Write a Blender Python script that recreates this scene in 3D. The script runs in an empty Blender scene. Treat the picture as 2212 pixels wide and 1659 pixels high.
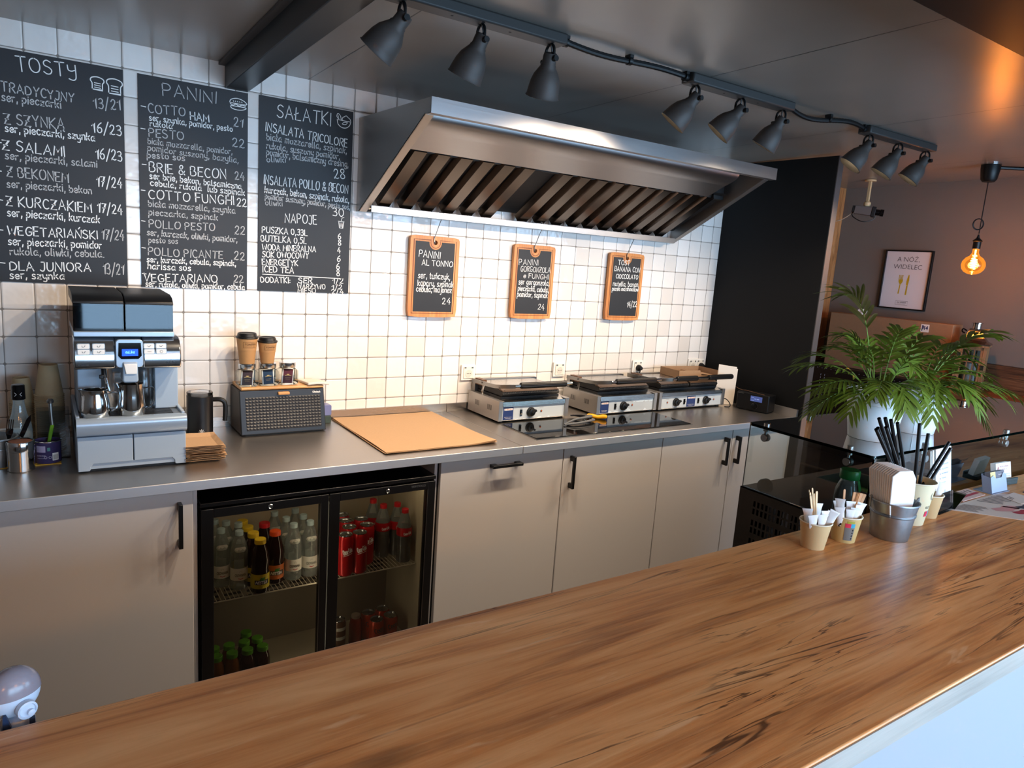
import bpy, bmesh, math, random
from mathutils import Vector, Matrix, Euler
random.seed(7)
S = bpy.context.scene
COL = S.collection
PI = math.pi

# ------------------------------------------------------------------ camera
R3 = ((0.831918, -0.550452, 0.070106), (-0.037655, -0.182049, -0.982568), (0.55362, 0.814776, -0.172177))
cam_data = bpy.data.cameras.new('camera')
cam_data.sensor_width = 36.0
cam_data.lens = 1524.8134744 * 36.0 / 2212.0
cam_data.clip_start = 0.02
cam = bpy.data.objects.new('camera', cam_data)
COL.objects.link(cam)
cam.matrix_world = Matrix((
    (R3[0][0], -R3[1][0], -R3[2][0], 0.01066),
    (R3[0][1], -R3[1][1], -R3[2][1], -3.132214),
    (R3[0][2], -R3[1][2], -R3[2][2], 1.689604),
    (0, 0, 0, 1)))
S.camera = cam

# ------------------------------------------------------------------ world, daylight, exposure
S.view_settings.view_transform = 'Standard'
S.view_settings.look = 'None'
S.view_settings.gamma = 1.0
S.view_settings.use_curve_mapping = False
S.view_settings.exposure = 0.92
world = bpy.data.worlds.new('daylight')
S.world = world
world.use_nodes = True
wb = world.node_tree.nodes['Background']
wb.inputs['Color'].default_value = (0.50, 0.70, 1.0, 1)
wb.inputs['Strength'].default_value = 0.35


def area(name, loc, rot, sx, sy, power, color):
    l = bpy.data.lights.new(name, 'AREA')
    l.shape = 'RECTANGLE'; l.size = sx; l.size_y = sy
    l.energy = power; l.color = color
    o = bpy.data.objects.new(name, l); COL.objects.link(o)
    o.location = loc; o.rotation_euler = rot
    return o


DAY = (0.44, 0.71, 1.0)
# sky light outside the shop window behind the camera
# daylight through the glazed side of the guest area
area('side_daylight', (5.35, -4.45, 1.30), (PI / 2, 0, PI / 2), 1.7, 1.8, 55, DAY)
area('window_daylight', (2.45, -5.75, 1.30), (PI / 2, 0, 0), 4.2, 1.75, 165, DAY)
GUEST_W = 11.0
GUEST_C = (1.0, 0.62, 0.34)
SPOT_W = 21.0
SPOT_C = (1.0, 0.78, 0.56)


# ------------------------------------------------------------------ materials
def lin(h):
    if isinstance(h, (tuple, list)):
        return (h[0], h[1], h[2], 1)
    c = [int(h[i:i + 2], 16) / 255 for i in (0, 2, 4)]
    return tuple(x / 12.92 if x <= .04045 else ((x + .055) / 1.055) ** 2.4 for x in c) + (1,)


MATS = {}


def mat(name, color='808080', rough=0.5, metal=0.0, spec=0.5, emit=None, estr=0.0, trans=0.0, ior=1.45, noise=0.0, nscale=40, bump=0.0, coat=0.0, alpha=None):
    if name in MATS:
        return MATS[name]
    m = bpy.data.materials.new(name); m.use_nodes = True
    nt = m.node_tree; b = nt.nodes['Principled BSDF']
    b.inputs['Base Color'].default_value = lin(color)
    b.inputs['Roughness'].default_value = rough
    b.inputs['Metallic'].default_value = metal
    b.inputs['Specular IOR Level'].default_value = spec
    b.inputs['Transmission Weight'].default_value = trans
    b.inputs['IOR'].default_value = ior
    b.inputs['Coat Weight'].default_value = coat
    if emit:
        b.inputs['Emission Color'].default_value = lin(emit)
        b.inputs['Emission Strength'].default_value = estr
    if noise or bump:
        tc = nt.nodes.new('ShaderNodeTexCoord')
        n = nt.nodes.new('ShaderNodeTexNoise'); n.inputs['Scale'].default_value = nscale
        n.inputs['Detail'].default_value = 4
        nt.links.new(tc.outputs['Object'], n.inputs['Vector'])
        if noise:
            c = lin(color)
            r = nt.nodes.new('ShaderNodeMix'); r.data_type = 'RGBA'
            r.inputs[6].default_value = tuple(x * (1 - noise) for x in c[:3]) + (1,)
            r.inputs[7].default_value = tuple(min(1, x * (1 + noise)) for x in c[:3]) + (1,)
            nt.links.new(n.outputs['Fac'], r.inputs[0])
            nt.links.new(r.outputs[2], b.inputs['Base Color'])
        if bump:
            bp = nt.nodes.new('ShaderNodeBump'); bp.inputs['Strength'].default_value = bump
            bp.inputs['Distance'].default_value = 0.002
            nt.links.new(n.outputs['Fac'], bp.inputs['Height'])
            nt.links.new(bp.outputs['Normal'], b.inputs['Normal'])
    MATS[name] = m
    return m


def nn(nt, t, **k):
    n = nt.nodes.new(t)
    for a, v in k.items():
        setattr(n, a, v)
    return n


def mathn(nt, op, a, b=None, c=None, clamp=False):
    n = nt.nodes.new('ShaderNodeMath'); n.operation = op; n.use_clamp = clamp
    for i, x in enumerate((a, b, c)):
        if x is None: continue
        if isinstance(x, (int, float)): n.inputs[i].default_value = x
        else: nt.links.new(x, n.inputs[i])
    return n.outputs[0]


def mixc(nt, fac, a, b):
    n = nt.nodes.new('ShaderNodeMix'); n.data_type = 'RGBA'
    for i, x in ((0, fac), (6, a), (7, b)):
        if isinstance(x, (int, float)): n.inputs[i].default_value = x
        elif isinstance(x, tuple): n.inputs[i].default_value = x
        else: nt.links.new(x, n.inputs[i])
    return n.outputs[2]


def glass_mat(name, tint=(0.92, 0.97, 0.95), rough=0.0, ior=1.45, refl=1.0, glow=None, haze=0.0):
    """thin clear sheet: transparent plus fresnel gloss"""
    m = bpy.data.materials.new(name); m.use_nodes = True
    nt = m.node_tree; nt.nodes.clear()
    out = nn(nt, 'ShaderNodeOutputMaterial')
    t = nn(nt, 'ShaderNodeBsdfTransparent'); t.inputs[0].default_value = tint + (1,)
    g = nn(nt, 'ShaderNodeBsdfGlossy'); g.inputs['Roughness'].default_value = rough
    f = nn(nt, 'ShaderNodeFresnel'); f.inputs[0].default_value = ior
    mx = nn(nt, 'ShaderNodeMixShader')
    nt.links.new(mathn(nt, 'MULTIPLY', f.outputs[0], refl), mx.inputs[0])
    nt.links.new(t.outputs[0], mx.inputs[1]); nt.links.new(g.outputs[0], mx.inputs[2])
    if haze:
        df = nn(nt, 'ShaderNodeBsdfTranslucent'); df.inputs[0].default_value = (.75, .84, .84, 1)
        d2 = nn(nt, 'ShaderNodeBsdfDiffuse'); d2.inputs[0].default_value = (.75, .84, .84, 1)
        hm = nn(nt, 'ShaderNodeMixShader'); hm.inputs[0].default_value = .5
        nt.links.new(df.outputs[0], hm.inputs[1]); nt.links.new(d2.outputs[0], hm.inputs[2])
        m2 = nn(nt, 'ShaderNodeMixShader'); m2.inputs[0].default_value = haze
        nt.links.new(mx.outputs[0], m2.inputs[1]); nt.links.new(hm.outputs[0], m2.inputs[2]); mx = m2
    if glow:   # the lit coating of a lamp glass
        e = nn(nt, 'ShaderNodeEmission'); e.inputs[0].default_value = glow[0] + (1,); e.inputs[1].default_value = glow[1]
        ad = nn(nt, 'ShaderNodeAddShader'); nt.links.new(mx.outputs[0], ad.inputs[0]); nt.links.new(e.outputs[0], ad.inputs[1])
        nt.links.new(ad.outputs[0], out.inputs[0])
    else:
        nt.links.new(mx.outputs[0], out.inputs[0])
    MATS[name] = m
    return m


def tile_mat():
    m = bpy.data.materials.new('glazed_tiles'); m.use_nodes = True
    nt = m.node_tree; b = nt.nodes['Principled BSDF']
    tc = nn(nt, 'ShaderNodeTexCoord'); sp = nn(nt, 'ShaderNodeSeparateXYZ')
    nt.links.new(tc.outputs['Object'], sp.inputs[0])
    wob = nn(nt, 'ShaderNodeTexNoise'); wob.inputs['Scale'].default_value = 9
    nt.links.new(tc.outputs['Object'], wob.inputs['Vector'])
    wv = mathn(nt, 'MULTIPLY', mathn(nt, 'SUBTRACT', wob.outputs['Fac'], .5), .03)
    tx = mathn(nt, 'ADD', mathn(nt, 'MULTIPLY', sp.outputs[0], 10.0), wv)
    tz = mathn(nt, 'ADD', mathn(nt, 'MULTIPLY', mathn(nt, 'SUBTRACT', sp.outputs[2], 2.288), 10.0), wv)
    fx, fz = mathn(nt, 'FRACT', tx), mathn(nt, 'FRACT', tz)
    ax = mathn(nt, 'ABSOLUTE', mathn(nt, 'SUBTRACT', fx, .5))
    az = mathn(nt, 'ABSOLUTE', mathn(nt, 'SUBTRACT', fz, .5))
    # rounded square distance: corner radius r
    r = 0.07; hs = 0.488
    qx = mathn(nt, 'MAXIMUM', mathn(nt, 'SUBTRACT', ax, hs - r), 0.0)
    qz = mathn(nt, 'MAXIMUM', mathn(nt, 'SUBTRACT', az, hs - r), 0.0)
    d = mathn(nt, 'SUBTRACT', mathn(nt, 'SQRT', mathn(nt, 'ADD', mathn(nt, 'MULTIPLY', qx, qx), mathn(nt, 'MULTIPLY', qz, qz))), r)
    gm = nn(nt, 'ShaderNodeMapRange'); gm.inputs[1].default_value = -0.012; gm.inputs[2].default_value = 0.004
    nt.links.new(d, gm.inputs[0])
    grout = gm.outputs[0]
    cell = nn(nt, 'ShaderNodeCombineXYZ')
    nt.links.new(mathn(nt, 'FLOOR', tx), cell.inputs[0]); nt.links.new(mathn(nt, 'FLOOR', tz), cell.inputs[1])
    wn = nn(nt, 'ShaderNodeTexWhiteNoise'); nt.links.new(cell.outputs[0], wn.inputs['Vector'])
    tcol = mixc(nt, wn.outputs['Value'], lin('d9d2cb'), lin('ece8e4'))
    col = mixc(nt, grout, tcol, lin('7d766f'))
    nt.links.new(col, b.inputs['Base Color'])
    rg = mathn(nt, 'ADD', mathn(nt, 'MULTIPLY', grout, .6), .13)
    nt.links.new(rg, b.inputs['Roughness'])
    b.inputs['Specular IOR Level'].default_value = 0.55
    # relief: pillowed edge, hand made waviness, small tilt of every tile
    ed = nn(nt, 'ShaderNodeMapRange'); ed.interpolation_type = 'SMOOTHSTEP'
    ed.inputs[1].default_value = 0.006; ed.inputs[2].default_value = -0.05; ed.inputs[3].default_value = 0; ed.inputs[4].default_value = 1
    nt.links.new(d, ed.inputs[0])
    wv2 = nn(nt, 'ShaderNodeTexNoise'); wv2.inputs['Scale'].default_value = 17; wv2.inputs['Detail'].default_value = 2
    off = nn(nt, 'ShaderNodeVectorMath'); off.operation = 'ADD'
    sc = nn(nt, 'ShaderNodeVectorMath'); sc.operation = 'SCALE'; sc.inputs[3].default_value = 5
    nt.links.new(wn.outputs['Color'], sc.inputs[0])
    nt.links.new(tc.outputs['Object'], off.inputs[0]); nt.links.new(sc.outputs[0], off.inputs[1])
    nt.links.new(off.outputs[0], wv2.inputs['Vector'])
    wc = nn(nt, 'ShaderNodeSeparateColor'); nt.links.new(wn.outputs['Color'], wc.inputs[0])
    tilt = mathn(nt, 'ADD', mathn(nt, 'MULTIPLY', mathn(nt, 'SUBTRACT', wc.outputs[0], .5), fx), mathn(nt, 'MULTIPLY', mathn(nt, 'SUBTRACT', wc.outputs[1], .5), fz))
    h = mathn(nt, 'ADD', mathn(nt, 'MULTIPLY', ed.outputs[0], .0013), mathn(nt, 'ADD', mathn(nt, 'MULTIPLY', wv2.outputs['Fac'], .0022), mathn(nt, 'MULTIPLY', tilt, .0028)))
    bp = nn(nt, 'ShaderNodeBump'); bp.inputs['Strength'].default_value = 1.0; bp.inputs['Distance'].default_value = 1.0
    nt.links.new(h, bp.inputs['Height']); nt.links.new(bp.outputs[0], b.inputs['Normal'])
    MATS['tile'] = m
    return m


def wood_mat(name, dark, mid, light, axis=0, scale=1.0, rough=0.4, spec=0.5, knots=True, bump=0.15, planks=0.0):
    m = bpy.data.materials.new(name); m.use_nodes = True
    nt = m.node_tree; b = nt.nodes['Principled BSDF']
    tc = nn(nt, 'ShaderNodeTexCoord')

    def nz(sc, along, detail=6, dist=0.0, rough_=.6):
        mp = nn(nt, 'ShaderNodeMapping')
        v = [sc * scale] * 3; v[axis] = along * scale
        mp.inputs['Scale'].default_value = v
        nt.links.new(tc.outputs['Object'], mp.inputs[0])
        n = nn(nt, 'ShaderNodeTexNoise'); n.inputs['Scale'].default_value = 1; n.inputs['Detail'].default_value = detail
        n.inputs['Distortion'].default_value = dist; n.inputs['Roughness'].default_value = rough_
        nt.links.new(mp.outputs[0], n.inputs['Vector'])
        return n.outputs['Fac']
    broad = nz(6, .9, 3, .6)
    mid_n = nz(22, 1.6, 5, 1.2)
    fine = nz(150, 5, 6, .3, .7)
    streak = nz(60, 1.2, 4, .6)
    f1 = mathn(nt, 'ADD', mathn(nt, 'MULTIPLY', broad, .55), mathn(nt, 'MULTIPLY', mid_n, .45))
    cr = nn(nt, 'ShaderNodeValToRGB')
    e = cr.color_ramp.elements
    e[0].position = .37; e[0].color = lin(dark); e[1].position = .63; e[1].color = lin(light)
    k = e.new(.5); k.color = lin(mid)
    nt.links.new(f1, cr.inputs[0])
    c = cr.outputs[0]
    fm = nn(nt, 'ShaderNodeMapRange'); fm.inputs[1].default_value = .40; fm.inputs[2].default_value = .64
    nt.links.new(fine, fm.inputs[0])
    c = mixc(nt, mathn(nt, 'MULTIPLY', fm.outputs[0], .35), c, lin(light))
    sm = nn(nt, 'ShaderNodeMapRange'); sm.inputs[1].default_value = .60; sm.inputs[2].default_value = .70
    nt.links.new(streak, sm.inputs[0])
    c = mixc(nt, mathn(nt, 'MULTIPLY', sm.outputs[0], .5), c, lin(dark))
    if knots:
        mp = nn(nt, 'ShaderNodeMapping'); v = [4.6 * scale] * 3; v[axis] = 1.9 * scale; mp.inputs['Scale'].default_value = v
        nt.links.new(tc.outputs['Object'], mp.inputs[0])
        vo = nn(nt, 'ShaderNodeTexVoronoi'); vo.inputs['Scale'].default_value = 1.0
        nt.links.new(mp.outputs[0], vo.inputs['Vector'])
        km = nn(nt, 'ShaderNodeMapRange'); km.inputs[1].default_value = .13; km.inputs[2].default_value = .02
        dn = mathn(nt, 'ADD', vo.outputs['Distance'], mathn(nt, 'MULTIPLY', mid_n, .12))
        dn = mathn(nt, 'SUBTRACT', dn, .05)
        nt.links.new(dn, km.inputs[0])
        c = mixc(nt, mathn(nt, 'MULTIPLY', km.outputs[0], .85, clamp=True), c, lin('3a1f12'))
        # fine dark checks that follow the grain, and pale scuffs
        ck = nz(13, .55, 4, 1.4)
        cm = nn(nt, 'ShaderNodeMapRange'); cm.inputs[1].default_value = .010; cm.inputs[2].default_value = .003
        nt.links.new(mathn(nt, 'ABSOLUTE', mathn(nt, 'SUBTRACT', ck, .5)), cm.inputs[0])
        pm = nn(nt, 'ShaderNodeMapRange'); pm.inputs[1].default_value = .50; pm.inputs[2].default_value = .60
        nt.links.new(nz(5, 1.7, 2), pm.inputs[0])
        c = mixc(nt, mathn(nt, 'MULTIPLY', mathn(nt, 'MULTIPLY', cm.outputs[0], pm.outputs[0]), .8), c, lin('3c2010'))
        sk = nn(nt, 'ShaderNodeMapRange'); sk.inputs[1].default_value = .64; sk.inputs[2].default_value = .72
        nt.links.new(nz(38, 4.5, 3, 1.0), sk.inputs[0])
        c = mixc(nt, mathn(nt, 'MULTIPLY', sk.outputs[0], .45), c, lin('f3cfa0'))
    if planks:
        sp = nn(nt, 'ShaderNodeSeparateXYZ'); nt.links.new(tc.outputs['Object'], sp.inputs[0])
        fr = mathn(nt, 'FRACT', mathn(nt, 'DIVIDE', sp.outputs[2], planks))
        c = mixc(nt, mathn(nt, 'LESS_THAN', fr, .03), c, lin('1a0f08'))
    nt.links.new(c, b.inputs['Base Color'])
    b.inputs['Roughness'].default_value = rough
    b.inputs['Specular IOR Level'].default_value = spec
    if bump:
        bp = nn(nt, 'ShaderNodeBump'); bp.inputs['Strength'].default_value = bump; bp.inputs['Distance'].default_value = .002
        nt.links.new(fine, bp.inputs['Height']); nt.links.new(bp.outputs[0], b.inputs['Normal'])
    MATS[name] = m
    return m


def steel_mat(name, color='b8b4ae', rough=.28, axis=0, var=.10, metal=1.0):
    m = bpy.data.materials.new(name); m.use_nodes = True
    nt = m.node_tree; b = nt.nodes['Principled BSDF']
    tc = nn(nt, 'ShaderNodeTexCoord'); mp = nn(nt, 'ShaderNodeMapping')
    v = [400.0] * 3; v[axis] = 4.0; mp.inputs['Scale'].default_value = v
    nt.links.new(tc.outputs['Object'], mp.inputs[0])
    n = nn(nt, 'ShaderNodeTexNoise'); n.inputs['Scale'].default_value = 1; n.inputs['Detail'].default_value = 3
    nt.links.new(mp.outputs[0], n.inputs['Vector'])
    b.inputs['Base Color'].default_value = lin(color); b.inputs['Metallic'].default_value = metal
    nt.links.new(mathn(nt, 'ADD', mathn(nt, 'MULTIPLY', n.outputs['Fac'], var), rough - var / 2), b.inputs['Roughness'])
    bp = nn(nt, 'ShaderNodeBump'); bp.inputs['Strength'].default_value = .06; bp.inputs['Distance'].default_value = .001
    nt.links.new(n.outputs['Fac'], bp.inputs['Height']); nt.links.new(bp.outputs[0], b.inputs['Normal'])
    MATS[name] = m
    return m


def ceiling_mat():
    m = bpy.data.materials.new('grey_ceiling_sheet'); m.use_nodes = True
    nt = m.node_tree; b = nt.nodes['Principled BSDF']
    tc = nn(nt, 'ShaderNodeTexCoord'); sp = nn(nt, 'ShaderNodeSeparateXYZ')
    nt.links.new(tc.outputs['Object'], sp.inputs[0])
    fr = mathn(nt, 'FRACT', mathn(nt, 'DIVIDE', mathn(nt, 'SUBTRACT', sp.outputs[0], 3.21 - 11.1), 1.11))
    seam = mathn(nt, 'LESS_THAN', fr, .004)
    n = nn(nt, 'ShaderNodeTexNoise'); n.inputs['Scale'].default_value = 3
    nt.links.new(tc.outputs['Object'], n.inputs['Vector'])
    c = mixc(nt, n.outputs['Fac'], lin('827c76'), lin('928c85'))
    nt.links.new(mixc(nt, seam, c, lin('2a2725')), b.inputs['Base Color'])
    b.inputs['Roughness'].default_value = .30
    b.inputs['Specular IOR Level'].default_value = .55
    bp = nn(nt, 'ShaderNodeBump'); bp.inputs['Strength'].default_value = .25; bp.inputs['Distance'].default_value = .004
    nt.links.new(n.outputs['Fac'], bp.inputs['Height']); nt.links.new(bp.outputs[0], b.inputs['Normal'])
    return m


TILE = tile_mat()
CEIL = ceiling_mat()
WOOD = wood_mat('counter_wood', '8a4c26', 'd69152', 'eeb87c', 0, 1.0, .33)
CLAD = wood_mat('cladding_wood', '7d4d2a', 'a8703f', 'c48d5a', 2, 1.4, .5, knots=True)
OLDW = wood_mat('old_plank_wood', '2c1a10', '5e3c25', '8a6244', 1, 1.6, .55, knots=False, planks=.07)
LEDGEW = wood_mat('ledge_wood', '5c2f1a', '81482a', '9a5f3a', 1, 1.0, .35, knots=False)
BOARDW = wood_mat('beech_wood', 'a9652f', 'c47d3e', 'd9985a', 2, 2.2, .45, knots=False)
LIDW = wood_mat('bamboo_wood', 'b27a44', 'cf9a5f', 'dfb27c', 0, 2.4, .4, knots=False)
LANTW = wood_mat('lantern_wood', '6b4427', '8d5f3a', 'a87a50', 2, 2.4, .55, knots=False)
EDGEW = wood_mat('counter_edge', '8f8a82', 'a9a49b', 'b9b4ab', 0, 1.2, .5, knots=False)
WTOP = steel_mat('worktop_steel', 'b3ada7', .36, 0, .12)
WEDGE = steel_mat('daylit_edge_steel', 'd6d8dc', .55, 0, .10)  # paler than the worktop steel: window light put into the edge colour
STEEL = steel_mat('brushed_steel', 'b9b5b0', .26, 0, .12)
HOODS = steel_mat('hood_steel', 'a5a3a4', .36, 0, .14)
STEELZ = steel_mat('brushed_steel_side', 'b5b1ad', .46, 1, .12)
FILTER = steel_mat('filter_steel', '655c55', .22, 1, .10)
CHROME = mat('polished_steel', 'c9c9c9', .10, 1.0)
DULLST = mat('dull_steel', '8f8d8a', .35, 1.0)
GALV = mat('galvanised_steel', 'a4a9ae', .38, 1.0, noise=.2, nscale=60)
BLACKP = mat('black_plastic', '08080a', .42)
BLACKM = mat('black_matt', '0b0b0c', .6)
BLACKG = mat('black_gloss', '08080a', .08)
BLACKPANEL = mat('black_panel', '0e0e0f', .7, noise=.25, nscale=300, spec=.3)
GREYCAP = mat('grey_panel_edge', '4b4645', .5)
CABW = mat('cabinet_white', 'c6c3c1', .42)
WHITEP = mat('white_panel', 'a8adb2', .35)
WHITE = mat('white_plastic', 'e9e6e0', .35)
PAPERW = mat('white_paper', 'f0eeea', .7)
KRAFT = mat('kraft_paper', 'b3906c', .75, noise=.08, nscale=120)
KRAFTC = mat('kraft_cup', 'ab7f50', .65, noise=.05, nscale=150)
CUPT = mat('cup_tan', 'c9a878', .6)
CARD = mat('cardboard', '98785a', .8, noise=.08, nscale=60)
CARDG = mat('cardboard_print', '8f8272', .8)
SLATE = mat('chalkboard', '1f2024', .55, noise=.15, nscale=8, bump=.1)
CHALK = mat('chalk', 'e6e6e4', .8)
CHALKF = mat('faded_chalk', 'b2b2b2', .8)
GREYW = mat('grey_wall_paint', '76706a', .75, noise=.04, nscale=5)
DARKTRACK = mat('track_paint', '363433', .5)
LAMPP = mat('lamp_paint', '3b3836', .55, bump=.05, nscale=400)
FLOORM = mat('floor_vinyl', '4a4039', .5, noise=.2, nscale=6)
BEAMM = mat('beam_paint', '151516', .38)
DBEAM = mat('dark_soffit', '1c1211', .30)
SILVER = mat('silver_plastic', '9fb0c2', .32, .35)
SILVERM = mat('silver_metal', 'c4c7ca', .16, 1.0)
LGREY = mat('light_grey_plastic', '9aabbc', .38)
SMOKE = glass_mat('smoked_plastic', (.22, .27, .34), .03, 1.45, 1.0)
GLASS = glass_mat('clear_glass', (.94, .98, .97), .0, 1.5)
GLASSF = glass_mat('front_display_glass', (.86, .94, .92), .0, 1.55, 2.2)
GLASSTOP = glass_mat('top_glass', (.62, .78, .74), .0, 1.7, 2.2)
DOORGLASS = glass_mat('cooler_glass', (.80, .77, .72), .0, 1.4)
BOTTLEG = glass_mat('clear_bottle', (.90, .95, .96), .05, 1.45, 1.4, None, .22)
PLASTICC = glass_mat('clear_plastic', (.88, .90, .92), .08, 1.45)
AMBER = glass_mat('amber_glass', (1.0, .66, .26), .02, 1.45, 1.0, ((1.0, .36, .05), .14))
GREENLEAF = mat('palm_leaf', '667a26', .42, noise=.4, nscale=12)
GREENLEAF.node_tree.nodes['Principled BSDF'].inputs['Subsurface Weight'].default_value = 0.0
SOIL = mat('soil', '20160f', .9)
FILAM = mat('filament', 'ffb050', .5, emit=(1.0, .42, .10), estr=26)
BULBW = mat('lit_bulb', 'fff0d8', .4, emit=(1.0, .78, .5), estr=12)
SCREENB = mat('blue_screen', '0a2cff', .3, emit=(.0, .06, 1.0), estr=.9)
SCREENT = mat('screen_text', '7fd8ff', .3, emit=(.2, .65, 1.0), estr=1.0)
SCREEND = mat('radio_screen', '1d2540', .2, emit=(.10, .14, .40), estr=.35)


# ------------------------------------------------------------------ mesh building
class MB:
    def __init__(s):
        s.v = []; s.f = []; s.mi = []; s.xf = None

    def add(s, vs, fs, mi=0):
        o = len(s.v)
        if s.xf is not None:
            vs = [s.xf @ Vector(v) for v in vs]
        s.v.extend(tuple(v) for v in vs)
        s.f.extend(tuple(o + i for i in f) for f in fs); s.mi.extend([mi] * len(fs))
        return s

    def box(s, x0, x1, y0, y1, z0, z1, mi=0):
        vs = [(x, y, z) for x in (x0, x1) for y in (y0, y1) for z in (z0, z1)]
        return s.add(vs, [(0, 1, 3, 2), (4, 6, 7, 5), (0, 4, 5, 1), (2, 3, 7, 6), (0, 2, 6, 4), (1, 5, 7, 3)], mi)

    def lathe(s, prof, n=24, c=(0, 0, 0), mi=0, cap=True, a0=0.0):
        vs = []; fs = []
        for r, z in prof:
            for i in range(n):
                a = a0 + 2 * PI * i / n
                vs.append((c[0] + r * math.cos(a), c[1] + r * math.sin(a), c[2] + z))
        for j in range(len(prof) - 1):
            for i in range(n):
                k = (i + 1) % n
                fs.append((j * n + i, j * n + k, (j + 1) * n + k, (j + 1) * n + i))
        if cap:
            if prof[0][0] > 1e-5: fs.append(tuple(range(n))[::-1])
            if prof[-1][0] > 1e-5: fs.append(tuple((len(prof) - 1) * n + i for i in range(n)))
        return s.add(vs, fs, mi)

    def tube(s, pts, r, n=8, mi=0, closed=False):
        pts = [Vector(p) for p in pts]; m = len(pts); vs = []; fs = []
        up = None
        for i, p in enumerate(pts):
            a = pts[i - 1] if (i > 0 or closed) else p
            b = pts[(i + 1) % m] if (i < m - 1 or closed) else p
            t = (b - a).normalized()
            if up is None:
                up = t.orthogonal().normalized()
            else:
                up = (up - t * up.dot(t))
                up = up.normalized() if up.length > 1e-6 else t.orthogonal().normalized()
            w = t.cross(up)
            rr = r[i] if isinstance(r, (list, tuple)) else r
            for k in range(n):
                an = 2 * PI * k / n
                vs.append(p + (up * math.cos(an) + w * math.sin(an)) * rr)
        for i in range(m if closed else m - 1):
            j = (i + 1) % m
            for k in range(n):
                l = (k + 1) % n
                fs.append((i * n + k, i * n + l, j * n + l, j * n + k))
        if not closed:
            fs.append(tuple(range(n))[::-1]); fs.append(tuple((m - 1) * n + k for k in range(n)))
        return s.add(vs, fs, mi)

    def prism(s, poly, axis, a, b, mi=0):
        """poly in the plane across axis: x->(y,z), y->(x,z), z->(x,y)"""
        def P(p, t):
            return (t, p[0], p[1]) if axis == 'x' else (p[0], t, p[1]) if axis == 'y' else (p[0], p[1], t)
        n = len(poly)
        vs = [P(p, a) for p in poly] + [P(p, b) for p in poly]
        fs = [tuple(range(n)), tuple(range(2 * n - 1, n - 1, -1))]
        fs += [(i, n + i, n + (i + 1) % n, (i + 1) % n) for i in range(n)]
        return s.add(vs, fs, mi)

    def sheet(s, grid, th=0.0, mi=0):
        """grid[i][j] of points, thickness th along z"""
        a = len(grid); b = len(grid[0])
        vs = [p for row in grid for p in row]
        fs = [(i * b + j, (i + 1) * b + j, (i + 1) * b + j + 1, i * b + j + 1) for i in range(a - 1) for j in range(b - 1)]
        if th:
            n = len(vs)
            vs = vs + [(p[0], p[1], p[2] - th) for p in vs]
            fs = fs + [tuple(n + i for i in f[::-1]) for f in fs]
            rim = [(0, j) for j in range(b)] + [(i, b - 1) for i in range(1, a)] + [(a - 1, j) for j in range(b - 2, -1, -1)] + [(i, 0) for i in range(a - 2, 0, -1)]
            ids = [i * b + j for i, j in rim]
            for k in range(len(ids)):
                p, q = ids[k], ids[(k + 1) % len(ids)]
                fs.append((p, q, n + q, n + p))
        return s.add(vs, fs, mi)

    def mesh(s, name, mats, off=(0, 0, 0), smooth=35, fix=True):
        me = bpy.data.meshes.new(name)
        o = Vector(off)
        me.from_pydata([Vector(v) - o for v in s.v], [], s.f)
        if not isinstance(mats, (list, tuple)): mats = [mats]
        for m in mats: me.materials.append(m)
        me.polygons.foreach_set('material_index', s.mi)
        if fix:
            bm = bmesh.new(); bm.from_mesh(me)
            bmesh.ops.recalc_face_normals(bm, faces=bm.faces)
            bm.to_mesh(me); bm.free()
        if smooth:
            me.polygons.foreach_set('use_smooth', [True] * len(me.polygons))
            me.set_sharp_from_angle(angle=math.radians(smooth))
        me.update()
        return me


ORG = {}


def root_of(o):
    while o.parent: o = o.parent
    return o


def put(name, mb, mats, parent=None, bev=0, seg=2, smooth=35, local=False, fix=True, label=None, off=None):
    if off is None:
        off = (0, 0, 0)
        if parent is not None and not local:
            off = ORG[root_of(parent).name]
    me = mb.mesh(name, mats, off, smooth, fix)
    o = bpy.data.objects.new(name, me); COL.objects.link(o)
    if parent: o.parent = parent
    if bev:
        b = o.modifiers.new('edge', 'BEVEL'); b.width = bev; b.segments = seg; b.limit_method = 'ANGLE'; b.angle_limit = math.radians(40)
    if label: o['label'] = label
    return o


def tag(o, label, cat, group=None):
    o['label'] = label; o['category'] = cat
    if group: o['group'] = group
    return o


def thing(name, label, cat, loc=(0, 0, 0), rz=0.0, group=None):
    o = bpy.data.objects.new(name, None); COL.objects.link(o)
    o.empty_display_size = .02
    o.location = loc; o.rotation_euler = (0, 0, rz)
    ORG[o.name] = loc
    return tag(o, label, cat, group)


def solo(name, mb, mats, label, cat, loc=(0, 0, 0), group=None, bev=0, seg=2, smooth=35, local=False, rz=0.0, fix=True):
    """a thing that is one mesh; coordinates in mb are world unless local"""
    o = put(name, mb, mats, None, bev, seg, smooth, off=(0, 0, 0) if local else loc, fix=fix)
    o.location = loc; o.rotation_euler = (0, 0, rz)
    ORG[o.name] = loc
    return tag(o, label, cat, group)


def struct(name, mb, mats, bev=0, smooth=35):
    o = put(name, mb, mats, None, bev, smooth=smooth); o['kind'] = 'structure'
    ORG[o.name] = (0, 0, 0)
    return o


def dup(root, loc, rz=None, label=None, group=None):
    r = root.copy(); COL.objects.link(r); r.location = loc
    if rz is not None: r.rotation_euler = (0, 0, rz)
    if label: r['label'] = label
    if group: r['group'] = group
    for ch in list(root.children):
        c = ch.copy(); COL.objects.link(c); c.parent = r
        for g in list(ch.children):
            d = g.copy(); COL.objects.link(d); d.parent = c
    return r


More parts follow.
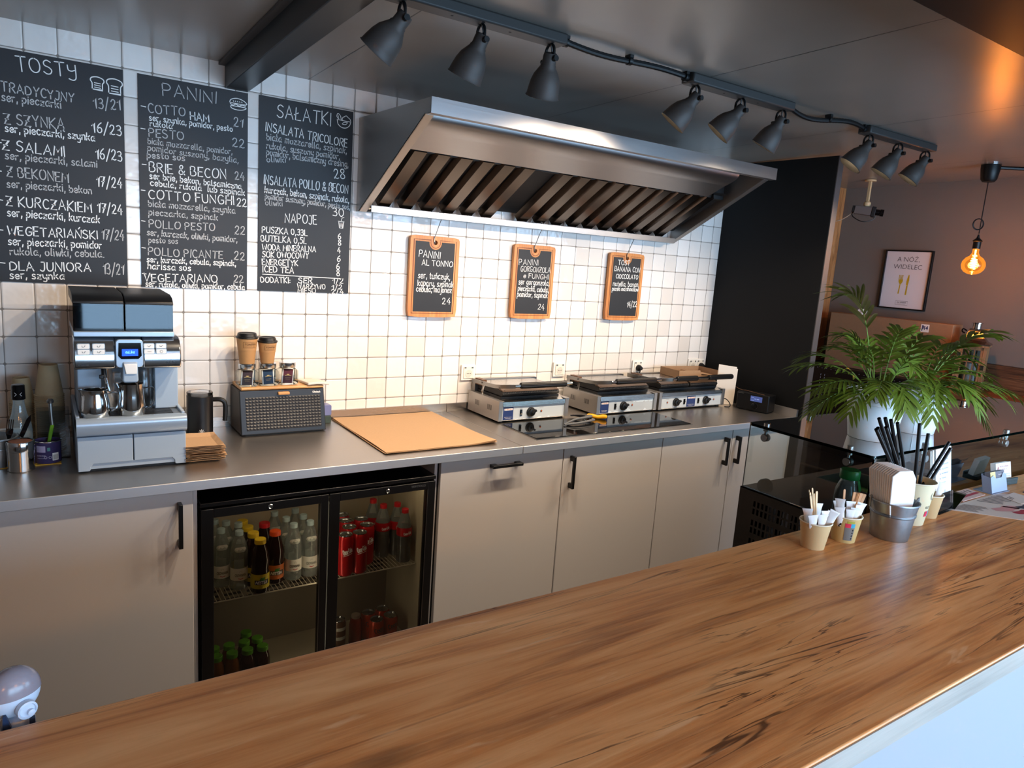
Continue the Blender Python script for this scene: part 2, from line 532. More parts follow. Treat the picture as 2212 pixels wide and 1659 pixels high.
def arc(cx, cy, r, a0, a1, n=8):
    return [(cx + r * math.cos(math.radians(a0 + (a1 - a0) * i / n)), cy + r * math.sin(math.radians(a0 + (a1 - a0) * i / n))) for i in range(n + 1)]


def rrect(x0, x1, y0, y1, r, n=5):
    return arc(x1 - r, y1 - r, r, 0, 90, n) + arc(x0 + r, y1 - r, r, 90, 180, n) + arc(x0 + r, y0 + r, r, 180, 270, n) + arc(x1 - r, y0 + r, r, 270, 360, n)


# ------------------------------------------------------------------ lettering
_tc = {}


def ftext(s, bold=0.0):
    """flat letters of the built-in typeface, unit em, returns verts, faces, width"""
    key = (s, bold)
    if key in _tc: return _tc[key]
    cu = bpy.data.curves.new('t', 'FONT'); cu.body = s; cu.size = 1.0; cu.resolution_u = 3; cu.offset = bold
    ob = bpy.data.objects.new('t', cu); COL.objects.link(ob)
    dg = bpy.context.evaluated_depsgraph_get(); dg.update()
    ev = ob.evaluated_get(dg); me = ev.to_mesh()
    vs = [(v.co.x, v.co.y) for v in me.vertices]; fs = [tuple(p.vertices) for p in me.polygons]
    ev.to_mesh_clear()
    bpy.data.objects.remove(ob); bpy.data.curves.remove(cu)
    if vs:
        x0 = min(v[0] for v in vs); x1 = max(v[0] for v in vs)
        vs = [(a - x0, b) for a, b in vs]; w = x1 - x0
    else: w = 0
    _tc[key] = (vs, fs, w)
    return _tc[key]


def print_text(mb, s, fn, width=None, height=.01, mi=0, center=False, bold=0.0, slant=0.0):
    """add printed text; fn(u,v) -> point; u right, v up; height = cap height"""
    vs, fs, w = ftext(s, bold)
    if not vs: return
    k = height / .72
    kx = width / w if width else k
    ox = -w * kx / 2 if center else 0
    mb.add([fn(a * kx + ox + slant * b * k, b * k) for a, b in vs], fs, mi)


G = {}


def _g(ch, w, st): G[ch] = (w, st)


for ch, w, st in (
    ('A', 7, '0,0 3.4,10 7,0;1.2,3.4 5.8,3.4'), ('B', 6, '0,0 0,10;~0,10 4,9.7 5,7.6 3.6,5.6 .3,5.3;~.3,5.3 4.6,5 6,2.6 4.2,.3 0,0'),
    ('C', 6, '~6,8.6 4,10 1.6,9 .2,5 1.6,1 4,0 6,1'), ('D', 6.4, '0,0 0,10;~0,10 4,9.2 6.4,5.4 5,1.4 0,0'),
    ('E', 5, '5,10 0,10 0,0 5,0;0,5.2 4.2,5.2'), ('F', 5, '5,10 0,10 0,0;0,5.2 4.2,5.2'),
    ('G', 6.6, '~6.2,8.6 4,10 1.6,9 .2,5 1.6,.9 4,0 6.4,1.4 6.5,4;6.6,4.4 3.8,4.4'), ('H', 6.4, '0,0 0,10;6.4,0 6.4,10;0,5 6.4,5'),
    ('I', .6, '.3,0 .3,10'), ('J', 4.4, '1,10 4.4,10;~4.2,10 4.2,3 3.4,.4 1.6,0 0,1.2'), ('K', 6, '0,0 0,10;6,10 .4,4.8 6,0'),
    ('L', 5, '0,10 0,0 5,0'), ('M', 7.6, '0,0 .6,10 3.8,3.6 7,10 7.6,0'), ('N', 6.4, '0,0 0,10 6.4,0 6.4,10'),
    ('O', 7.2, '~3.6,10 1,8.6 0,5 1,1.4 3.6,0 6.2,1.4 7.2,5 6.2,8.6 3.6,10'), ('P', 5.6, '0,0 0,10;~0,10 4,9.8 5.6,7.4 4,5 0,4.6'),
    ('R', 6, '0,0 0,10;~0,10 4,9.8 5.4,7.6 4,5.4 0,5;2,5 6,0'), ('S', 5.6, '~5.4,8.8 3,10 .8,8.6 1,6.2 4,4.8 5.6,2.8 4.4,.4 2,0 0,1.4'),
    ('T', 6.6, '0,10 6.6,10;3.3,10 3.3,0'), ('U', 6, '~0,10 0,3.4 1.4,.4 3,0 4.8,.6 6,3.4 6,10'), ('V', 6.6, '0,10 3.3,0 6.6,10'),
    ('W', 9, '0,10 2.2,0 4.5,7 6.8,0 9,10'), ('Y', 6, '0,10 3,5 6,10;3,5 3,0'),
    ('Z', 6, '0,10 5.8,10 0,0 6,0;1.2,5 4.6,5'), ('ÿ', 6, '~0,8 .4,4.6 2.6,3.8 5,4.6;~5.6,8.4 5.6,0 4.6,-2.4 2.6,-2.8 .4,-2'),
    ('&', 6.4, '~6.4,0 1.2,7 1.6,9.4 3.2,10 4.4,8.6 3.4,6.4 .6,3.6 .4,1.2 2.4,0 4.8,1.4 6.2,4'),
    ('a', 5.4, '~4.9,5.4 3,6.5 .8,5.2 0,2.6 1.2,.2 3,.4 4.8,3;~4.9,6.3 4.8,1.4 5.6,.1'), ('b', 4.8, '0,10 0,.2;~0,4.6 2.4,6.4 4.6,5 4.8,2.4 3,.1 0,1'),
    ('c', 4.6, '~4.6,5.4 2.8,6.5 .6,5 .1,2.6 1.4,.3 3.2,0 4.6,1.2'), ('d', 5, '~4.8,4.8 2.8,6.4 .6,5 .1,2.4 1.6,.1 4,1.2 4.8,3;4.8,10 4.9,0'),
    ('e', 4.8, '~.3,3.2 4.6,3.6 4.4,5.6 2.6,6.5 .7,5.2 .1,2.8 1.4,.3 3.2,0 4.7,1.2'), ('f', 3.6, '~3.6,9.4 2,9.8 1.3,8 1.3,0;0,6 3.2,6'),
    ('g', 5, '~4.8,5.2 2.8,6.4 .6,5 .2,2.6 1.8,.5 4,1.6 4.8,3.4;~4.9,6.2 4.9,-1.6 3.6,-3.6 1.2,-3.4 .2,-2.4'),
    ('h', 4.6, '0,10 0,0;~0,4 2.4,6.4 4.2,5.4 4.5,3 4.6,0'), ('i', .8, '.4,6.2 .4,0;.4,8.6 .5,8.9'),
    ('j', 2.4, '~2.2,6.2 2.2,-1.6 1.4,-3.4 -.2,-3;2.2,8.6 2.3,8.9'), ('k', 4.6, '0,10 0,0;4.4,6.4 .3,3;1.4,3.8 4.6,0'),
    ('l', 1.6, '~.3,10 .3,1.4 .8,.2 1.7,.2'), ('m', 7.2, '0,6.2 0,0;~0,4.4 1.8,6.4 3.3,5.4 3.4,0;~3.4,4.4 5.2,6.4 6.9,5.4 7.1,0'),
    ('n', 4.8, '0,6.2 0,0;~0,4 2.2,6.4 4.2,5.6 4.6,3 4.7,0'), ('o', 5, '~2.5,6.5 .7,5.4 0,3.2 .8,.9 2.5,0 4.2,.9 5,3.2 4.3,5.4 2.5,6.5'),
    ('p', 4.8, '0,6.3 0,-4;~0,4.8 2.4,6.5 4.6,5 4.8,2.6 3,.2 0,1.2'), ('r', 3.4, '0,6.2 0,0;~0,3.8 1.6,6 3.4,6.1'),
    ('s', 4, '~3.9,5.6 2.2,6.5 .6,5.4 1,3.8 3,2.9 4,1.6 2.8,.1 0,.6'), ('t', 3.6, '~1.5,9 1.5,1.4 2.2,.1 3.6,.6;0,6.2 3.4,6.2'),
    ('u', 4.8, '~0,6.2 .1,2 1.4,.1 3.2,.6 4.6,3;~4.6,6.2 4.6,1.4 5,0'), ('w', 6.6, '~0,6.2 1,.6 2,.2 3.2,4.6 4.4,.2 5.6,.8 6.6,6.2'),
    ('y', 4.8, '~0,6.2 .4,2.4 2,.9 4,2 4.7,3.6;~4.8,6.2 4.7,-1.2 3.6,-3.6 .6,-3.2'), ('z', 4.6, '.2,6.2 4.4,6.2 0,0 4.6,.1;.9,3.1 3.7,3.1'),
    ('v', 4.6, '0,6.2 2.2,0 4.6,6.2'), ('x', 4.6, '0,6.2 4.6,0;4.6,6.2 0,0'),
    ('0', 5.6, '~2.8,10 .6,8 0,5 .6,2 2.8,0 5,2 5.6,5 5,8 2.8,10'), ('1', 3, '0,6.6 2.8,10 2.8,0'),
    ('2', 5.4, '~.2,7.8 1.6,9.8 3.8,9.6 4.6,7.4 3,4 0,.6 1.6,.9 3.6,.2 5.4,.8'), ('3', 5, '~.2,9 2.6,10 4.4,8.4 3.8,6.2 1.6,5.4 4.2,4.8 5,2.6 3.4,.2 0,.8'),
    ('4', 5.6, '3.6,10 0,3.4 5.6,3.4;4.2,6 4.2,0'), ('5', 5, '4.6,10 .8,10 .4,5.6;~.4,5.6 3,6.2 5,4 4.4,1.2 2,0 0,.8'),
    ('6', 5, '~4.2,10 1.4,7.4 .1,3.6 1,.6 3,0 4.8,1.6 4.6,4.2 2.6,5.2 .4,3.8'), ('7', 5, '.2,9.6 4.8,10 1.8,0;1.2,5 4.6,5.3'),
    ('8', 5, '~2.5,5.4 .6,7.2 1,9.4 2.6,10 4.3,9.2 4.4,7.2 2.5,5.4 .2,3.2 .5,.8 2.5,0 4.6,.8 4.8,3.2 2.5,5.4'),
    ('/', 4, '0,-2 4,11'), (',', 1, '.8,1 .2,-2'), ('-', 4, '0,4.6 4,4.4'), (':', .8, '.3,1 .4,1.3;.3,5 .4,5.3'), ('.', .8, '.3,.1 .5,.3')):
    _g(ch, w, st)
for ch, base, extra in (('Ą', 'A', ';~7,0 6,-1.6 7.2,-2.4'), ('ą', 'a', ';~5.4,0 4.6,-1.6 5.6,-2.2'), ('Ę', 'E', ';~5,0 4,-1.6 5.2,-2.4'), ('ę', 'e', ';~4,.4 3.4,-1.4 4.4,-2'),
                        ('Ł', 'L', ';-1.4,4 2.4,6'), ('ł', 'l', ';-1.2,4.6 2,6.4'), ('Ń', 'N', ';3,11.4 4.6,13.4'), ('ń', 'n', ';2.2,8 3.4,9.8'),
                        ('Ó', 'O', ';3.6,11.4 5,13.4'), ('ó', 'o', ';2.4,8 3.6,9.8'), ('Ż', 'Z', ';3,12 3.1,12.4')):
    G[ch] = (G[base][0], G[base][1] + extra)


def catmull(p, n=4):
    out = []
    m = len(p)
    for i in range(m - 1):
        a = p[i - 1] if i > 0 else p[i]; b = p[i]; c = p[i + 1]; d = p[i + 2] if i + 2 < m else p[i + 1]
        for k in range(n):
            t = k / n
            out.append(tuple(.5 * (2 * b[j] + (c[j] - a[j]) * t + (2 * a[j] - 5 * b[j] + 4 * c[j] - d[j]) * t * t + (3 * b[j] - a[j] - 3 * c[j] + d[j]) * t ** 3) for j in range(len(b))))
    out.append(p[-1])
    return out


def ribbon(mb, pts, w, fn, mi=0):
    """flat pen stroke of width w with round ends; fn(u,v)->point"""
    n = len(pts)
    if n < 2: return
    L = []; Rr = []
    for i, p in enumerate(pts):
        a = pts[max(0, i - 1)]; b = pts[min(n - 1, i + 1)]
        dx, dy = b[0] - a[0], b[1] - a[1]; l = math.hypot(dx, dy) or 1
        nx, ny = -dy / l * w / 2, dx / l * w / 2
        if 0 < i < n - 1:
            d1 = (p[0] - a[0], p[1] - a[1]); l1 = math.hypot(*d1) or 1
            cosb = max(.55, (dx * d1[0] + dy * d1[1]) / (l * l1))
            nx /= cosb; ny /= cosb
        L.append((p[0] + nx, p[1] + ny)); Rr.append((p[0] - nx, p[1] - ny))
    vs = [fn(*q) for q in L] + [fn(*q) for q in Rr]
    fs = [(i, n + i, n + i + 1, i + 1) for i in range(n - 1)]
    mb.add(vs, fs, mi)
    for e, o in ((0, 1), (n - 1, n - 2)):
        p, q = pts[e], pts[o]
        a0 = math.atan2(p[1] - q[1], p[0] - q[0])
        cap = [(p[0] + w / 2 * math.cos(a0 - PI / 2 + PI * k / 5), p[1] + w / 2 * math.sin(a0 - PI / 2 + PI * k / 5)) for k in range(6)]
        mb.add([fn(*c) for c in cap], [tuple(range(6))], mi)


def hand_text(mb, s, x0, z0, x1, z1, h, w, fn, mi=0, wild=1.0):
    """hand lettering on a baseline from (x0,z0) to (x1,z1); h = height of a capital"""
    items = []; cur = 0.0
    for ch in s:
        if ch == ' ': cur += 4.2; continue
        if ch not in G: continue
        gw, st = G[ch]
        items.append((ch, cur, st)); cur += gw + 2.4
    tot = cur - 2.4
    if tot <= 0: return
    kx = math.hypot(x1 - x0, z1 - z0) / max(tot, 1e-6); ky = h / 10
    ca = (x1 - x0); sa = (z1 - z0); l = math.hypot(ca, sa) or 1; ca /= l; sa /= l
    for ch, cx, st in items:
        sh = random.uniform(-.05, .08) * wild; dy = random.uniform(-.35, .35) * wild; sc = random.uniform(.95, 1.06)
        for k in st.split(';'):
            sm = k.startswith('~')
            pts = [tuple(float(t) for t in q.split(',')) for q in k.lstrip('~').split()]
            if sm: pts = catmull(pts, 4)
            P = []
            for gx, gy in pts:
                u = (cx + gx + gy * sh) * kx; v = (gy * sc + dy) * ky
                P.append((x0 + u * ca - v * sa, z0 + u * sa + v * ca))
            ribbon(mb, P, w, fn, mi)

# ================================================================== the room
b = MB(); b.box(-1.6, 5.2, -6.0, .2, -.08, 0); struct('floor', b, FLOORM)
b = MB(); b.box(-1.6, 3.70, 0, .10, 0, 2.42); struct('wall_back', b, TILE)
b = MB(); b.box(3.70, 5.1, 0.001, .10, 0, 2.42); struct('trim_1', b, CLAD)
b = MB(); b.box(4.98, 5.08, -3.55, 0, 0, 2.52); b.box(4.98, 5.08, -5.6, -5.35, 0, 2.52); b.box(4.98, 5.08, -5.35, -3.55, 0, .35); b.box(4.98, 5.08, -5.35, -3.55, 2.25, 2.52)
struct('wall_right', b, GREYW)
b = MB()
for y in (-3.60, -4.475, -5.35): b.box(5.0, 5.05, y, y + .05, .35, 2.25)
b.box(5.0, 5.05, -5.30, -3.60, .35, .40); b.box(5.0, 5.05, -5.30, -3.60, 2.20, 2.25)
struct('window_2', b, BLACKP)
b = MB(); b.box(-1.6, -1.5, -5.6, 0, 0, 2.52); struct('wall_left', b, GREYW)
b = MB()   # shop front with one wide window opening
b.box(-1.5, 4.98, -5.55, -5.45, 0, .40); b.box(-1.5, 4.98, -5.55, -5.45, 2.2, 2.54)
b.box(-1.5, .3, -5.55, -5.45, .40, 2.2); b.box(4.6, 4.98, -5.55, -5.45, .40, 2.2)
struct('wall_front', b, GREYW)
b = MB()
for x in (.3, 1.72, 3.13, 4.55): b.box(x, x + .05, -5.53, -5.47, .40, 2.2)
b.box(.35, 4.55, -5.53, -5.47, .40, .45); b.box(.35, 4.55, -5.53, -5.47, 2.15, 2.2)
struct('window_1', b, BLACKP)
SL = .022
b = MB()
b.add([(-1.6, .1, 2.376), (5.1, .1, 2.376), (5.1, -5.6, 2.378 + SL * 5.6), (-1.6, -5.6, 2.378 + SL * 5.6),
       (-1.6, .1, 2.46), (5.1, .1, 2.46), (5.1, -5.6, 2.62), (-1.6, -5.6, 2.62)],
      [(0, 1, 2, 3), (7, 6, 5, 4), (0, 4, 5, 1), (1, 5, 6, 2), (2, 6, 7, 3), (3, 7, 4, 0)])
struct('ceiling', b, CEIL)


def cz(y): return 2.378 - SL * y


b = MB()   # dark cross beam on the left, with a thin gasket along it
b.prism([(0, 2.282), (0, 2.376), (-3.0, cz(-3.0) - .001), (-3.0, 2.282 + .066)], 'x', .659, .748)
struct('trim_2', b, BEAMM, bev=.003)
b = MB(); b.prism([(0, 2.366), (0, 2.376), (-3.0, cz(-3) - .001), (-3.0, cz(-3) - .011)], 'x', .636, .659)
struct('trim_3', b, GREYCAP)
b = MB(); b.box(.3, 4.98, -2.74, -2.44, 2.15, cz(-2.44) - .001); struct('trim_4', b, DBEAM, bev=.004)
b = MB()   # black partition at the end of the kitchen run
b.box(3.672, 3.716, -.752, 0, 0, 2.376)
o = struct('wall_partition', b, BLACKPANEL)
b = MB(); b.box(3.672, 3.718, -.757, -.752, 0, 2.376); put('edge_strip', b, GREYCAP, o)

# ------------------------------------------------------------------ steel worktop in two sheets
for (x0, x1, lab) in ((-.95, 1.734, 'long stainless steel worktop carrying the coffee machine and bread box'), (1.737, 3.655, 'stainless steel worktop section under the panini grills and the hob')):
    t = thing('worktop', lab, 'worktop', ((x0 + x1) / 2, -.36, .87))
    b = MB(); b.box(x0, x1, -.713, -.002, .868, .9); put('steel_top', b, WTOP, t, bev=.001)
    b = MB(); b.box(x0, x1, -.7165, -.713, .867, .8998); put('front_edge', b, WEDGE, t, bev=.0012)  # front face in the paler steel, as if caught by window light
    b = MB(); b.box(x0, x1, -.012, -.0008, .9004, .943)
    solo('steel_upstand', b, STEEL, 'low steel upstand along the tiles behind the ' + ('coffee machine and bread box' if x0 < 0 else 'panini grills'), 'upstand', ((x0 + x1) / 2, -.006, .9))
b = MB(); b.box(3.656, 3.671, -.728, -.45, .868, .95)
solo('steel_upstand', b, STEELZ, 'short steel upstand at the right end of the worktop, on the black partition', 'upstand', (3.663, -.58, .87))


# ------------------------------------------------------------------ base cabinets
def handle(parent, x, z, vert=True, y=-.70, L=.153):
    b = MB(); w = .0065
    if vert:
        b.box(x - w, x + w, y - .034, y - .022, z - L / 2, z + L / 2)
        for s in (-1, 1):
            zc = z + s * (L / 2 - .012); b.box(x - w, x + w, y - .024, y, zc - .012, zc + .012)
    else:
        b.box(x - L / 2, x + L / 2, y - .034, y - .022, z - w, z + w)
        for s in (-1, 1):
            xc = x + s * (L / 2 - .014); b.box(xc - .014, xc + .014, y - .024, y, z - w, z + w)
    return put('handle', b, BLACKP, parent, bev=.0015, label='black square bar handle')


def cabinet(x0, x1, label, hx, vert=True, hz=.752):
    t = thing('base_cabinet', label, 'cabinet', ((x0 + x1) / 2, -.35, 0), group='white cabinets under the worktop')
    b = MB(); b.box(x0, x1, -.678, -.03, .10, .862); b.box(x0, x1, -.62, -.03, 0, .10); put('carcass', b, BLACKM, t)
    b = MB(); b.box(x0 + .003, x1 - .003, -.70, -.68, .10, .8635)
    d = put('door', b, CABW, t, bev=.0015)
    handle(d, hx, hz, vert)
    return t


cabinet(-.21, .417, 'white base cabinet at the far left, under the coffee machine', .372)
cabinet(1.343, 1.975, 'white front with a horizontal black handle, beside the drinks cooler', 1.655, False, .826)
cabinet(1.975, 2.6075, 'white cabinet below the hob, handle on its left edge', 2.02)
cabinet(2.6075, 3.1445, 'wide white cabinet with its handle on the right edge', 3.084)
cabinet(3.1445, 3.668, 'white corner cabinet partly seen through the side glass of the display', 3.18)
b = MB(); b.box(.4175, .43, -.68, -.03, 0, .8675); b.box(1.327, 1.3395, -.68, -.03, 0, .8675); b.box(.43, 1.327, -.03, -.015, 0, .8675)
solo('niche_lining', b, [CABW], 'pale side panels lining the niche around the black drinks cooler', 'panel', (.87, -.35, 0))


# ------------------------------------------------------------------ chalkboards on the tiles
def wallfn(y):
    return lambda u, v: (u, y, v)


T1 = [('TOSTÿ', -0.021, 2.214, 0.155, 2.226, 0.0473),
    ('TRADYCYJNY', -0.068, 2.139, 0.143, 2.138, 0.0298, 1),
    ('ser, pieczarki', -0.068, 2.107, 0.104, 2.111, 0.0258, 1),
    ('13/21', 0.206, 2.13, 0.291, 2.136, 0.0355, 1),
    ('Z SZYNKĄ', -0.064, 2.032, 0.111, 2.04, 0.0344, 1),
    ('ser, pieczarki, szynka', -0.063, 2.006, 0.205, 2.013, 0.0262),
    ('16/23', 0.198, 2.044, 0.292, 2.045, 0.0353),
    ('-', -0.086, 1.958, -0.076, 1.959, 0.0157),
    ('Z SALAMI', -0.074, 1.943, 0.11, 1.946, 0.0337),
    ('ser, pieczarki, salami', -0.067, 1.914, 0.21, 1.92, 0.0254, 1),
    ('16/23', 0.207, 1.951, 0.292, 1.953, 0.0358),
    ('-', -0.089, 1.864, -0.08, 1.864, 0.0159),
    ('Z BEKONEM', -0.065, 1.854, 0.118, 1.856, 0.0331, 1),
    ('ser, pieczarki, bekon', -0.066, 1.818, 0.19, 1.823, 0.0257, 1),
    ('17/24', 0.207, 1.852, 0.289, 1.853, 0.0374),
    ('-', -0.092, 1.765, -0.082, 1.764, 0.0161),
    ('Z KURCZAKIEM', -0.071, 1.755, 0.188, 1.755, 0.0335),
    ('ser, pieczarki, kurczak', -0.069, 1.719, 0.212, 1.719, 0.0271),
    ('17/24', 0.207, 1.758, 0.288, 1.756, 0.0355),
    ('-', -0.095, 1.661, -0.085, 1.661, 0.0163),
    ('WEGETARIAŃSKI', -0.071, 1.653, 0.205, 1.659, 0.0306),
    ('ser, pieczarki, pomidor', -0.071, 1.618, 0.217, 1.624, 0.0275),
    ('rukola, oliwki, cebula.', -0.067, 1.584, 0.224, 1.592, 0.0254, 1),
    ('17/24', 0.218, 1.661, 0.291, 1.658, 0.0383, 1),
    ('-', -0.098, 1.547, -0.084, 1.546, 0.0165),
    ('DLA JUNIORA', -0.07, 1.528, 0.179, 1.536, 0.0311),
    ('ser, szynka', -0.071, 1.499, 0.093, 1.504, 0.0257),
    ('13/21', 0.22, 1.529, 0.288, 1.53, 0.0413, 1)]
T2 = [('PANINI', 0.435, 2.215, 0.626, 2.217, 0.0423, 1),
    ('-', 0.358, 2.157, 0.374, 2.156, 0.0154),
    ('COTTO', 0.384, 2.143, 0.512, 2.151, 0.031, 1),
    ('HAM', 0.531, 2.142, 0.599, 2.144, 0.0277),
    ('21', 0.692, 2.142, 0.726, 2.142, 0.034, 1),
    ('ser, szynka, pomidor, pesto', 0.387, 2.116, 0.687, 2.121, 0.0218),
    ('rukola', 0.389, 2.095, 0.466, 2.097, 0.0208),
    ('-', 0.358, 2.075, 0.372, 2.075, 0.0155),
    ('PESTO', 0.385, 2.056, 0.506, 2.062, 0.0303, 1),
    ('22', 0.687, 2.063, 0.733, 2.062, 0.0321, 1),
    ('biała mozzarella, pomidor,', 0.38, 2.029, 0.686, 2.032, 0.022, 1),
    ('pomidor suszony, bazylia,', 0.379, 2.004, 0.71, 2.002, 0.022, 1),
    ('pesto sos', 0.377, 1.978, 0.509, 1.984, 0.0221, 1),
    ('-', 0.359, 1.944, 0.373, 1.944, 0.0158),
    ('BRIE & BECON', 0.384, 1.926, 0.663, 1.932, 0.036),
    ('24', 0.698, 1.934, 0.734, 1.936, 0.0315, 1),
    ('ser brie, bekon, balsamiczna', 0.385, 1.901, 0.721, 1.9, 0.0223),
    ('cebula, rukola  lub szpinak', 0.387, 1.876, 0.735, 1.875, 0.0224),
    ('-', 0.354, 1.847, 0.367, 1.847, 0.016),
    ('COTTO FUNGHI', 0.38, 1.826, 0.694, 1.834, 0.0332),
    ('22', 0.705, 1.828, 0.743, 1.829, 0.0331),
    ('biała mozzarella, szynka', 0.379, 1.796, 0.698, 1.799, 0.0237, 1),
    ('pieczarka, szpinak', 0.379, 1.764, 0.63, 1.766, 0.0227, 1),
    ('-', 0.353, 1.732, 0.365, 1.731, 0.0162),
    ('POLLO PESTO', 0.38, 1.716, 0.619, 1.722, 0.0283, 1),
    ('22', 0.696, 1.716, 0.736, 1.715, 0.0335, 1),
    ('ser, kurczak, oliwki, pomidor,', 0.372, 1.687, 0.706, 1.683, 0.0229, 1),
    ('pesto sos', 0.377, 1.658, 0.48, 1.662, 0.0208, 1),
    ('-', 0.353, 1.63, 0.365, 1.629, 0.0164),
    ('POLLO PICANTE', 0.375, 1.61, 0.649, 1.612, 0.0297, 1),
    ('22', 0.694, 1.611, 0.735, 1.611, 0.0339, 1),
    ('ser, kurczak, cebula, szpinak,', 0.37, 1.583, 0.701, 1.585, 0.0221),
    ('harissa sos', 0.372, 1.557, 0.527, 1.556, 0.0243),
    ('-', 0.351, 1.53, 0.365, 1.529, 0.0166),
    ('VEGETARIANO', 0.358, 1.507, 0.629, 1.515, 0.03),
    ('22', 0.693, 1.516, 0.732, 1.516, 0.0296, 1),
    ('ser, rukola, oliwki, pomidor, cebula', 0.364, 1.487, 0.737, 1.488, 0.0234)]
T3 = [('SAŁATKI', 0.863, 2.206, 1.092, 2.207, 0.0506),
    ('INSALATA TRICOLORE', 0.817, 2.144, 1.167, 2.128, 0.0337),
    ('biała mozzarella, szpinak,', 0.822, 2.109, 1.166, 2.101, 0.026, 1),
    ('rukola, suszony pomidor,', 0.822, 2.075, 1.135, 2.072, 0.025, 1),
    ('pomidor, balsamiczny dresing,', 0.822, 2.048, 1.175, 2.044, 0.025, 1),
    ('oliwki', 0.824, 2.021, 0.901, 2.029, 0.0229, 1),
    ('28', 1.114, 1.988, 1.162, 1.993, 0.0399),
    ('INSALATA POLLO & BECON', 0.812, 1.932, 1.178, 1.931, 0.0357),
    ('kurczak, bekon, szpinak, rukola,', 0.816, 1.896, 1.183, 1.891, 0.0266),
    ('pomidor suszony, pomidor, pesto sos,', 0.818, 1.871, 1.188, 1.862, 0.0232, 1),
    ('oliwki', 0.82, 1.845, 0.89, 1.848, 0.021, 1),
    ('30', 1.112, 1.827, 1.161, 1.828, 0.0332),
    ('NAPOJE', 0.902, 1.782, 1.039, 1.784, 0.0369),
    ('PUSZKA 0,33L', 0.807, 1.731, 0.999, 1.732, 0.0248),
    ('6', 1.139, 1.728, 1.151, 1.729, 0.025),
    ('BUTELKA 0,5L', 0.803, 1.695, 0.995, 1.697, 0.0248),
    ('8', 1.14, 1.702, 1.152, 1.703, 0.0226),
    ('WODA MINERALNA', 0.808, 1.659, 1.038, 1.665, 0.0238),
    ('4', 1.138, 1.667, 1.151, 1.668, 0.0252),
    ('SOK OWOCOWY', 0.809, 1.629, 1.006, 1.634, 0.0239),
    ('6', 1.137, 1.63, 1.151, 1.631, 0.024),
    ('ENERGETYK', 0.809, 1.596, 0.96, 1.6, 0.024),
    ('6', 1.135, 1.595, 1.148, 1.596, 0.0254),
    ('ICED TEA', 0.811, 1.566, 0.942, 1.568, 0.0252),
    ('8', 1.137, 1.564, 1.15, 1.565, 0.0268),
    ('DODATKI:', 0.803, 1.522, 0.928, 1.524, 0.0241),
    ('SER', 0.964, 1.526, 1.025, 1.527, 0.0224),
    ('1/2', 1.118, 1.529, 1.167, 1.531, 0.0217),
    ('WARZYWO', 0.96, 1.501, 1.085, 1.503, 0.0212),
    ('1/2', 1.116, 1.503, 1.164, 1.505, 0.0205),
    ('MIĘSO', 0.962, 1.481, 1.042, 1.485, 0.02),
    ('2/4', 1.115, 1.483, 1.17, 1.485, 0.0218)]
TC1 = [('PANINI', 1.53, 1.676, 1.644, 1.672, 0.0304),
    ('AL TONNO', 1.548, 1.637, 1.715, 1.637, 0.0257),
    ('ser, tuńczyk,', 1.531, 1.575, 1.704, 1.573, 0.0295),
    ('kapary, szpinak', 1.531, 1.539, 1.725, 1.537, 0.0284),
    ('cebula, majonez', 1.525, 1.51, 1.717, 1.51, 0.0272),
    ('24', 1.669, 1.453, 1.712, 1.452, 0.0293)]
TC2 = [('PANINI', 2.109, 1.67, 2.232, 1.674, 0.028, 1),
    ('GORGONZOLA', 2.122, 1.637, 2.315, 1.637, 0.0268, 1),
    ('e FUNGHI', 2.143, 1.603, 2.306, 1.602, 0.0243, 1),
    ('ser gorgonzola,', 2.115, 1.569, 2.315, 1.568, 0.0283),
    ('pieczarka, cebula,', 2.114, 1.535, 2.314, 1.533, 0.0271),
    ('pomidor, szpinak', 2.111, 1.504, 2.309, 1.502, 0.0271),
    ('24', 2.252, 1.437, 2.293, 1.435, 0.0321, 1)]
TC3 = [('TOST', 2.798, 1.708, 2.886, 1.709, 0.0264),
    ('BANANA CON', 2.773, 1.671, 2.973, 1.672, 0.0264),
    ('CIOCCOLATO', 2.79, 1.63, 2.961, 1.632, 0.0236),
    ('nutella, banan,', 2.773, 1.586, 2.975, 1.587, 0.0266),
    ('pianki marshmallow', 2.769, 1.558, 2.975, 1.561, 0.0237),
    ('14/22', 2.897, 1.466, 2.975, 1.467, 0.0335)]



def board(x0, x1, z0, z1, T, label, icons, lw=.0036):
    t = thing('chalkboard', label, 'chalkboard', ((x0 + x1) / 2, 0, z0), group='chalkboard menus on the tiled wall')
    b = MB(); b.box(x0, x1, -.006, -.0005, z0, z1); put('slate', b, SLATE, t)
    b = MB(); fn = wallfn(-.0068)
    for r in T:
        fl = 1 if len(r) > 6 else 0
        w = lw * (1.0 if r[5] > .022 else .85)
        hand_text(b, r[0], r[1], r[2], r[3], r[4], r[5], w, fn, fl)
    for pts, w in icons: ribbon(b, pts, w, fn, 0)
    put('chalk_lettering', b, [CHALK, CHALKF], t, smooth=0, fix=False, label='white hand written menu lettering')
    return t


def bread(x, z, s):
    o = catmull([(x + .1 * s, z), (x + .1 * s, z + .5 * s), (x - .02 * s, z + .72 * s), (x + .08 * s, z + .95 * s), (x + .5 * s, z + 1.05 * s), (x + .92 * s, z + .92 * s), (x + 1.0 * s, z + .7 * s), (x + .88 * s, z + .5 * s), (x + .88 * s, z)], 3)
    o.append((x + .1 * s, z))
    return [(o, .0036)] + [([(x + .28 * s, z + k * s), (x + .72 * s, z + (k - .02) * s)], .003) for k in (.18, .36, .54)]


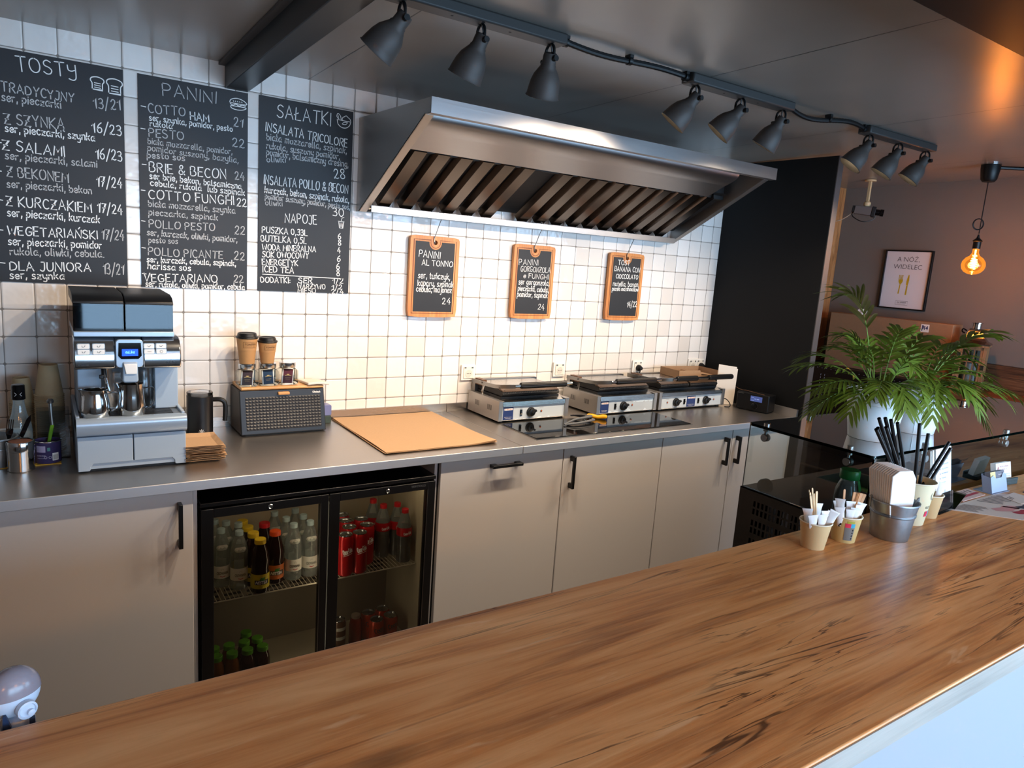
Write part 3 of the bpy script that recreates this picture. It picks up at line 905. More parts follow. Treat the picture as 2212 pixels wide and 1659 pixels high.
board(-.10, .302, 1.488, 2.28, T1, 'black chalk menu of toasts above the coffee machine, farthest left', bread(.198, 2.195, .042) + bread(.249, 2.19, .05))
bz = 2.231
icB = [(catmull([(.676, bz), (.682, bz + .013), (.706, bz + .02), (.732, bz + .013), (.739, bz), (.676, bz)], 3), .003),
       (catmull([(.679, bz - .004), (.69, bz - .008), (.70, bz - .003), (.712, bz - .008), (.724, bz - .003), (.737, bz - .006)], 3), .003),
       (catmull([(.679, bz - .011), (.684, bz - .02), (.706, bz - .024), (.73, bz - .02), (.737, bz - .011), (.679, bz - .011)], 3), .003)]
icB += [([(.69 + i * .008, bz + .009), (.692 + i * .008, bz + .006)], .0025) for i in range(5)]
board(.350, .747, 1.486, 2.278, T2, 'black chalk menu of panini in the middle, below the dark ceiling beam', icB)
icS = [(catmull([(1.12, 2.238), (1.124, 2.220), (1.14, 2.208), (1.16, 2.208), (1.176, 2.220), (1.181, 2.238)], 3), .003), ([(1.119, 2.238), (1.182, 2.236)], .003),
       (catmull([(1.142, 2.238), (1.144, 2.249), (1.152, 2.254), (1.16, 2.259), (1.17, 2.252), (1.178, 2.247), (1.181, 2.238)], 2), .003),
       (catmull([(1.128, 2.239), (1.118, 2.25), (1.122, 2.263), (1.133, 2.256), (1.138, 2.24)], 3), .003), ([(1.128, 2.239), (1.124, 2.255)], .002),
       (catmull([(1.142, 2.222), (1.15, 2.23), (1.166, 2.232), (1.158, 2.222), (1.142, 2.222)], 3), .0025),
       ([(1.139, 1.805), (1.143, 1.778), (1.158, 1.778), (1.162, 1.805), (1.139, 1.805)], .003), ([(1.137, 1.807), (1.164, 1.806)], .003), ([(1.15, 1.807), (1.154, 1.822), (1.163, 1.825)], .0025),
       ([(1.146, 1.798), (1.147, 1.784)], .002), ([(1.151, 1.798), (1.151, 1.784)], .002), ([(1.156, 1.798), (1.155, 1.784)], .002), ([(.81, 1.557), (1.166, 1.553)], .0032)]
board(.791, 1.193, 1.487, 2.281, T3, 'black chalk menu of salads and drinks, next to the extractor hood', icS)


# ------------------------------------------------------------------ chopping-board menus hung from the hood
def chop(cx, T, label, z0=1.387, z1=1.777, w=.266):
    t = thing('chopping_board_sign', label, 'menu sign', (cx, -.012, z0), group='small wooden menu boards under the hood')
    x0, x1 = cx - w / 2, cx + w / 2
    hz = z1 - .030
    b = MB()
    out = rrect(x0, x1, z0, z1, .016, 4); hole = [(cx + .012 * math.cos(a * PI / 8), hz + .012 * math.sin(a * PI / 8)) for a in range(16)]
    # body with a hole: outer ring to hole ring, bridged
    n = len(out); ring = []
    for p in out:
        ring.append(p)
    m = 64
    def on_out(k):
        a = 2 * PI * k / m; d = (math.cos(a), math.sin(a)); best = None
        for i in range(n):
            p, q = out[i], out[(i + 1) % n]
            ex, ey = q[0] - p[0], q[1] - p[1]; den = d[0] * ey - d[1] * ex
            if abs(den) < 1e-9: continue
            tt = ((p[0] - cx) * ey - (p[1] - hz) * ex) / den; uu = ((p[0] - cx) * d[1] - (p[1] - hz) * d[0]) / den
            if tt > 0 and -1e-6 <= uu <= 1 + 1e-6 and (best is None or tt < best): best = tt
        return (cx + d[0] * best, hz + d[1] * best)
    O = [on_out(k) for k in range(m)]
    # keep true corners
    for cxx in (x0 + .005, x1 - .005):
        for czz in (z0 + .005, z1 - .005):
            k = min(range(m), key=lambda i: (O[i][0] - cxx) ** 2 + (O[i][1] - czz) ** 2); O[k] = (cxx, czz)
    I = [(cx + .011 * math.cos(2 * PI * k / m), hz + .011 * math.sin(2 * PI * k / m)) for k in range(m)]
    ya, yb = -.028, -.010
    vs = [(p[0], ya, p[1]) for p in O] + [(p[0], ya, p[1]) for p in I] + [(p[0], yb, p[1]) for p in O] + [(p[0], yb, p[1]) for p in I]
    fs = []
    for k in range(m):
        l = (k + 1) % m
        fs += [(k, l, m + l, m + k), (2 * m + k, 3 * m + k, 3 * m + l, 2 * m + l), (k, 2 * m + k, 2 * m + l, l), (m + k, m + l, 3 * m + l, 3 * m + k)]
    b.add(vs, fs)
    w_ = put('wooden_board', b, BOARDW, t)
    # juice groove and inset slate, both following the round notch below the hole
    def notch(inset, r):
        xa, xb, za, zb = x0 + inset, x1 - inset, z0 + inset, z1 - inset
        p = [(xa, za), (xb, za), (xb, zb)]
        h = zb - hz; a = math.degrees(math.asin(max(-1, min(1, h / r))))
        p += [(cx + r * math.cos(math.radians(q)), hz + r * math.sin(math.radians(q))) for q in [a + (-180 - 2 * a) * i / 16 for i in range(17)]]
        p += [(xa, zb)]
        return p
    b = MB(); g = notch(.019, .026); g2 = g + [g[0]]
    ribbon(b, g2, .0035, wallfn(-.0284)); put('groove', b, mat('groove_wood', '7d4319', .5), t, smooth=0, fix=False)
    b = MB(); pl = notch(.027, .034)
    b.prism(pl, 'y', -.0292, -.0262); put('slate_inset', b, SLATE, t)
    b = MB(); fn = wallfn(-.0300)
    for r in T: hand_text(b, r[0], r[1], r[2], r[3], r[4], r[5], .0034 if r[5] > .0145 else .0030, fn, 1 if len(r) > 6 else 0)
    put('chalk_lettering', b, [CHALK, mat('chalk_mid', 'c9c9c9', .8)], t, smooth=0, fix=False)
    # S hook from the hood gutter
    h = MB()
    p = [(cx - .012, -.055, 1.874), (cx - .008, -.068, 1.884), (cx + .002, -.070, 1.892), (cx + .012, -.066, 1.888), (cx + .014, -.062, 1.875), (cx + .006, -.050, 1.84), (cx - .004, -.036, 1.79), (cx - .010, -.0315, hz + .018), (cx - .006, -.033, hz - .002), (cx + .002, -.018, hz - .006), (cx + .008, -.004, hz + .006), (cx + .012, -.006, hz + .022)]
    h.tube(catmull(p, 4), .0019, 6)
    solo('s_hook', h, DULLST, 'thin steel S-hook holding the ' + label.split(',')[0], 'hook', (cx, -.035, hz), 'steel hooks on the hood gutter')
    return t


chop(1.617, TC1, 'tuna panini chopping board menu, left of the three under the hood')
chop(2.209, TC2, 'gorgonzola panini chopping board menu, middle one under the hood')
chop(2.867, TC3, 'banana toast chopping board menu, right of the three under the hood')

# ------------------------------------------------------------------ extractor hood
t = thing('extractor_hood', 'large stainless steel extractor hood with slanted baffle filters over the grills', 'extractor hood', (2.22, -.35, 1.86))
X0, X1 = 1.222, 3.226
side = [(0, 2.262), (-.70, 2.252), (-.70, 2.197), (-.655, 2.197), (-.03, 1.858), (0, 1.858)]
for a, c in ((X0, X0 + .004), (X1 - .004, X1)):
    b = MB(); b.prism(side, 'x', a, c); put('side_panel', b, STEELZ, t)
for a, c in ((X0, X0 + .036), (X1 - .036, X1)):
    b = MB(); b.prism([(-.655, 2.197), (-.03, 1.858), (-.03, 1.863), (-.655, 2.202)], 'x', a, c); put('side_flange', b, STEELZ, t)
b = MB(); b.prism([(0, 2.262), (-.70, 2.252), (-.70, 2.247), (0, 2.257)], 'x', X0 + .004, X1 - .004); put('top_panel', b, STEELZ, t)
b = MB(); b.box(X0, X1, -.704, -.70, 2.196, 2.253); b.box(X0, X1, -.70, -.668, 2.196, 2.1985); put('front_lip', b, HOODS, t)
b = MB()
pl = catmull([(-.63, 2.245), (-.628, 2.21), (-.615, 2.185), (-.58, 2.165), (-.54, 2.150)], 4) + [(-.43, 2.100), (-.40, 2.12), (-.55, 2.18), (-.60, 2.245)]
b.prism(pl, 'x', 1.262, 3.03); put('plenum', b, HOODS, t, smooth=40)
b = MB(); b.box(1.26, 3.19, -.40, -.01, 2.10, 2.245); b.prism([(-.42, 2.13), (-.05, 1.93), (-.01, 1.93), (-.01, 2.13)], 'x', 1.26, 3.19); put('filter_bay', b, BLACKM, t)
b = MB(); b.box(1.262, 3.186, -.075, -.028, 1.858, 1.862); b.box(1.262, 3.186, -.079, -.075, 1.858, 1.886); b.box(1.262, 3.186, -.032, -.028, 1.858, 1.886); put('grease_gutter', b, HOODS, t)
# baffles: channels running down the slope
d0 = Vector((0, -.425, 2.092)); d1 = Vector((0, -.060, 1.896)); dr = (d1 - d0); nrm = Vector((0, dr.z, -dr.y)).normalized()
if nrm.z > 0: nrm = -nrm
xs = [1.29 + i * .1085 for i in range(17)]
for i, x in enumerate(xs):
    if i == 6: continue
    b = MB(); wd = .078
    prof = [(-.5, 0), (-.36, .030), (.36, .030), (.5, 0), (.46, -.003), (.33, .026), (-.33, .026), (-.46, -.003)]
    A = [d0 + Vector((x + u * wd + .035, 0, 0)) + nrm * (v - .034) for u, v in prof]; B = [d1 + Vector((x + u * wd + .035, 0, 0)) + nrm * (v - .022) for u, v in prof]
    n = len(prof)
    b.add([tuple(p) for p in A + B], [tuple(range(n)), tuple(range(2 * n - 1, n - 1, -1))] + [(k, n + k, n + (k + 1) % n, (k + 1) % n) for k in range(n)])
    put('filter_baffle', b, FILTER, t, smooth=0)

# ------------------------------------------------------------------ ceiling spotlight bars
def shade_obj(parent, ax, lean_x, lean_y, bar_z, y):
    """spot head hanging at ax; lean gives the aim of the shade"""
    base = Vector((ax, y, bar_z))
    br = MB()
    z0 = -.012
    for s in (-1, 1):
        br.tube(catmull([(ax, y + s * .004, bar_z), (ax, y + s * .016, bar_z - .008), (ax, y + s * .022, bar_z - .022), (ax, y + s * .022, bar_z - .052)], 4), .0045, 8)
    br.tube([(ax, y - .034, bar_z - .048), (ax, y + .034, bar_z - .048)], .0045, 8)
    for s in (-1, 1):
        br.tube([(ax, y + s * .026, bar_z - .048), (ax, y + s * .038, bar_z - .048)], .009, 10)
    br.tube(catmull([(ax + .002, y, bar_z), (ax + .012, y + .006, bar_z - .02), (ax - .004, y - .004, bar_z - .035), (ax, y, bar_z - .05)], 4), .0028, 6)
    put('bracket', br, BLACKP, parent)
    d = Vector((lean_x, lean_y, -1)).normalized()
    q = Vector((0, 0, -1)).rotation_difference(d).to_matrix().to_4x4()
    M = Matrix.Translation(base + Vector((0, 0, -.048))) @ q @ Matrix.Diagonal((1.06, 1.06, .88, 1))
    sh = MB(); sh.xf = M
    prof = [(.006, .026), (.019, .024), (.021, .012), (.021, -.012), (.024, -.018), (.024, -.022), (.030, -.034), (.039, -.052), (.045, -.076), (.048, -.100), (.050, -.122), (.0525, -.126), (.050, -.127), (.0485, -.124), (.046, -.100), (.043, -.076), (.036, -.052), (.020, -.030), (.001, -.028)]
    sh.lathe(prof, 28, cap=False)
    so = put('shade', sh, LAMPP, parent, smooth=50)
    bl = MB(); bl.xf = M; bl.lathe([(.001, -.034), (.014, -.036), (.021, -.05), (.024, -.066), (.020, -.080), (.001, -.086)], 16, cap=False)
    put('bulb', bl, BULBW, so)
    l = bpy.data.lights.new('spot_light', 'SPOT'); l.energy = SPOT_W; l.color = SPOT_C; l.spot_size = math.radians(104); l.spot_blend = .8; l.shadow_soft_size = .022
    lo = bpy.data.objects.new('spot_light', l); COL.objects.link(lo)
    lo.matrix_world = Matrix.Translation(base + Vector((0, 0, -.048)) + d * .088) @ Vector((0, 0, -1)).rotation_difference(d).to_matrix().to_4x4()


BY = -1.19; BZ = cz(BY) - .036
aims = [[(-.60, .62), (-.22, .48), (.12, .42)], [(-.55, .62), (-.58, .66), (-.26, .52)], [(-.52, .50), (-.36, .50), (-.40, .52)]]
tl = ['black three-spot ceiling bar nearest the camera, beside the dark beam', 'middle three-spot ceiling bar above the right half of the hood', 'farthest three-spot ceiling bar, in front of the black partition']
for k, cx in enumerate((1.130, 2.305, 3.462)):
    t = thing('spotlight_bar', tl[k], 'spotlight', (cx, BY, BZ + .036), group='black spotlight bars on the ceiling')
    b = MB(); b.box(cx - .30, cx + .30, BY - .032, BY + .032, BZ, BZ + .0345); put('bar', b, DARKTRACK, t, bev=.006)
    b = MB()
    for s in (-.1, .1): b.lathe([(.004, -.0008), (.004, .001)], 10, (cx + s, BY - .002, BZ))
    put('screw', b, BLACKM, t)
    for j, dx in enumerate((-.255, 0, .255)):
        shade_obj(t, cx + dx, aims[k][j][0], aims[k][j][1], BZ, BY)
for k, (a, c) in enumerate(((1.43, 2.005), (2.605, 3.162))):
    lab = ['black corrugated conduit joining the near and middle spotlight bars', 'black corrugated conduit joining the middle and far spotlight bars'][k]
    t = thing('cable_conduit', lab, 'conduit', (a, BY, BZ), group='conduits between the spotlight bars')
    b = MB(); n = 60; pts = []; rr = []
    for i in range(n + 1):
        f = i / n; sag = (.006 * math.sin(f * PI * 2) + .004 * math.sin(f * PI)) * (1 + k)
        pts.append((a + (c - a) * f, BY + (.012 * k) * math.sin(f * 2 * PI), BZ + .020 - sag)); rr.append(.0095 + .001 * (i % 2))
    b.tube(pts, rr, 10); put('hose', b, BLACKP, t)
    for x in (a + .012, (a + c) / 2, c - .012):
        b = MB(); b.lathe([(.0125, -.008), (.0145, -.006), (.0145, .006), (.0125, .008)], 14); 
        b2 = MB(); b2.xf = Matrix.Translation((x, BY, BZ + .018)) @ Matrix.Rotation(PI / 2, 4, 'Y'); b2.lathe([(.0115, -.008), (.0150, -.007), (.0150, .007), (.0115, .008)], 14); b2.xf = None
        b2.box(x - .008, x + .008, BY - .014, BY + .014, BZ + .026, BZ + .0355)
        put('clip', b2, BLACKP, t)

# ================================================================== things on the worktop
WZ = .9
# ---- coffee machine
cx = .26
t = thing('coffee_machine', 'silver bean-to-cup coffee machine with twin bean hoppers and blue screen', 'coffee machine', (cx, -.30, WZ))
xa, xb = .098, .423
b = MB()
b.prism([(xa, .906), (xa + .032, .906), (xa + .036, .912), (xa + .036, .920), (xa + .044, .930), (cx - .0015, .930), (cx - .0015, 1.022), (xa, 1.022)], 'y', -.516, -.10)
put('drawer', b, LGREY, t, bev=.002)
b = MB()
b.prism([(xb, .906), (xb - .032, .906), (xb - .036, .912), (xb - .036, .920), (xb - .044, .930), (cx + .0015, .930), (cx + .0015, 1.022), (xb, 1.022)], 'y', -.516, -.10)
put('drawer', b, LGREY, t, bev=.002)
b = MB(); b.box(xa + .03, xb - .03, -.511, -.1, .912, .932); b.box(xa + .02, xb - .02, -.49, -.1, .900, .914, 1); put('plinth', b, [LGREY, BLACKP], t)
b = MB()   # drip tray with rolled front lip
lip = [(-.518, 1.026), (-.528, 1.034)] + [(-.508 + .022 * math.cos(math.radians(a)), 1.062 + .022 * math.sin(math.radians(a))) for a in range(180, 80, -15)] + [(-.49, 1.080), (-.47, 1.078), (-.47, 1.070), (-.36, 1.070), (-.36, 1.026)]
b.prism(lip, 'x', xa - .001, xb + .003)
put('drip_tray', b, SILVER, t, smooth=50)
b = MB(); b.box(xa + .010, xb - .008, -.478, -.345, 1.070, 1.0755)
for i in range(7): b.box(xa + .03 + (i % 2) * .0, xb - .03, -.470 + i * .018, -.466 + i * .018, 1.0755, 1.077, 1)
put('drip_grate', b, [DULLST, BLACKP], t)
b = MB(); b.box(xa - .001, xa + .010, -.48, -.1, 1.026, 1.085); b.box(xb - .008, xb + .003, -.48, -.1, 1.026, 1.085); b.box(xa + .01, xb - .008, -.345, -.09, 1.026, 1.08); put('body_side', b, SILVER, t, bev=.002)
b = MB(); b.box(.110, .180, -.375, -.09, 1.076, 1.245); b.box(.345, .421, -.375, -.09, 1.076, 1.245); b.box(.180, .345, -.30, -.09, 1.076, 1.245); put('column', b, LGREY, t, bev=.003)
b = MB()   # concave steel back of the cup bay
bay = [(.180, -.374), (.186, -.360), (.20, -.345), (.225, -.335), (.262, -.332), (.30, -.335), (.325, -.345), (.339, -.360), (.345, -.374), (.345, -.31), (.18, -.31)]
b.prism(bay, 'z', 1.077, 1.244); put('cup_bay', b, SILVERM, t, smooth=60)
b = MB(); b.box(.262, .2632, -.3345, -.333, 1.08, 1.24); put('seam', b, BLACKP, t)
b = MB()   # curved control fascia
pr = [(-.452, 1.237), (-.462, 1.240), (-.466, 1.255), (-.464, 1.29), (-.455, 1.315), (-.440, 1.332), (-.42, 1.342), (-.36, 1.343), (-.10, 1.343), (-.10, 1.237)]
b.prism(pr, 'x', .099, .2175); b.prism(pr, 'x', .3015, .419); b.prism([(y + .012 if y < -.4 else y, z) for y, z in pr], 'x', .2175, .3015)
put('control_fascia', b, SILVERM, t, bev=.004, smooth=50)
b = MB(); fr = rrect(.2185, .3005, 1.243, 1.338, .012)
b.prism(fr, 'y', -.4665, -.452); put('screen_frame', b, SILVER, t, bev=.002)
b = MB(); b.prism([(.2255, 1.283), (.2345, 1.272), (.2855, 1.272), (.2955, 1.283), (.2935, 1.327), (.2275, 1.327)], 'y', -.4685, -.462); put('screen_surround', b, BLACKG, t)
b = MB(); b.box(.2365, .2845, -.4705, -.467, 1.283, 1.306)
sc = put('screen', b, SCREENB, t)
b = MB(); hand_text(b, 'auLika', .247, 1.292, .274, 1.292, .009, .0009, wallfn(-.4712)); put('screen_writing', b, SCREENT, sc, smooth=0, fix=False)
for i, x in enumerate((.127, .170, .319, .356)):
    for j, z in enumerate((1.315, 1.297)):
        b = MB(); y = -.4600 if j == 0 else -.4665
        w = .0165 if i < 2 else .0150
        b.prism(rrect(x - w, x + w, z - .0075, z + .0075, .003, 3), 'y', y - .003, y + .012, 0)
        b.prism(rrect(x - w - .002, x + w + .002, z - .0095, z + .0095, .004, 3), 'y', y - .0012, y + .010, 1)
        k = MB(); f = wallfn(y - .0036)
        if j == 0 or i < 2:
            ribbon(k, [(x - .004, z + .002), (x - .003, z - .002), (x + .002, z - .002), (x + .003, z + .002)], .001, f)
            ribbon(k, [(x + .003, z + .001), (x + .006, z + .002)], .001, f)
        elif i == 2: print_text(k, 'clean', lambda u, v: (x - .006 + u, y - .0036, z - .001 + v), .012, .003)
        else: ribbon(k, [(x + .0042 * math.cos(a * PI / 8), z + .0042 * math.sin(a * PI / 8)) for a in range(17)], .0008, f)
        o = put('button', b, [WHITE, DULLST], t)
        put('button_symbol', k, BLACKP, o, smooth=0, fix=False)
b = MB(); f = lambda x0, z0: (lambda u, v: (x0 + u, -.4672, z0 + v))
print_text(b, 'Saeco', f(.118, 1.252), .022, .0062, bold=.02); ribbon(b, [(.1135 + .0022 * math.cos(a * PI / 6), 1.2545 + .0028 * math.sin(a * PI / 6)) for a in range(13)], .0008, wallfn(-.4672))
hand_text(b, 'auLika', .370, 1.2535, .402, 1.2535, .0095, .0009, wallfn(-.4672), wild=.4); put('maker_lettering', b, mat('dark_print', '2b3138', .5), t, smooth=0, fix=False)
b = MB(); sp = [(.238, 1.262), (.282, 1.262), (.284, 1.20), (.280, 1.192), (.240, 1.192), (.236, 1.20)]
b.prism(sp, 'y', -.476, -.40); put('coffee_spout', b, LGREY, t, bev=.005, seg=3)
b = MB(); b.prism([(.240, 1.257), (.280, 1.257), (.278, 1.222), (.246, 1.222)], 'y', -.481, -.474); put('spout_front', b, WHITE, t, bev=.002)
b = MB(); b.box(xa + .003, .4015, -.44, -.10, 1.344, 1.361); put('hopper_tray', b, SILVER, t, bev=.002)
for x0, x1 in ((.102, .2475), (.2535, .400)):
    b = MB()
    prof = [(-.425, 1.3615), (-.425, 1.452), (-.11, 1.452), (-.11, 1.3615)]
    for a, c in ((x0, x0 + .003), (x1 - .003, x1)): b.prism(prof, 'x', a, c)
    b.box(x0 + .003, x1 - .003, -.425, -.422, 1.3615, 1.452); b.box(x0 + .003, x1 - .003, -.113, -.11, 1.3615, 1.452)
    h = put('bean_hopper', b, SMOKE, t)
    b = MB(); b.box(x0 + .008, x1 - .008, -.36, -.12, 1.364, 1.415); put('bean_funnel', b, BLACKP, h)
    b = MB(); b.prism([(-.428, 1.452), (-.426, 1.462), (-.405, 1.476), (-.36, 1.485), (-.108, 1.487), (-.108, 1.452)], 'x', x0 - .001, x1 + .001); put('hopper_lid', b, BLACKP, t, bev=.002, smooth=50)
b = MB(); b.tube(catmull([(.185, -.43, 1.24), (.186, -.44, 1.215), (.190, -.447, 1.19), (.197, -.45, 1.162)], 4), .0045, 8); w = put('steam_wand', b, CHROME, t)
b = MB(); b.tube([(.184, -.43, 1.238), (.186, -.441, 1.205)], .0085, 8); b.box(.170, .184, -.447, -.435, 1.203, 1.216); put('wand_grip', b, BLACKP, w, bev=.002)


def pitcher(x, y, r0, r1, h, ang, loop, label):
    t = thing('milk_pitcher', label, 'pitcher', (x, y, 1.0772), group='steel milk jugs on the drip tray')
    z = 1.0772
    b = MB(); n = 36; prof = [(r0 * .93, 0), (r0, .004), (r0 * 1.01, h * .25), (r0 * .93, h * .6), (r1, h * .85), (r1 * 1.03, h)]
    inn = [(r - .0015, max(zz, .002)) for r, zz in prof[::-1]]
    b.lathe(prof + inn, n, (x, y, z), cap=True)
    # spout: pull the rim outwards towards the left
    for i, v in enumerate(b.v):
        dx, dy, dz = v[0] - x, v[1] - y, v[2] - z
        a = math.atan2(dy, dx); d = abs((a - PI + PI) % (2 * PI) - PI) if False else abs(math.atan2(math.sin(a - PI), math.cos(a - PI)))
        if dz > h * .7 and d < .5:
            k = (1 - d / .5) * (dz / h - .7) / .3
            b.v[i] = (v[0] - .016 * k, v[1], v[2] + .004 * k)
    put('jug_body', b, CHROME, t, smooth=45)
    b = MB(); u = Vector((math.cos(ang), math.sin(ang), 0))
    P = [Vector((x, y, z)) + u * (r1 * .99) + Vector((0, 0, h * .80)), Vector((x, y, z)) + u * (r1 + loop * .75) + Vector((0, 0, h * .84)), Vector((x, y, z)) + u * (r1 + loop) + Vector((0, 0, h * .72)), Vector((x, y, z)) + u * (r1 + loop * .85) + Vector((0, 0, h * .30)), Vector((x, y, z)) + u * (r0 + .004) + Vector((0, 0, h * .15))]
    pts = catmull([tuple(p) for p in P], 5); wv = Vector((-u.y, u.x, 0))
    vs = []; fs = []
    for p in pts:
        for s in (-.006, .006): vs.append(Vector(p) + wv * s)
    vs2 = [v + Vector((0, 0, .0015)) + u * .0015 for v in vs]
    m = len(pts); N = len(vs)
    for i in range(m - 1):
        a = 2 * i
        fs += [(a, a + 1, a + 3, a + 2), (N + a, N + a + 2, N + a + 3, N + a + 1), (a, a + 2, N + a + 2, N + a), (a + 1, N + a + 1, N + a + 3, a + 3)]
    b.add([tuple(v) for v in vs + vs2], fs); put('jug_handle', b, CHROME, t, smooth=60)


pitcher(.157, -.452, .044, .035, .092, .15, .034, 'smaller steel milk pitcher under the steam wand, left on the drip tray')
pitcher(.264, -.446, .042, .037, .108, .15, .034, 'larger steel milk pitcher under the coffee spout, with a rounded handle')

# ---- corner left of the machine
b = MB(); b.box(-.20, .055, -.375, -.10, .9003, .903); solo('yellow_mat', b, mat('yellow_mat', 'c79a2a', .6), 'thin yellow mat under the purple tin, left of the coffee machine', 'mat', (-.07, -.24, .9))


def cup_stack(x, y, z0, n, rb, rt, hc, pitch, label, group, m):
    """upside-down paper cups nested: the first cup is lowest"""
    proto = None
    for i in range(n):
        if proto is None:
            b = MB(); b.lathe([(rt + .0022, 0), (rt + .0034, .0018), (rt + .0022, .0036), (rt, .004), (rb, hc - .006), (rb, hc), (rb - .0025, hc), (rb - .003, hc - .007), (.001, hc - .007)], 28, cap=False)
            proto = solo('paper_cup', b, m, label[0], 'paper cup', (x, y, z0), group, local=True, smooth=40)
        else:
            o = proto.copy(); COL.objects.link(o); o.location = (x + random.uniform(-.0006, .0006), y, z0 + i * pitch)
            o['label'] = label[1] if i < n - 1 else label[2]
            ORG[o.name] = tuple(o.location)


DCUP = mat('kraft_cup_outer', 'a08a68', .7, noise=.06, nscale=90)
cup_stack(.030, -.175, .9035, 29, .029, .043, .110, .0071, ('lowest kraft paper cup of the tall upturned stack beside the coffee machine', 'nested kraft paper cup within the tall upturned stack beside the coffee machine', 'topmost upturned kraft cup of the tall stack beside the coffee machine'), 'tall stack of paper cups', DCUP)
cup_stack(-.052, -.105, .9005, 26, .026, .038, .090, .0066, ('lowest kraft paper cup of the shorter upturned stack by the tiles', 'nested kraft paper cup within the shorter upturned stack by the tiles', 'topmost upturned kraft cup of the shorter stack at the far left'), 'short stack of paper cups', DCUP)
# cocoa shaker
b = MB(); b.lathe([(.0365, 0), (.038, .002), (.038, .066), (.0395, .067), (.0395, .096), (.038, .099), (.034, .0985)], 32, (-.056, -.405, WZ + .0003), cap=False)
b.lathe([(.0365, 0), (.001, 0.0)], 32, (-.056, -.405, WZ + .0003), cap=False)
t = thing('cocoa_shaker', 'small polished steel shaker with a brown powder mesh top, front left of the worktop', 'shaker', (-.056, -.405, WZ))
put('shaker_body', b, CHROME, t)
b = MB(); b.lathe([(.035, .0965), (.02, .100), (.001, .101)], 32, (-.056, -.405, WZ), cap=True); put('mesh_top', b, mat('cocoa_mesh', '5b3726', .6), t)
# purple tin
t = thing('purple_tin', 'round purple printed tin with barcode, standing on the yellow mat', 'tin', (.018, -.335, .903))
b = MB(); b.lathe([(.038, 0), (.039, .002), (.039, .070), (.040, .072), (.040, .0745), (.037, .0745), (.036, .060), (.001, .058)], 32, (.018, -.335, .9033)); put('tin_body', b, mat('purple_print', '3d3560', .4), t)
b = MB(); b.lathe([(.0405, .0725), (.0408, .075), (.0385, .076)], 32, (.018, -.335, .9033), cap=False); put('tin_rim', b, CHROME, t)


def wrapfn(x, y, z, r, a0):
    """paper label wrapped round an upright cylinder; a0 = angle of u=0, facing the camera around -y"""
    return lambda u, v: (x + r * math.cos(a0 + u / r), y + r * math.sin(a0 + u / r), z + v)


def patch(mb, x, y, z, r, a0, a1, z0, z1, mi=0, n=10, r1=None):
    r1 = r1 or r
    vs = []; fs = []
    for i in range(n + 1):
        a = a0 + (a1 - a0) * i / n
        vs += [(x + r * math.cos(a), y + r * math.sin(a), z + z0), (x + r1 * math.cos(a), y + r1 * math.sin(a), z + z1)]
    for i in range(n): fs.append((2 * i, 2 * i + 2, 2 * i + 3, 2 * i + 1))
    mb.add(vs, fs, mi)


b = MB(); P = (.018, -.335, .9033); rr = .0394
patch(b, *P, rr, -1.25, -.72, .010, .036, 0); patch(b, *P, rr, -2.5, -1.75, .040, .062, 1)
for i in range(7): patch(b, *P, rr + .0002, -1.2 + i * .065, -1.175 + i * .065, .013, .030, 2, 2)
print_text(b, 'cocoa', wrapfn(P[0], P[1], P[2] + .026, rr + .0002, -2.45), .028, .007, 3); print_text(b, 'cappuccino', wrapfn(P[0], P[1], P[2] + .018, rr + .0002, -2.45), .028, .004, 3)
for a in (-1.75, -1.42): ribbon(b, [(math.cos(q * PI / 6) * .004 + a * 0, math.sin(q * PI / 6) * .004) for q in range(13)], .0012, wrapfn(P[0], P[1], P[2] + .022, rr + .0002, a), 3)
patch(b, *P, rr + .0001, -1.62, -1.4, .044, .056, 4)
put('tin_print', b, [PAPERW, mat('lilac_print', '9a96b8', .5), BLACKP, mat('pale_print', 'b8b6cc', .5), mat('teal_print', '4f8a8a', .5)], t, smooth=0, fix=False)
b = MB(); b.tube([(.008, -.335, .962), (.004, -.338, 1.02), (.0, -.34, 1.035)], .002, 6); t2 = thing('green_spoon', 'green handled spatula standing in the purple tin', 'spatula', (.02, -.33, .97))
b = MB(); b.tube(catmull([(.022, -.328, .963), (.028, -.322, .995), (.034, -.318, 1.025)], 3), [.005, .0055, .0055, .006, .006, .006, .006], 8); put('blade', b, mat('lime_plastic', '6fae2a', .4), t2)
b = MB(); b.tube(catmull([(.034, -.318, 1.025), (.032, -.316, 1.06), (.031, -.315, 1.10)], 3), .006, 10); b.lathe([(.001, -.008), (.010, -.004), (.011, .003), (.006, .010), (.001, .011)], 12, (.031, -.315, 1.106)); put('shaft', b, DULLST, t2)
# clear syrup bottle with black cap
t = thing('syrup_bottle', 'clear tapered bottle with a black cap, in front of the cup stacks', 'bottle', (-.058, -.28, WZ))
P = (-.058, -.28, .9033)
b = MB(); b.lathe([(.034, 0), (.036, .003), (.036, .10), (.033, .125), (.022, .16), (.0165, .195), (.0165, .212)], 28, P); put('bottle_body', b, BOTTLEG, t)
b = MB(); b.lathe([(.0185, .208), (.0205, .210), (.0195, .256), (.017, .259), (.001, .259)], 28, P, cap=False); c = put('cap', b, BLACKG, t)
b = MB(); ribbon(b, [(-.006, .010), (.0, .016), (-.006, .022)], .0014, wrapfn(P[0], P[1], P[2] + .212, .0206, -1.8)); ribbon(b, [(.0, .010), (-.006, .016), (.0, .022)], .0014, wrapfn(P[0], P[1], P[2] + .212, .0206, -1.05)); put('cap_mark', b, CHALKF, c, smooth=0, fix=False)
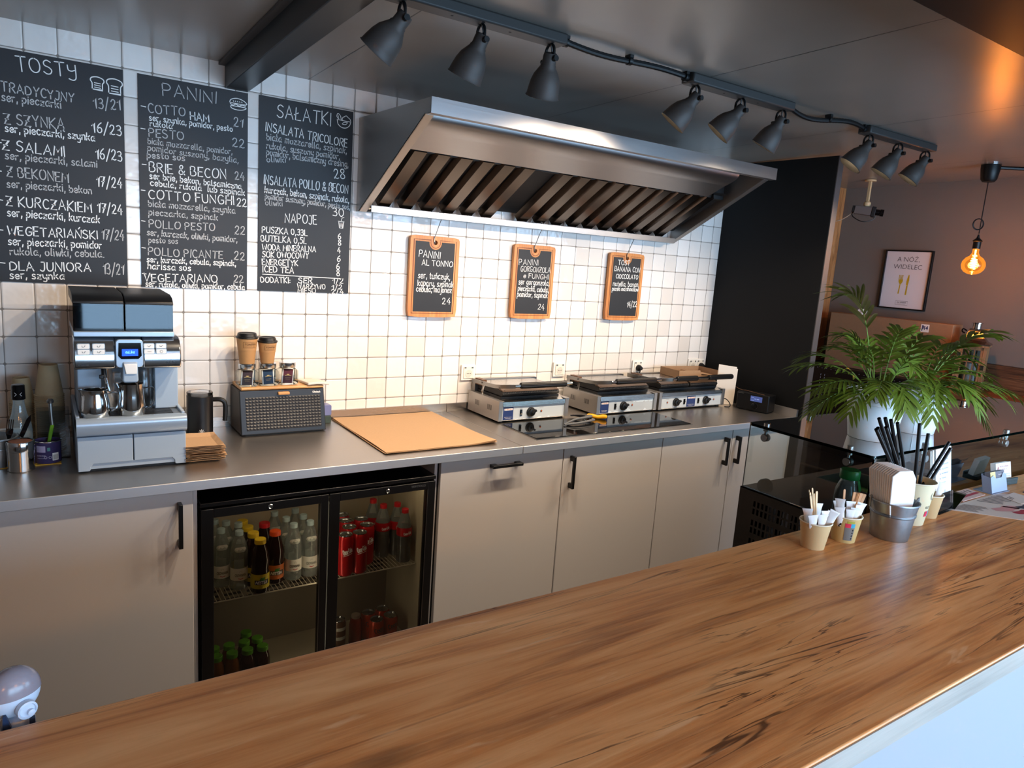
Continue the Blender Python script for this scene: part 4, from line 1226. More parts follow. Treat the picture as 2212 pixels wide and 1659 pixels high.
# sugar box behind
t = thing('sugar_box', 'white packet box with a black diamond mark, behind the cutlery pail', 'box', (-.085, -.215, .903))
b = MB(); b.box(-.125, -.035, -.242, -.215, .9033, .998); put('carton', b, PAPERW, t, bev=.001)
b = MB(); f = lambda u, v: (u, -.2426, v)
b.add([f(-.082, .972), f(-.067, .957), f(-.052, .972), f(-.067, .987)][::1], [(0, 1, 2, 3)], 0); print_text(b, 'DIAMANT', lambda u, v: (-.076 + u, -.243, .9705 + v), .018, .003, 1); print_text(b, '1 KG', lambda u, v: (-.095 + u, -.2426, .948 + v), .018, .005, 0); put('box_print', b, [BLACKP, CHALKF], t, smooth=0, fix=False)
# cutlery pail
t = thing('cutlery_pail', 'galvanised pail of black plastic cutlery at the left edge of the worktop', 'pail', (-.125, -.335, .903))
P = (-.125, -.335, .9033)
b = MB(); b.lathe([(.047, 0), (.048, .004), (.056, .060), (.0575, .061), (.0575, .065), (.0565, .066), (.061, .092), (.0635, .094), (.0635, .098), (.059, .098), (.046, .006), (.001, .006)], 36, P); put('pail_body', b, GALV, t)
b = MB(); b.tube(catmull([(-.067, -.345, .995), (-.058, -.352, 1.0), (-.055, -.358, .99), (-.060, -.362, .978)], 3), .0015, 6); put('wire_handle', b, DULLST, t)


def fork(x, y, z, lx, ly, label, knife=False):
    M = Matrix.Translation((x, y, z)) @ Vector((0, 0, 1)).rotation_difference(Vector((lx, ly, 1)).normalized()).to_matrix().to_4x4()
    b = MB(); b.xf = M
    if knife:
        b.prism([(-.005, 0), (.005, 0), (.006, .07), (.008, .10), (.007, .15), (.0, .168), (-.006, .15), (-.006, .10), (-.005, .07)], 'y', -.001, .001)
    else:
        b.prism([(-.005, 0), (.005, 0), (.004, .085), (.010, .105), (.010, .12), (-.010, .12), (-.010, .105), (-.004, .085)], 'y', -.001, .001)
        for k in range(4): b.box(-.010 + k * .0054, -.0072 + k * .0054, -.001, .001, .118, .152)
    loc = M @ Vector((0, 0, 0))
    return solo('plastic_fork' if not knife else 'plastic_knife', b, BLACKG, label, 'cutlery', tuple(loc), 'black disposable cutlery in the pail')


fork(-.098, -.350, .912, .12, -.10, 'black plastic fork, tines up, rightmost in the left pail')
fork(-.118, -.345, .912, -.02, -.15, 'black plastic knife leaning left in the cutlery pail', True)
fork(-.090, -.335, .912, .42, .05, 'black plastic knife leaning right out of the cutlery pail', True)
fork(-.135, -.330, .912, -.30, .0, 'black plastic fork leaning left in the cutlery pail, mostly out of frame')
# clear tub behind
b = MB(); b.box(-.01, .085, -.30, -.297, .9033, 1.07); b.box(-.01, .085, -.235, -.232, .9033, 1.07); b.box(-.01, -.007, -.297, -.235, .9033, 1.07); b.box(.082, .085, -.297, -.235, .9033, 1.07); b.box(-.01, .085, -.30, -.232, .9033, .906)
solo('clear_tub', b, PLASTICC, 'tall clear plastic tub between the cup stacks and the coffee machine', 'container', (.03, -.26, .903))

# ---- milk frother
t = thing('milk_frother', 'black electric milk frother with clear lid and side handle', 'milk frother', (.536, -.135, WZ))
P = (.536, -.135, WZ + .0003)
b = MB(); b.lathe([(.050, 0), (.052, .003), (.052, .012), (.0495, .015), (.0495, .168), (.048, .170), (.001, .169)], 36, P, cap=True); fb = put('jug_body', b, mat('black_satin', '101013', .33), t)
b = MB(); b.lathe([(.046, .170), (.048, .1705), (.049, .180), (.047, .183), (.001, .184)], 36, P, cap=False); put('lid', b, PLASTICC, t)
b = MB(); b.tube(catmull([(.582, -.140, WZ + .150), (.612, -.150, WZ + .150), (.628, -.152, WZ + .135), (.630, -.152, WZ + .10), (.628, -.152, WZ + .062)], 4), .0095, 10); put('handle', b, BLACKP, t)
b = MB()
for k in range(8):
    a = k * PI / 4; r0, r1 = .005, .010
    ribbon(b, [(r0 * math.cos(a), r0 * math.sin(a)), (r1 * math.cos(a), r1 * math.sin(a))], .0016, wrapfn(P[0], P[1], P[2] + .028, .0500, -1.62))
ribbon(b, [(.003 * math.cos(q * PI / 6), .003 * math.sin(q * PI / 6)) for q in range(13)], .0012, wrapfn(P[0], P[1], P[2] + .028, .0500, -1.62))
put('symbol', b, CHALK, fb, smooth=0, fix=False)

# ---- pile of cardboard trays
random.seed(3)
proto = None
for i in range(13):
    z = WZ + .0008 + i * .0042
    if proto is None:
        b = MB(); g = []
        for a in range(9):
            row = []
            for c in range(9):
                u = -1 + a / 4; v = -1 + c / 4
                e = max(abs(u), abs(v)); h = .010 * max(0, (e - .74) / .26) ** 1.0
                row.append((u * .067, v * .092, h + .0008 + .0007 * math.sin(a * 5 + c * 3) * (e > .9)))
            g.append(row)
        b.sheet(g, .0008)
        proto = solo('cardboard_tray', b, KRAFT, 'lowest brown cardboard tray of the pile beside the coffee machine', 'cardboard tray', (.486, -.43, z), 'pile of cardboard trays', local=True, smooth=0)
    else:
        o = proto.copy(); COL.objects.link(o)
        o.location = (.486 + random.uniform(-.003, .003) + (.004 if i < 6 else 0), -.43 + random.uniform(-.003, .003), z + (.002 if i > 5 else 0)); o.rotation_euler = (random.uniform(-.012, .012), random.uniform(-.02, .02), random.uniform(-.03, .03))
        o['label'] = 'brown cardboard tray in the middle of the pile beside the coffee machine' if i < 12 else 'topmost brown cardboard tray of the pile beside the coffee machine'
        ORG[o.name] = tuple(o.location)

# ---- bread box
t = thing('bread_box', 'black ribbed metal bread bin with bamboo lid and wooden knob', 'bread box', (.862, -.10, WZ))
x0, x1 = .681, 1.036
b = MB(); b.prism([(-.004, .905), (-.004, 1.084), (-.160, 1.084), (-.205, .905)], 'x', x0, x1); put('body', b, mat('charcoal_metal', '131518', .5), t, bev=.003)
b = MB(); b.box(x0 + .02, x1 - .02, -.19, -.02, .9, .906); put('feet', b, BLACKP, t)
b = MB(); b.prism([(-.006, 1.084), (-.006, 1.097), (-.166, 1.097), (-.168, 1.090), (-.163, 1.0845)], 'x', x0 + .008, x1 - .003); put('lid', b, LIDW, t, bev=.002)
# front door: slanted plate with pyramid relief
dirv = Vector((0, -.205 + .160, .905 - 1.084)).normalized(); nv = Vector((0, dirv.z, -dirv.y)).normalized()
if nv.y > 0: nv = -nv
org = Vector((0, -.160, 1.084)) + nv * .0012; Lh = .184
b = MB()


def fp(u, v, h=0.0):   # u along x, v down the slope
    p = org + dirv * v + nv * h
    return (u, p.y, p.z)


b.add([fp(x0 + .004, .003), fp(x1 - .004, .003), fp(x1 - .004, Lh - .003), fp(x0 + .004, Lh - .003)], [(0, 1, 2, 3)])
nx, nz = 23, 11; u0, u1, v0, v1 = x0 + .022, x1 - .018, .030, Lh - .016
for i in range(nx):
    for j in range(nz):
        ua, ub = u0 + (u1 - u0) * i / nx, u0 + (u1 - u0) * (i + 1) / nx; va, vb = v0 + (v1 - v0) * j / nz, v0 + (v1 - v0) * (j + 1) / nz
        b.add([fp(ua, va), fp(ub, va), fp(ub, vb), fp(ua, vb), fp((ua + ub) / 2, (va + vb) / 2, .0024)], [(0, 1, 4), (1, 2, 4), (2, 3, 4), (3, 0, 4)])
do = put('front_door', b, mat('slate_blue_metal', '181c23', .4), t, smooth=0)
b = MB()
c0 = Vector(fp(.859, .016)); b.prism([(c0.y - .014, c0.z - .006), (c0.y - .014, c0.z + .006), (c0.y + .004, c0.z + .006), (c0.y + .001, c0.z - .006)], 'x', .836, .884); put('door_grip', b, LIDW, do, bev=.003)
b = MB(); print_text(b, 'Ofenbach', lambda u, v: fp(.985 + u, .021 - v, .0006), .034, .009, bold=.02); put('maker_lettering', b, CHALK, do, smooth=0, fix=False)
# jars, cups, napkin on the bread box
JZ = 1.0975


def jar(x, y, tea, label):
    t = thing('tea_jar', label, 'jar', (x, y, JZ), group='square glass tea jars on the bread box')
    w, h = .0385, .072
    b = MB()
    lev = [(w - .006, 0), (w, .006), (w, h - .012), (w - .010, h), (.029, h + .003), (.029, h + .006)]
    vs = []; fs = []; n = 24
    for r, z in lev:
        pr = rrect(x - r, x + r, y - r, y + r, min(r - .001, .010 if r > .03 else .028), 5); n = len(pr)
        vs += [(p[0], p[1], JZ + z) for p in pr]
    for j in range(len(lev) - 1):
        for i in range(n): fs.append((j * n + i, j * n + (i + 1) % n, (j + 1) * n + (i + 1) % n, (j + 1) * n + i))
    fs.append(tuple(range(n))[::-1])
    b.add(vs, fs); put('glass_body', b, GLASS, t)
    b = MB(); b.lathe([(.0335, h + .001), (.0345, h + .003), (.0345, h + .020), (.033, h + .022), (.001, h + .0225)], 36, (x, y, JZ), cap=True); put('lid', b, SILVERM, t)
    M = Matrix.Translation((x - .002, y - .012, JZ + .036)) @ Matrix.Rotation(random.uniform(-.12, .12), 4, 'Y')
    tt = thing('tea_sachet', label.split(' jar')[0].replace('glass', '') + ' tea bag in its glass jar', 'tea bag', (x - .002, y - .012, JZ), group='tea bags in the glass jars')
    b = MB(); b.xf = M; b.box(-.024, .024, -.005, .006, -.031, .030); b.xf = None
    put('envelopes', b, PAPERW, tt)
    b = MB(); b.xf = M; b.box(-.020, .020, -.0065, -.005, -.031, .030, 0); put('front_envelope', b, tea, tt)
    b = MB(); b.xf = M; ribbon(b, [(-.012, .002), (0, .004), (.013, .002)], .003, wallfn(-.0069)); ribbon(b, [(-.004, .007), (.004, .007)], .003, wallfn(-.0069)); ribbon(b, [(-.011, -.009), (.011, -.008)], .0013, wallfn(-.0069)); ribbon(b, [(-.009, -.014), (.009, -.014)], .0011, wallfn(-.0069)); put('gold_print', b, mat('gold_print', 'c0a36a', .5), tt, smooth=0, fix=False)


jar(.722, -.118, mat('brown_foil', '3b1d18', .35), 'dark brown tea glass jar, left on the bread box lid')
jar(.808, -.112, mat('blue_foil', '22344f', .35), 'blue tea glass jar, middle of the three on the bread box')
jar(.893, -.104, mat('red_foil', '5a1a22', .35), 'red tea glass jar without a cup, right on the bread box')


def togo(x, y, z, k, label):
    t = thing('takeaway_cup', label, 'paper cup', (x, y, z), group='lidded coffee cups on the tea jars')
    P = (x, y, z); H = .108 * k; r0, r1 = .029 * k ** .5, .0405 * k ** .5
    b = MB(); b.lathe([(r0 - .001, .003), (r0, 0), (r0 + .001, .002), (r1, H), (.001, H)], 32, P); cu = put('cup', b, KRAFTC, t)
    b = MB(); za, zb = H * .52, H * .97; ra = r0 + (r1 - r0) * .52 + .0012; rb = r1 + .0010
    b.lathe([(ra, za), (rb, zb)], 32, P, cap=False); put('sleeve', b, KRAFTC, t)
    b = MB(); b.lathe([(r1 + .003, H - .003), (r1 + .0045, H), (r1 + .003, H + .005), (r1 - .001, H + .006), (r1 - .004, H + .017), (r1 - .007, H + .019), (r1 - .010, H + .016), (.001, H + .016)], 32, P, cap=False); put('lid', b, BLACKP, t)
    b = MB(); rr = (ra + rb) / 2 + .001; zc = z + (za + zb) / 2
    f = wrapfn(x, y, zc, rr, -1.45)
    def fs_(u, v): # follow the taper
        r = rr + (rb - ra) / (zb - za) * v + .0006
        a = -1.45 + u / rr
        return (x + r * math.cos(a), y + r * math.sin(a), zc + v)
    q = .012 * k
    ribbon(b, [(-.028 * k, q), (.0 * k, q), (.030 * k, q)][:1] + [(-.028 * k + i * .0058 * k, q) for i in range(1, 11)] + [(.030 * k, -q)] + [(.030 * k - i * .0058 * k, -q) for i in range(1, 10)] + [(-.028 * k, -q), (-.028 * k, q)], .0007, fs_)
    print_text(b, 'TOASTELI', lambda u, v: fs_(-.022 * k + u, -.001 * k + v), .046 * k, .008 * k, bold=.015); print_text(b, 'street food & coffee', lambda u, v: fs_(-.020 * k + u, -.008 * k + v), .040 * k, .0035 * k)
    put('stamp', b, mat('brown_ink', '4a3018', .7), cu, smooth=0, fix=False)


togo(.722, -.118, JZ + .0948, 1.0, 'larger lidded kraft coffee cup standing on the left tea jar')
togo(.806, -.112, JZ + .0948, .83, 'smaller lidded kraft coffee cup standing on the middle tea jar')
b = MB(); g = []
for i in range(9):
    row = []
    for j in range(9):
        u, v = i / 8, j / 8
        row.append((.962 + u * .095 - v * .012, -.176 + v * .125, JZ + .013 + .004 * math.sin(u * 3) * (1 - v) - .004 * v - .003 * u))
    g.append(row)
b.sheet(g, .011)
solo('folded_napkin', b, mat('cream_napkin', 'd8cfc4', .85), 'folded cream napkin on the right end of the bread box', 'napkin', (1.0, -.12, JZ), bev=.003, smooth=60)
t = thing('sponge_holder', 'small translucent violet dispenser with a green sponge, behind the bread box', 'dispenser', (1.078, -.055, WZ))
b = MB(); b.prism(rrect(1.052, 1.105, .935, .985, .008), 'y', -.075, -.03); put('housing', b, mat('violet_plastic', '6d74a0', .3), t, bev=.002)
b = MB(); b.box(1.054, 1.103, -.078, -.03, .9004, .935); put('base', b, mat('dark_green_plastic', '2f3d36', .5), t, bev=.002)
# brown paper sheets
PT = (1.1305, 1.648, -.637, -.018)
for i, (dx, dy, r, lab) in enumerate(((.004, .003, .006, 'lowest brown wrapping paper sheet of the pile on the worktop'), (-.004, .0, -.004, 'second brown wrapping paper sheet from below, on the worktop'), (.0, -.003, .003, 'third brown wrapping paper sheet from below, on the worktop'), (.0, .0, 0, 'top sheet of brown wrapping paper on the worktop'))):
    b = MB(); g = []
    w, h = (PT[1] - PT[0]) / 2, (PT[3] - PT[2]) / 2
    for a in range(13):
        row = []
        for c in range(13):
            u, v = -1 + a / 6, -1 + c / 6
            lift = (.004 + .0015 * i) * max(0, u - .55) / .45 * max(0, -v - .4) / .6 + .003 * max(0, -u - .6) / .4 * (.5 + .5 * math.sin(v * 4 + i))
            row.append((u * w, v * h, .0006 + lift + .0004 * math.sin(a * 1.3 + c)))
        g.append(row)
    b.sheet(g, .0004)
    o = solo('wrapping_paper', b, KRAFT, lab, 'paper sheet', (1.389 + dx, -.3275 + dy, WZ + .001 + i * .0022), 'brown paper sheets on the worktop', local=True, smooth=60, rz=r)


# ---- panini grills
def grill(x0, y0, w, label, double=False, peel=0, hand=True):
    """local frame: x to the right, y to the back, z up, front edge at y=0"""
    t = thing('panini_grill', label, 'panini grill', (x0, y0, WZ), group='panini grills on the worktop')
    L = dict(parent=t, local=True)
    D = .30
    b = MB()
    for a, c in ((0, .0015), (w - .0015, w)):
        b.prism([(.0, .010), (.0, .110), (D, .112), (D, .010)], 'x', a, c)
    for a in (0, w):   # folded front posts and tops
        s = 1 if a == 0 else -1
        b.box(min(a, a + s * .022), max(a, a + s * .022), 0, .0015, .010, .110); b.box(min(a, a + s * .030), max(a, a + s * .030), 0, D, .108, .110)
        b.box(min(a + s * .022, a + s * .0205), max(a + s * .022, a + s * .0205), 0, .02, .010, .110)
    b.box(0, w, D - .002, D, .010, .112); b.box(0.002, w - .002, .002, D - .002, .012, .014)
    case = put('casing', b, STEELZ, bev=.0008, **L)
    b = MB()
    for ys in (.07, .19):
        for k in range(5):
            b.box(-.0004, .0, ys + k * .0085, ys + k * .0085 + .003, .052, .078)
    put('vent_slots', b, BLACKM, case, local=True)
    b = MB()
    for fx in (.03, w - .03):
        for fy in (.03, D - .03): b.lathe([(.014, 0.0003), (.016, .002), (.013, .012)], 12, (fx, fy, 0))
    put('feet', b, BLACKP, **L)
    b = MB(); b.box(.022, w - .022, .008, .0105, .010, .080); pn = put('control_panel', b, mat('pale_blue_panel', 'b9c3cb', .4), **L)
    b = MB(); b.prism([(.010, .080), (.0, .082), (.003, .104), (.045, .112), (.045, .106), (.012, .099)], 'x', .024, w - .024); b.box(.03, w - .03, .045, D - .05, .106, .109); put('drip_channel', b, STEEL, **L)
    # controls
    def knob(kx):
        k = MB(); M = Matrix.Translation((kx, .008, .046)) @ Matrix.Rotation(PI / 2, 4, 'X'); k.xf = M
        k.lathe([(.0255, 0), (.025, .006), (.020, .008), (.018, .018), (.016, .019), (.001, .019)], 28)
        k.xf = Matrix.Translation((kx, .008, .046)) @ Matrix.Rotation(-.5, 4, 'Y'); k.box(-.004, .024, -.026, -.012, -.005, .005)
        return put('dial_knob', k, BLACKP, pn, local=True, bev=.0008)
    def switch(sx):
        k = MB(); k.box(sx - .0065, sx + .0065, .005, .0085, .030, .062); k.prism([(.0055, .034), (.0005, .045), (.0055, .058)], 'x', sx - .0045, sx + .0045); put('rocker_switch', k, BLACKG, pn, local=True)
    def lamp(lx):
        k = MB(); k.xf = Matrix.Translation((lx, .008, .048)) @ Matrix.Rotation(PI / 2, 4, 'X'); k.lathe([(.006, 0), (.006, .002), (.0045, .003)], 14, mi=0); k.lathe([(.0042, .003), (.003, .005), (.001, .0055)], 12, mi=1); put('pilot_light', k, [DULLST, mat('amber_lens', 'b5562a', .3)], pn, local=True)
    def sticker(sx, sw):
        k = MB(); k.box(sx, sx + sw, .0072, .0078, .014, .078, 0)
        f = lambda u, v: (sx + u, .0068, v)
        k.box(sx + .006, sx + sw - .004, .0068, .0070, .062, .071, 1); print_text(k, 'HENDI', lambda u, v: (sx + .013 + u, .0066, .064 + v), sw - .020, .005, 2, bold=.03)
        ribbon(k, [(sx + .0085 + .0028 * math.cos(q * PI / 6), .0665 + .0035 * math.sin(q * PI / 6)) for q in range(13)], .0012, wallfn(.0066), 0)
        print_text(k, 'CONTACT GRILL', lambda u, v: (sx + .008 + u, .0066, .026 + v), sw - .016, .003, 1); print_text(k, '263501', lambda u, v: (sx + .013 + u, .0066, .020 + v), sw - .026, .003, 1)
        put('maker_sticker', k, [mat('sticker_blue', '24376a', .45), PAPERW, mat('sticker_red', 'b03a3a', .5)], pn, local=True, smooth=0, fix=False)
    if not double:
        sticker(.030, .060); switch(.137); knob(.196); lamp(.262)
        k = MB(); print_text(k, 'ON', lambda u, v: (.132 + u, .0074, .066 + v), .011, .003); print_text(k, 'HEATING', lambda u, v: (.250 + u, .0074, .066 + v), .024, .003); print_text(k, 'THERMOSTAT', lambda u, v: (.176 + u, .0074, .015 + v), .04, .003); put('panel_print', k, mat('grey_ink', '5a6570', .6), pn, local=True, smooth=0, fix=False)
    else:
        lamp(.075); knob(.145); switch(.215); sticker(.236, .072); switch(.334); knob(.398); lamp(.470)
        k = MB()
        for q in (.132, .385): print_text(k, 'THERMOSTAT', lambda u, v: (q - .008 + u, .0074, .013 + v), .04, .003)
        for q in (.063, .458): print_text(k, 'HEATING', lambda u, v: (q + u, .0074, .066 + v), .024, .003)
        put('panel_print', k, mat('grey_ink', '5a6570', .6), pn, local=True, smooth=0, fix=False)
    if peel:   # torn protective film on the control panel
        k = MB(); rnd = random.Random(peel); pts = []
        for i in range(30): pts.append((.028 + (w - .056) * i / 29, .011 + (rnd.random() ** 2) * .010 * peel))
        for i in range(29):
            a, c = pts[i], pts[i + 1]; k.add([(a[0], .0075, .0105), (c[0], .0075, .0105), (c[0], .0075, c[1]), (a[0], .0075, a[1])], [(0, 1, 2, 3)])
        if peel > 1:
            for i in range(12):
                a = w - .19 + i * .0138; k.add([(a, .0075, .0795), (a + .0138, .0075, .0795), (a + .0138, .0075, .072 - rnd.random() * .012), (a, .0075, .072 - rnd.random() * .012)], [(0, 1, 2, 3)])
        put('torn_film', k, mat('torn_film', 'd4e2ec', .3), pn, local=True, smooth=0, fix=False)
    # plates
    pw = [(.040, w - .040)] if not double else [(.040, w / 2 - .006), (w / 2 + .006, w - .035)]
    b = MB(); b.box(.036, w - .036, .045, D - .03, .109, .122)
    put('lower_plate', b, mat('cast_iron', '161618', .55, bump=.2, nscale=200), **L)
    for px0, px1 in pw:
        b = MB(); b.prism([(.042, .126), (.035, .136), (.040, .146), (.075, .152), (D - .03, .150), (D - .03, .126)], 'x', px0, px1)
        nT = int((px1 - px0 - .01) / .0105)
        for i in range(nT): b.box(px0 + .006 + i * .0105, px0 + .012 + i * .0105, .0365, .044, .134, .1475)
        up = put('upper_plate', b, mat('cast_iron', '161618', .55), **L)
        b = MB(); b.prism([(.0395, .147), (.0385, .1485), (.078, .166), (.082, .1655), (.082, .152)], 'x', px0 + .004, px1 - .004)
        for q in (px0 + .02, px1 - .02): b.lathe([(.003, 0), (.003, .002)], 8, (q, .052, .1535), mi=1)
        put('front_cover', b, [mat('stained_cover', '6e5a4a', .35, .75, noise=.4, nscale=14), CHROME], up, local=True)
        b = MB(); b.box(px0 + .010, px1 - .010, .078, D - .028, .158, .168); put('top_cover', b, STEEL, up, bev=.002, local=True)
    b = MB(); b.box(.02, w - .02, D - .028, D, .11, .172); b.box(.02, .045, D - .10, D - .028, .150, .180, 1); put('hinge_housing', b, [DULLST, mat('rusty_steel', '6b4a34', .5, .5)], **L)
    # lever arm along the left, handle across the front
    b = MB()
    arm = [(.012, D - .01, .166), (.014, .12, .170), (.018, .05, .175), (.034, .012, .181), (.075, -.020, .186)]
    P = catmull(arm, 5)
    vs = []; fs = []
    for i, p in enumerate(P):
        q = P[min(i + 1, len(P) - 1)]; o_ = P[max(i - 1, 0)]; d = Vector((q[0] - o_[0], q[1] - o_[1], 0)).normalized(); nr = Vector((-d.y, d.x, 0)) * .003
        hh = .0095
        for sx, sz in ((-1, -1), (1, -1), (1, 1), (-1, 1)): vs.append((p[0] + nr.x * sx, p[1] + nr.y * sx, p[2] + sz * hh))
    for i in range(len(P) - 1):
        for k in range(4): fs.append((i * 4 + k, i * 4 + (k + 1) % 4, i * 4 + 4 + (k + 1) % 4, i * 4 + 4 + k))
    fs += [(3, 2, 1, 0), tuple(len(vs) - 4 + k for k in range(4))]
    b.add(vs, fs)
    for q in (.04, .19): b.lathe([(.006, -.004), (.006, .004)], 10, (.0105 if q > .1 else .020, q, .170))
    put('lever_arm', b, DULLST, **L)
    b = MB()
    for k in (-.004, .005): b.tube(catmull([(.016, .19 + k, .108), (.014, .185 + k, .13), (.016, .178 + k, .168)], 3), .0022, 6)
    put('support_spring', b, CHROME, **L)
    hx1 = w - .005 if not double else w + .03
    b = MB(); b.tube([(.070, -.018, .187), (hx1, -.018, .190)], .0085, 12)
    hb = put('handle_bar', b, CHROME, **L)
    grips = [(.105, w - .045)] if not double else [(.105, .275), (.375, w + .025)]
    for ga, gb in grips:
        b = MB(); n = 24; prof = []
        vs = []; fs = []
        for gx, sc in ((ga, .9), (ga + .004, 1), (gb - .004, 1), (gb, .85)):
            for k in range(n):
                a = 2 * PI * k / n; r = (.0155 if k % 3 else .0140) * sc
                vs.append((gx, -.018 + r * math.cos(a), .1885 + r * math.sin(a)))
        for j in range(3):
            for k in range(n): fs.append((j * n + k, j * n + (k + 1) % n, (j + 1) * n + (k + 1) % n, (j + 1) * n + k))
        fs += [tuple(range(n)), tuple(3 * n + k for k in range(n))[::-1]]
        b.add(vs, fs); put('grip', b, BLACKP, hb, local=True, smooth=0)
    return t


grill(1.856, -.320, .430, 'left panini grill, beside the brown paper sheets', peel=1)
grill(2.468, -.335, .444, 'middle panini grill, behind the yellow handled knife, film torn off its panel', peel=2)
grill(2.925, -.340, .558, 'double panini grill with two dials, right of the three', True)
# hob
b = MB(); b.box(1.862, 2.866, -.642, -.350, WZ + .0004, WZ + .006, 0)
t = thing('induction_hob', 'flush black glass hob in front of the panini grills', 'hob', (2.36, -.49, WZ))
put('glass_top', b, mat('hob_glass', '0a0a0b', .04, spec=.6), t, bev=.001)
b = MB(); b.box(1.855, 2.872, -.649, -.345, WZ + .0001, WZ + .0025); put('bezel', b, DULLST, t)
HZ = WZ + .0062
t = thing('kitchen_tongs', 'grey handled steel tongs lying on the hob between the left and middle grills', 'tongs', (2.30, -.47, HZ))
b = MB()
for k, (dy, dz) in enumerate(((0, 0), (.022, .014))):
    P = catmull([(2.145, -.478 + dy * .2, HZ + .006), (2.22, -.485 + dy, HZ + .010 + dz), (2.31, -.470 + dy, HZ + .012 + dz), (2.355, -.450 + dy, HZ + .010 + dz), (2.365, -.432 + dy, HZ + .010 + dz), (2.345, -.425 + dy, HZ + .010 + dz)], 5)
    b.tube(P, [.0035 + .0035 * math.sin(PI * i / (len(P) - 1)) * (i < 16) for i in range(len(P))], 8)
put('grey_grips', b, mat('grey_rubber', '5d6063', .5), t, label='grey rubber grips')
b = MB(); 
for k in (0, 1): b.tube([(2.355, -.432 + k * .02, HZ + .012), (2.325, -.385, HZ + .014 + k * .006), (2.30 - k * .016, -.345, HZ + .014)], .0045, 6)
put('steel_arms', b, CHROME, t)
t = thing('chef_knife', 'knife with a bright yellow handle on the hob below the middle grill', 'knife', (2.42, -.40, HZ))
b = MB(); A = Vector((2.375, -.368, HZ + .012)); B = Vector((2.458, -.432, HZ + .012)); d = (B - A)
P = [tuple(A + d * f + Vector((0, 0, .003 * math.sin(f * 9)))) for f in (0, .08, .3, .55, .8, .95, 1)]
b.tube(P, [.006, .0105, .0115, .0100, .0125, .0115, .006], 12); put('handle', b, mat('yellow_plastic', 'f0a818', .38), t, label='bright yellow handle')
b = MB(); e = A - d.normalized() * .02; pr = Vector((-d.y, d.x, 0)).normalized() * .016
b.add([tuple(A + pr * .6), tuple(A - pr * .6), tuple(e - pr + Vector((0, 0, -.010))), tuple(e + pr * .4 + Vector((0, 0, -.010))), tuple(A + pr * .6 + Vector((0, 0, .0015))), tuple(A - pr * .6 + Vector((0, 0, .0015))), tuple(e - pr + Vector((0, 0, -.0085))), tuple(e + pr * .4 + Vector((0, 0, -.0085)))], [(0, 1, 2, 3), (7, 6, 5, 4), (0, 4, 5, 1), (1, 5, 6, 2), (2, 6, 7, 3), (3, 7, 4, 0)]); put('blade', b, CHROME, t)
b = MB(); b.lathe([(.001, 0), (.007, .002), (.0085, .008), (.006, .014), (.001, .016)], 14, (2.372, -.392, HZ)); solo('orange_stopper', b, mat('orange_plastic', 'e0672a', .4), 'small round orange plastic piece beside the yellow knife handle', 'stopper', (2.372, -.392, HZ))
# carton on the double grill
CZ0 = WZ + .1692
t = thing('open_carton', 'shallow open cardboard carton on top of the double grill', 'carton', (3.33, -.15, CZ0))
b = MB(); M = Matrix.Translation((3.325, -.178, CZ0)) @ Matrix.Rotation(-.10, 4, 'Z'); b.xf = M
a, c, h, tk = .155, .085, .045, .003
b.box(-a, a, -c, c, 0, tk); b.box(-a, a, c - tk, c, tk, h); b.box(-a, -a + tk, -c, c, tk, h); b.box(a - tk, a, -c, c, tk, h)
b.prism([(-a, tk), (.03, tk), (.012, h), (-a, h)], 'y', -c, -c + tk); put('carton_walls', b, CARD, t)
b = MB(); b.xf = M; b.prism([(-.13, .012), (.12, .004), (.12, .008), (-.13, .016)], 'y', -c + .006, c - .02); b.prism([(.0, .022), (.14, .010), (.14, .013), (.0, .025)], 'y', -c + .02, c - .01); put('folded_flap', b, CARD, t)
# white card standing right of the grill
b = MB(); M = Matrix.Translation((3.545, -.290, WZ + .001)) @ Matrix.Rotation(-.58, 4, 'Z'); b.xf = M
b.prism([(-.060, 0), (.058, 0), (.062, .225), (.03, .236), (-.058, .243)], 'y', -.004, .0); b.xf = M @ Matrix.Translation((0, .006, 0)); b.prism([(-.058, 0), (.056, 0), (.058, .236), (-.055, .246)], 'y', 0, .003)
solo('white_card', b, mat('cream_card', 'e6ddd2', .7), 'upright white card leaning between the double grill and the black partition', 'card', (3.545, -.29, WZ))
# radio
t = thing('radio', 'small black table radio with a dim blue screen beside the black partition', 'radio', (3.56, -.52, WZ))
M = Matrix.Translation((3.475, -.590, WZ)) @ Matrix.Rotation(math.radians(84), 4, 'Z')
M = Matrix.Translation((3.5225, -.40, WZ)) @ Matrix.Rotation(math.radians(-77), 4, 'Z')
b = MB(); b.xf = M; b.box(0, .20, 0, .10, .006, .108); put('cabinet', b, BLACKP, t, bev=.006, seg=3)
b = MB(); b.xf = M; b.box(.02, .18, .01, .09, .0003, .008); put('foot', b, BLACKM, t)
b = MB(); b.xf = M; b.box(.088, .160, -.0015, .001, .062, .094); rs = put('screen', b, SCREEND, t)
b = MB(); b.xf = M; f = wallfn(-.002); print_text(b, 'DAB', lambda u, v: (.094 + u, -.002, .083 + v), .014, .004); print_text(b, '12:40', lambda u, v: (.112 + u, -.002, .074 + v), .03, .007); print_text(b, 'RADIO', lambda u, v: (.094 + u, -.002, .066 + v), .018, .0035); put('screen_writing', b, mat('radio_text', '8aa0d0', .4, emit=(.3, .4, .8), estr=.5), rs, smooth=0, fix=False)
b = MB(); b.xf = M @ Matrix.Translation((.118, 0, .035)) @ Matrix.Rotation(PI / 2, 4, 'X'); b.lathe([(.017, 0), (.0175, .002), (.016, .010), (.014, .011), (.001, .011)], 24); put('tuning_dial', b, BLACKG, t)
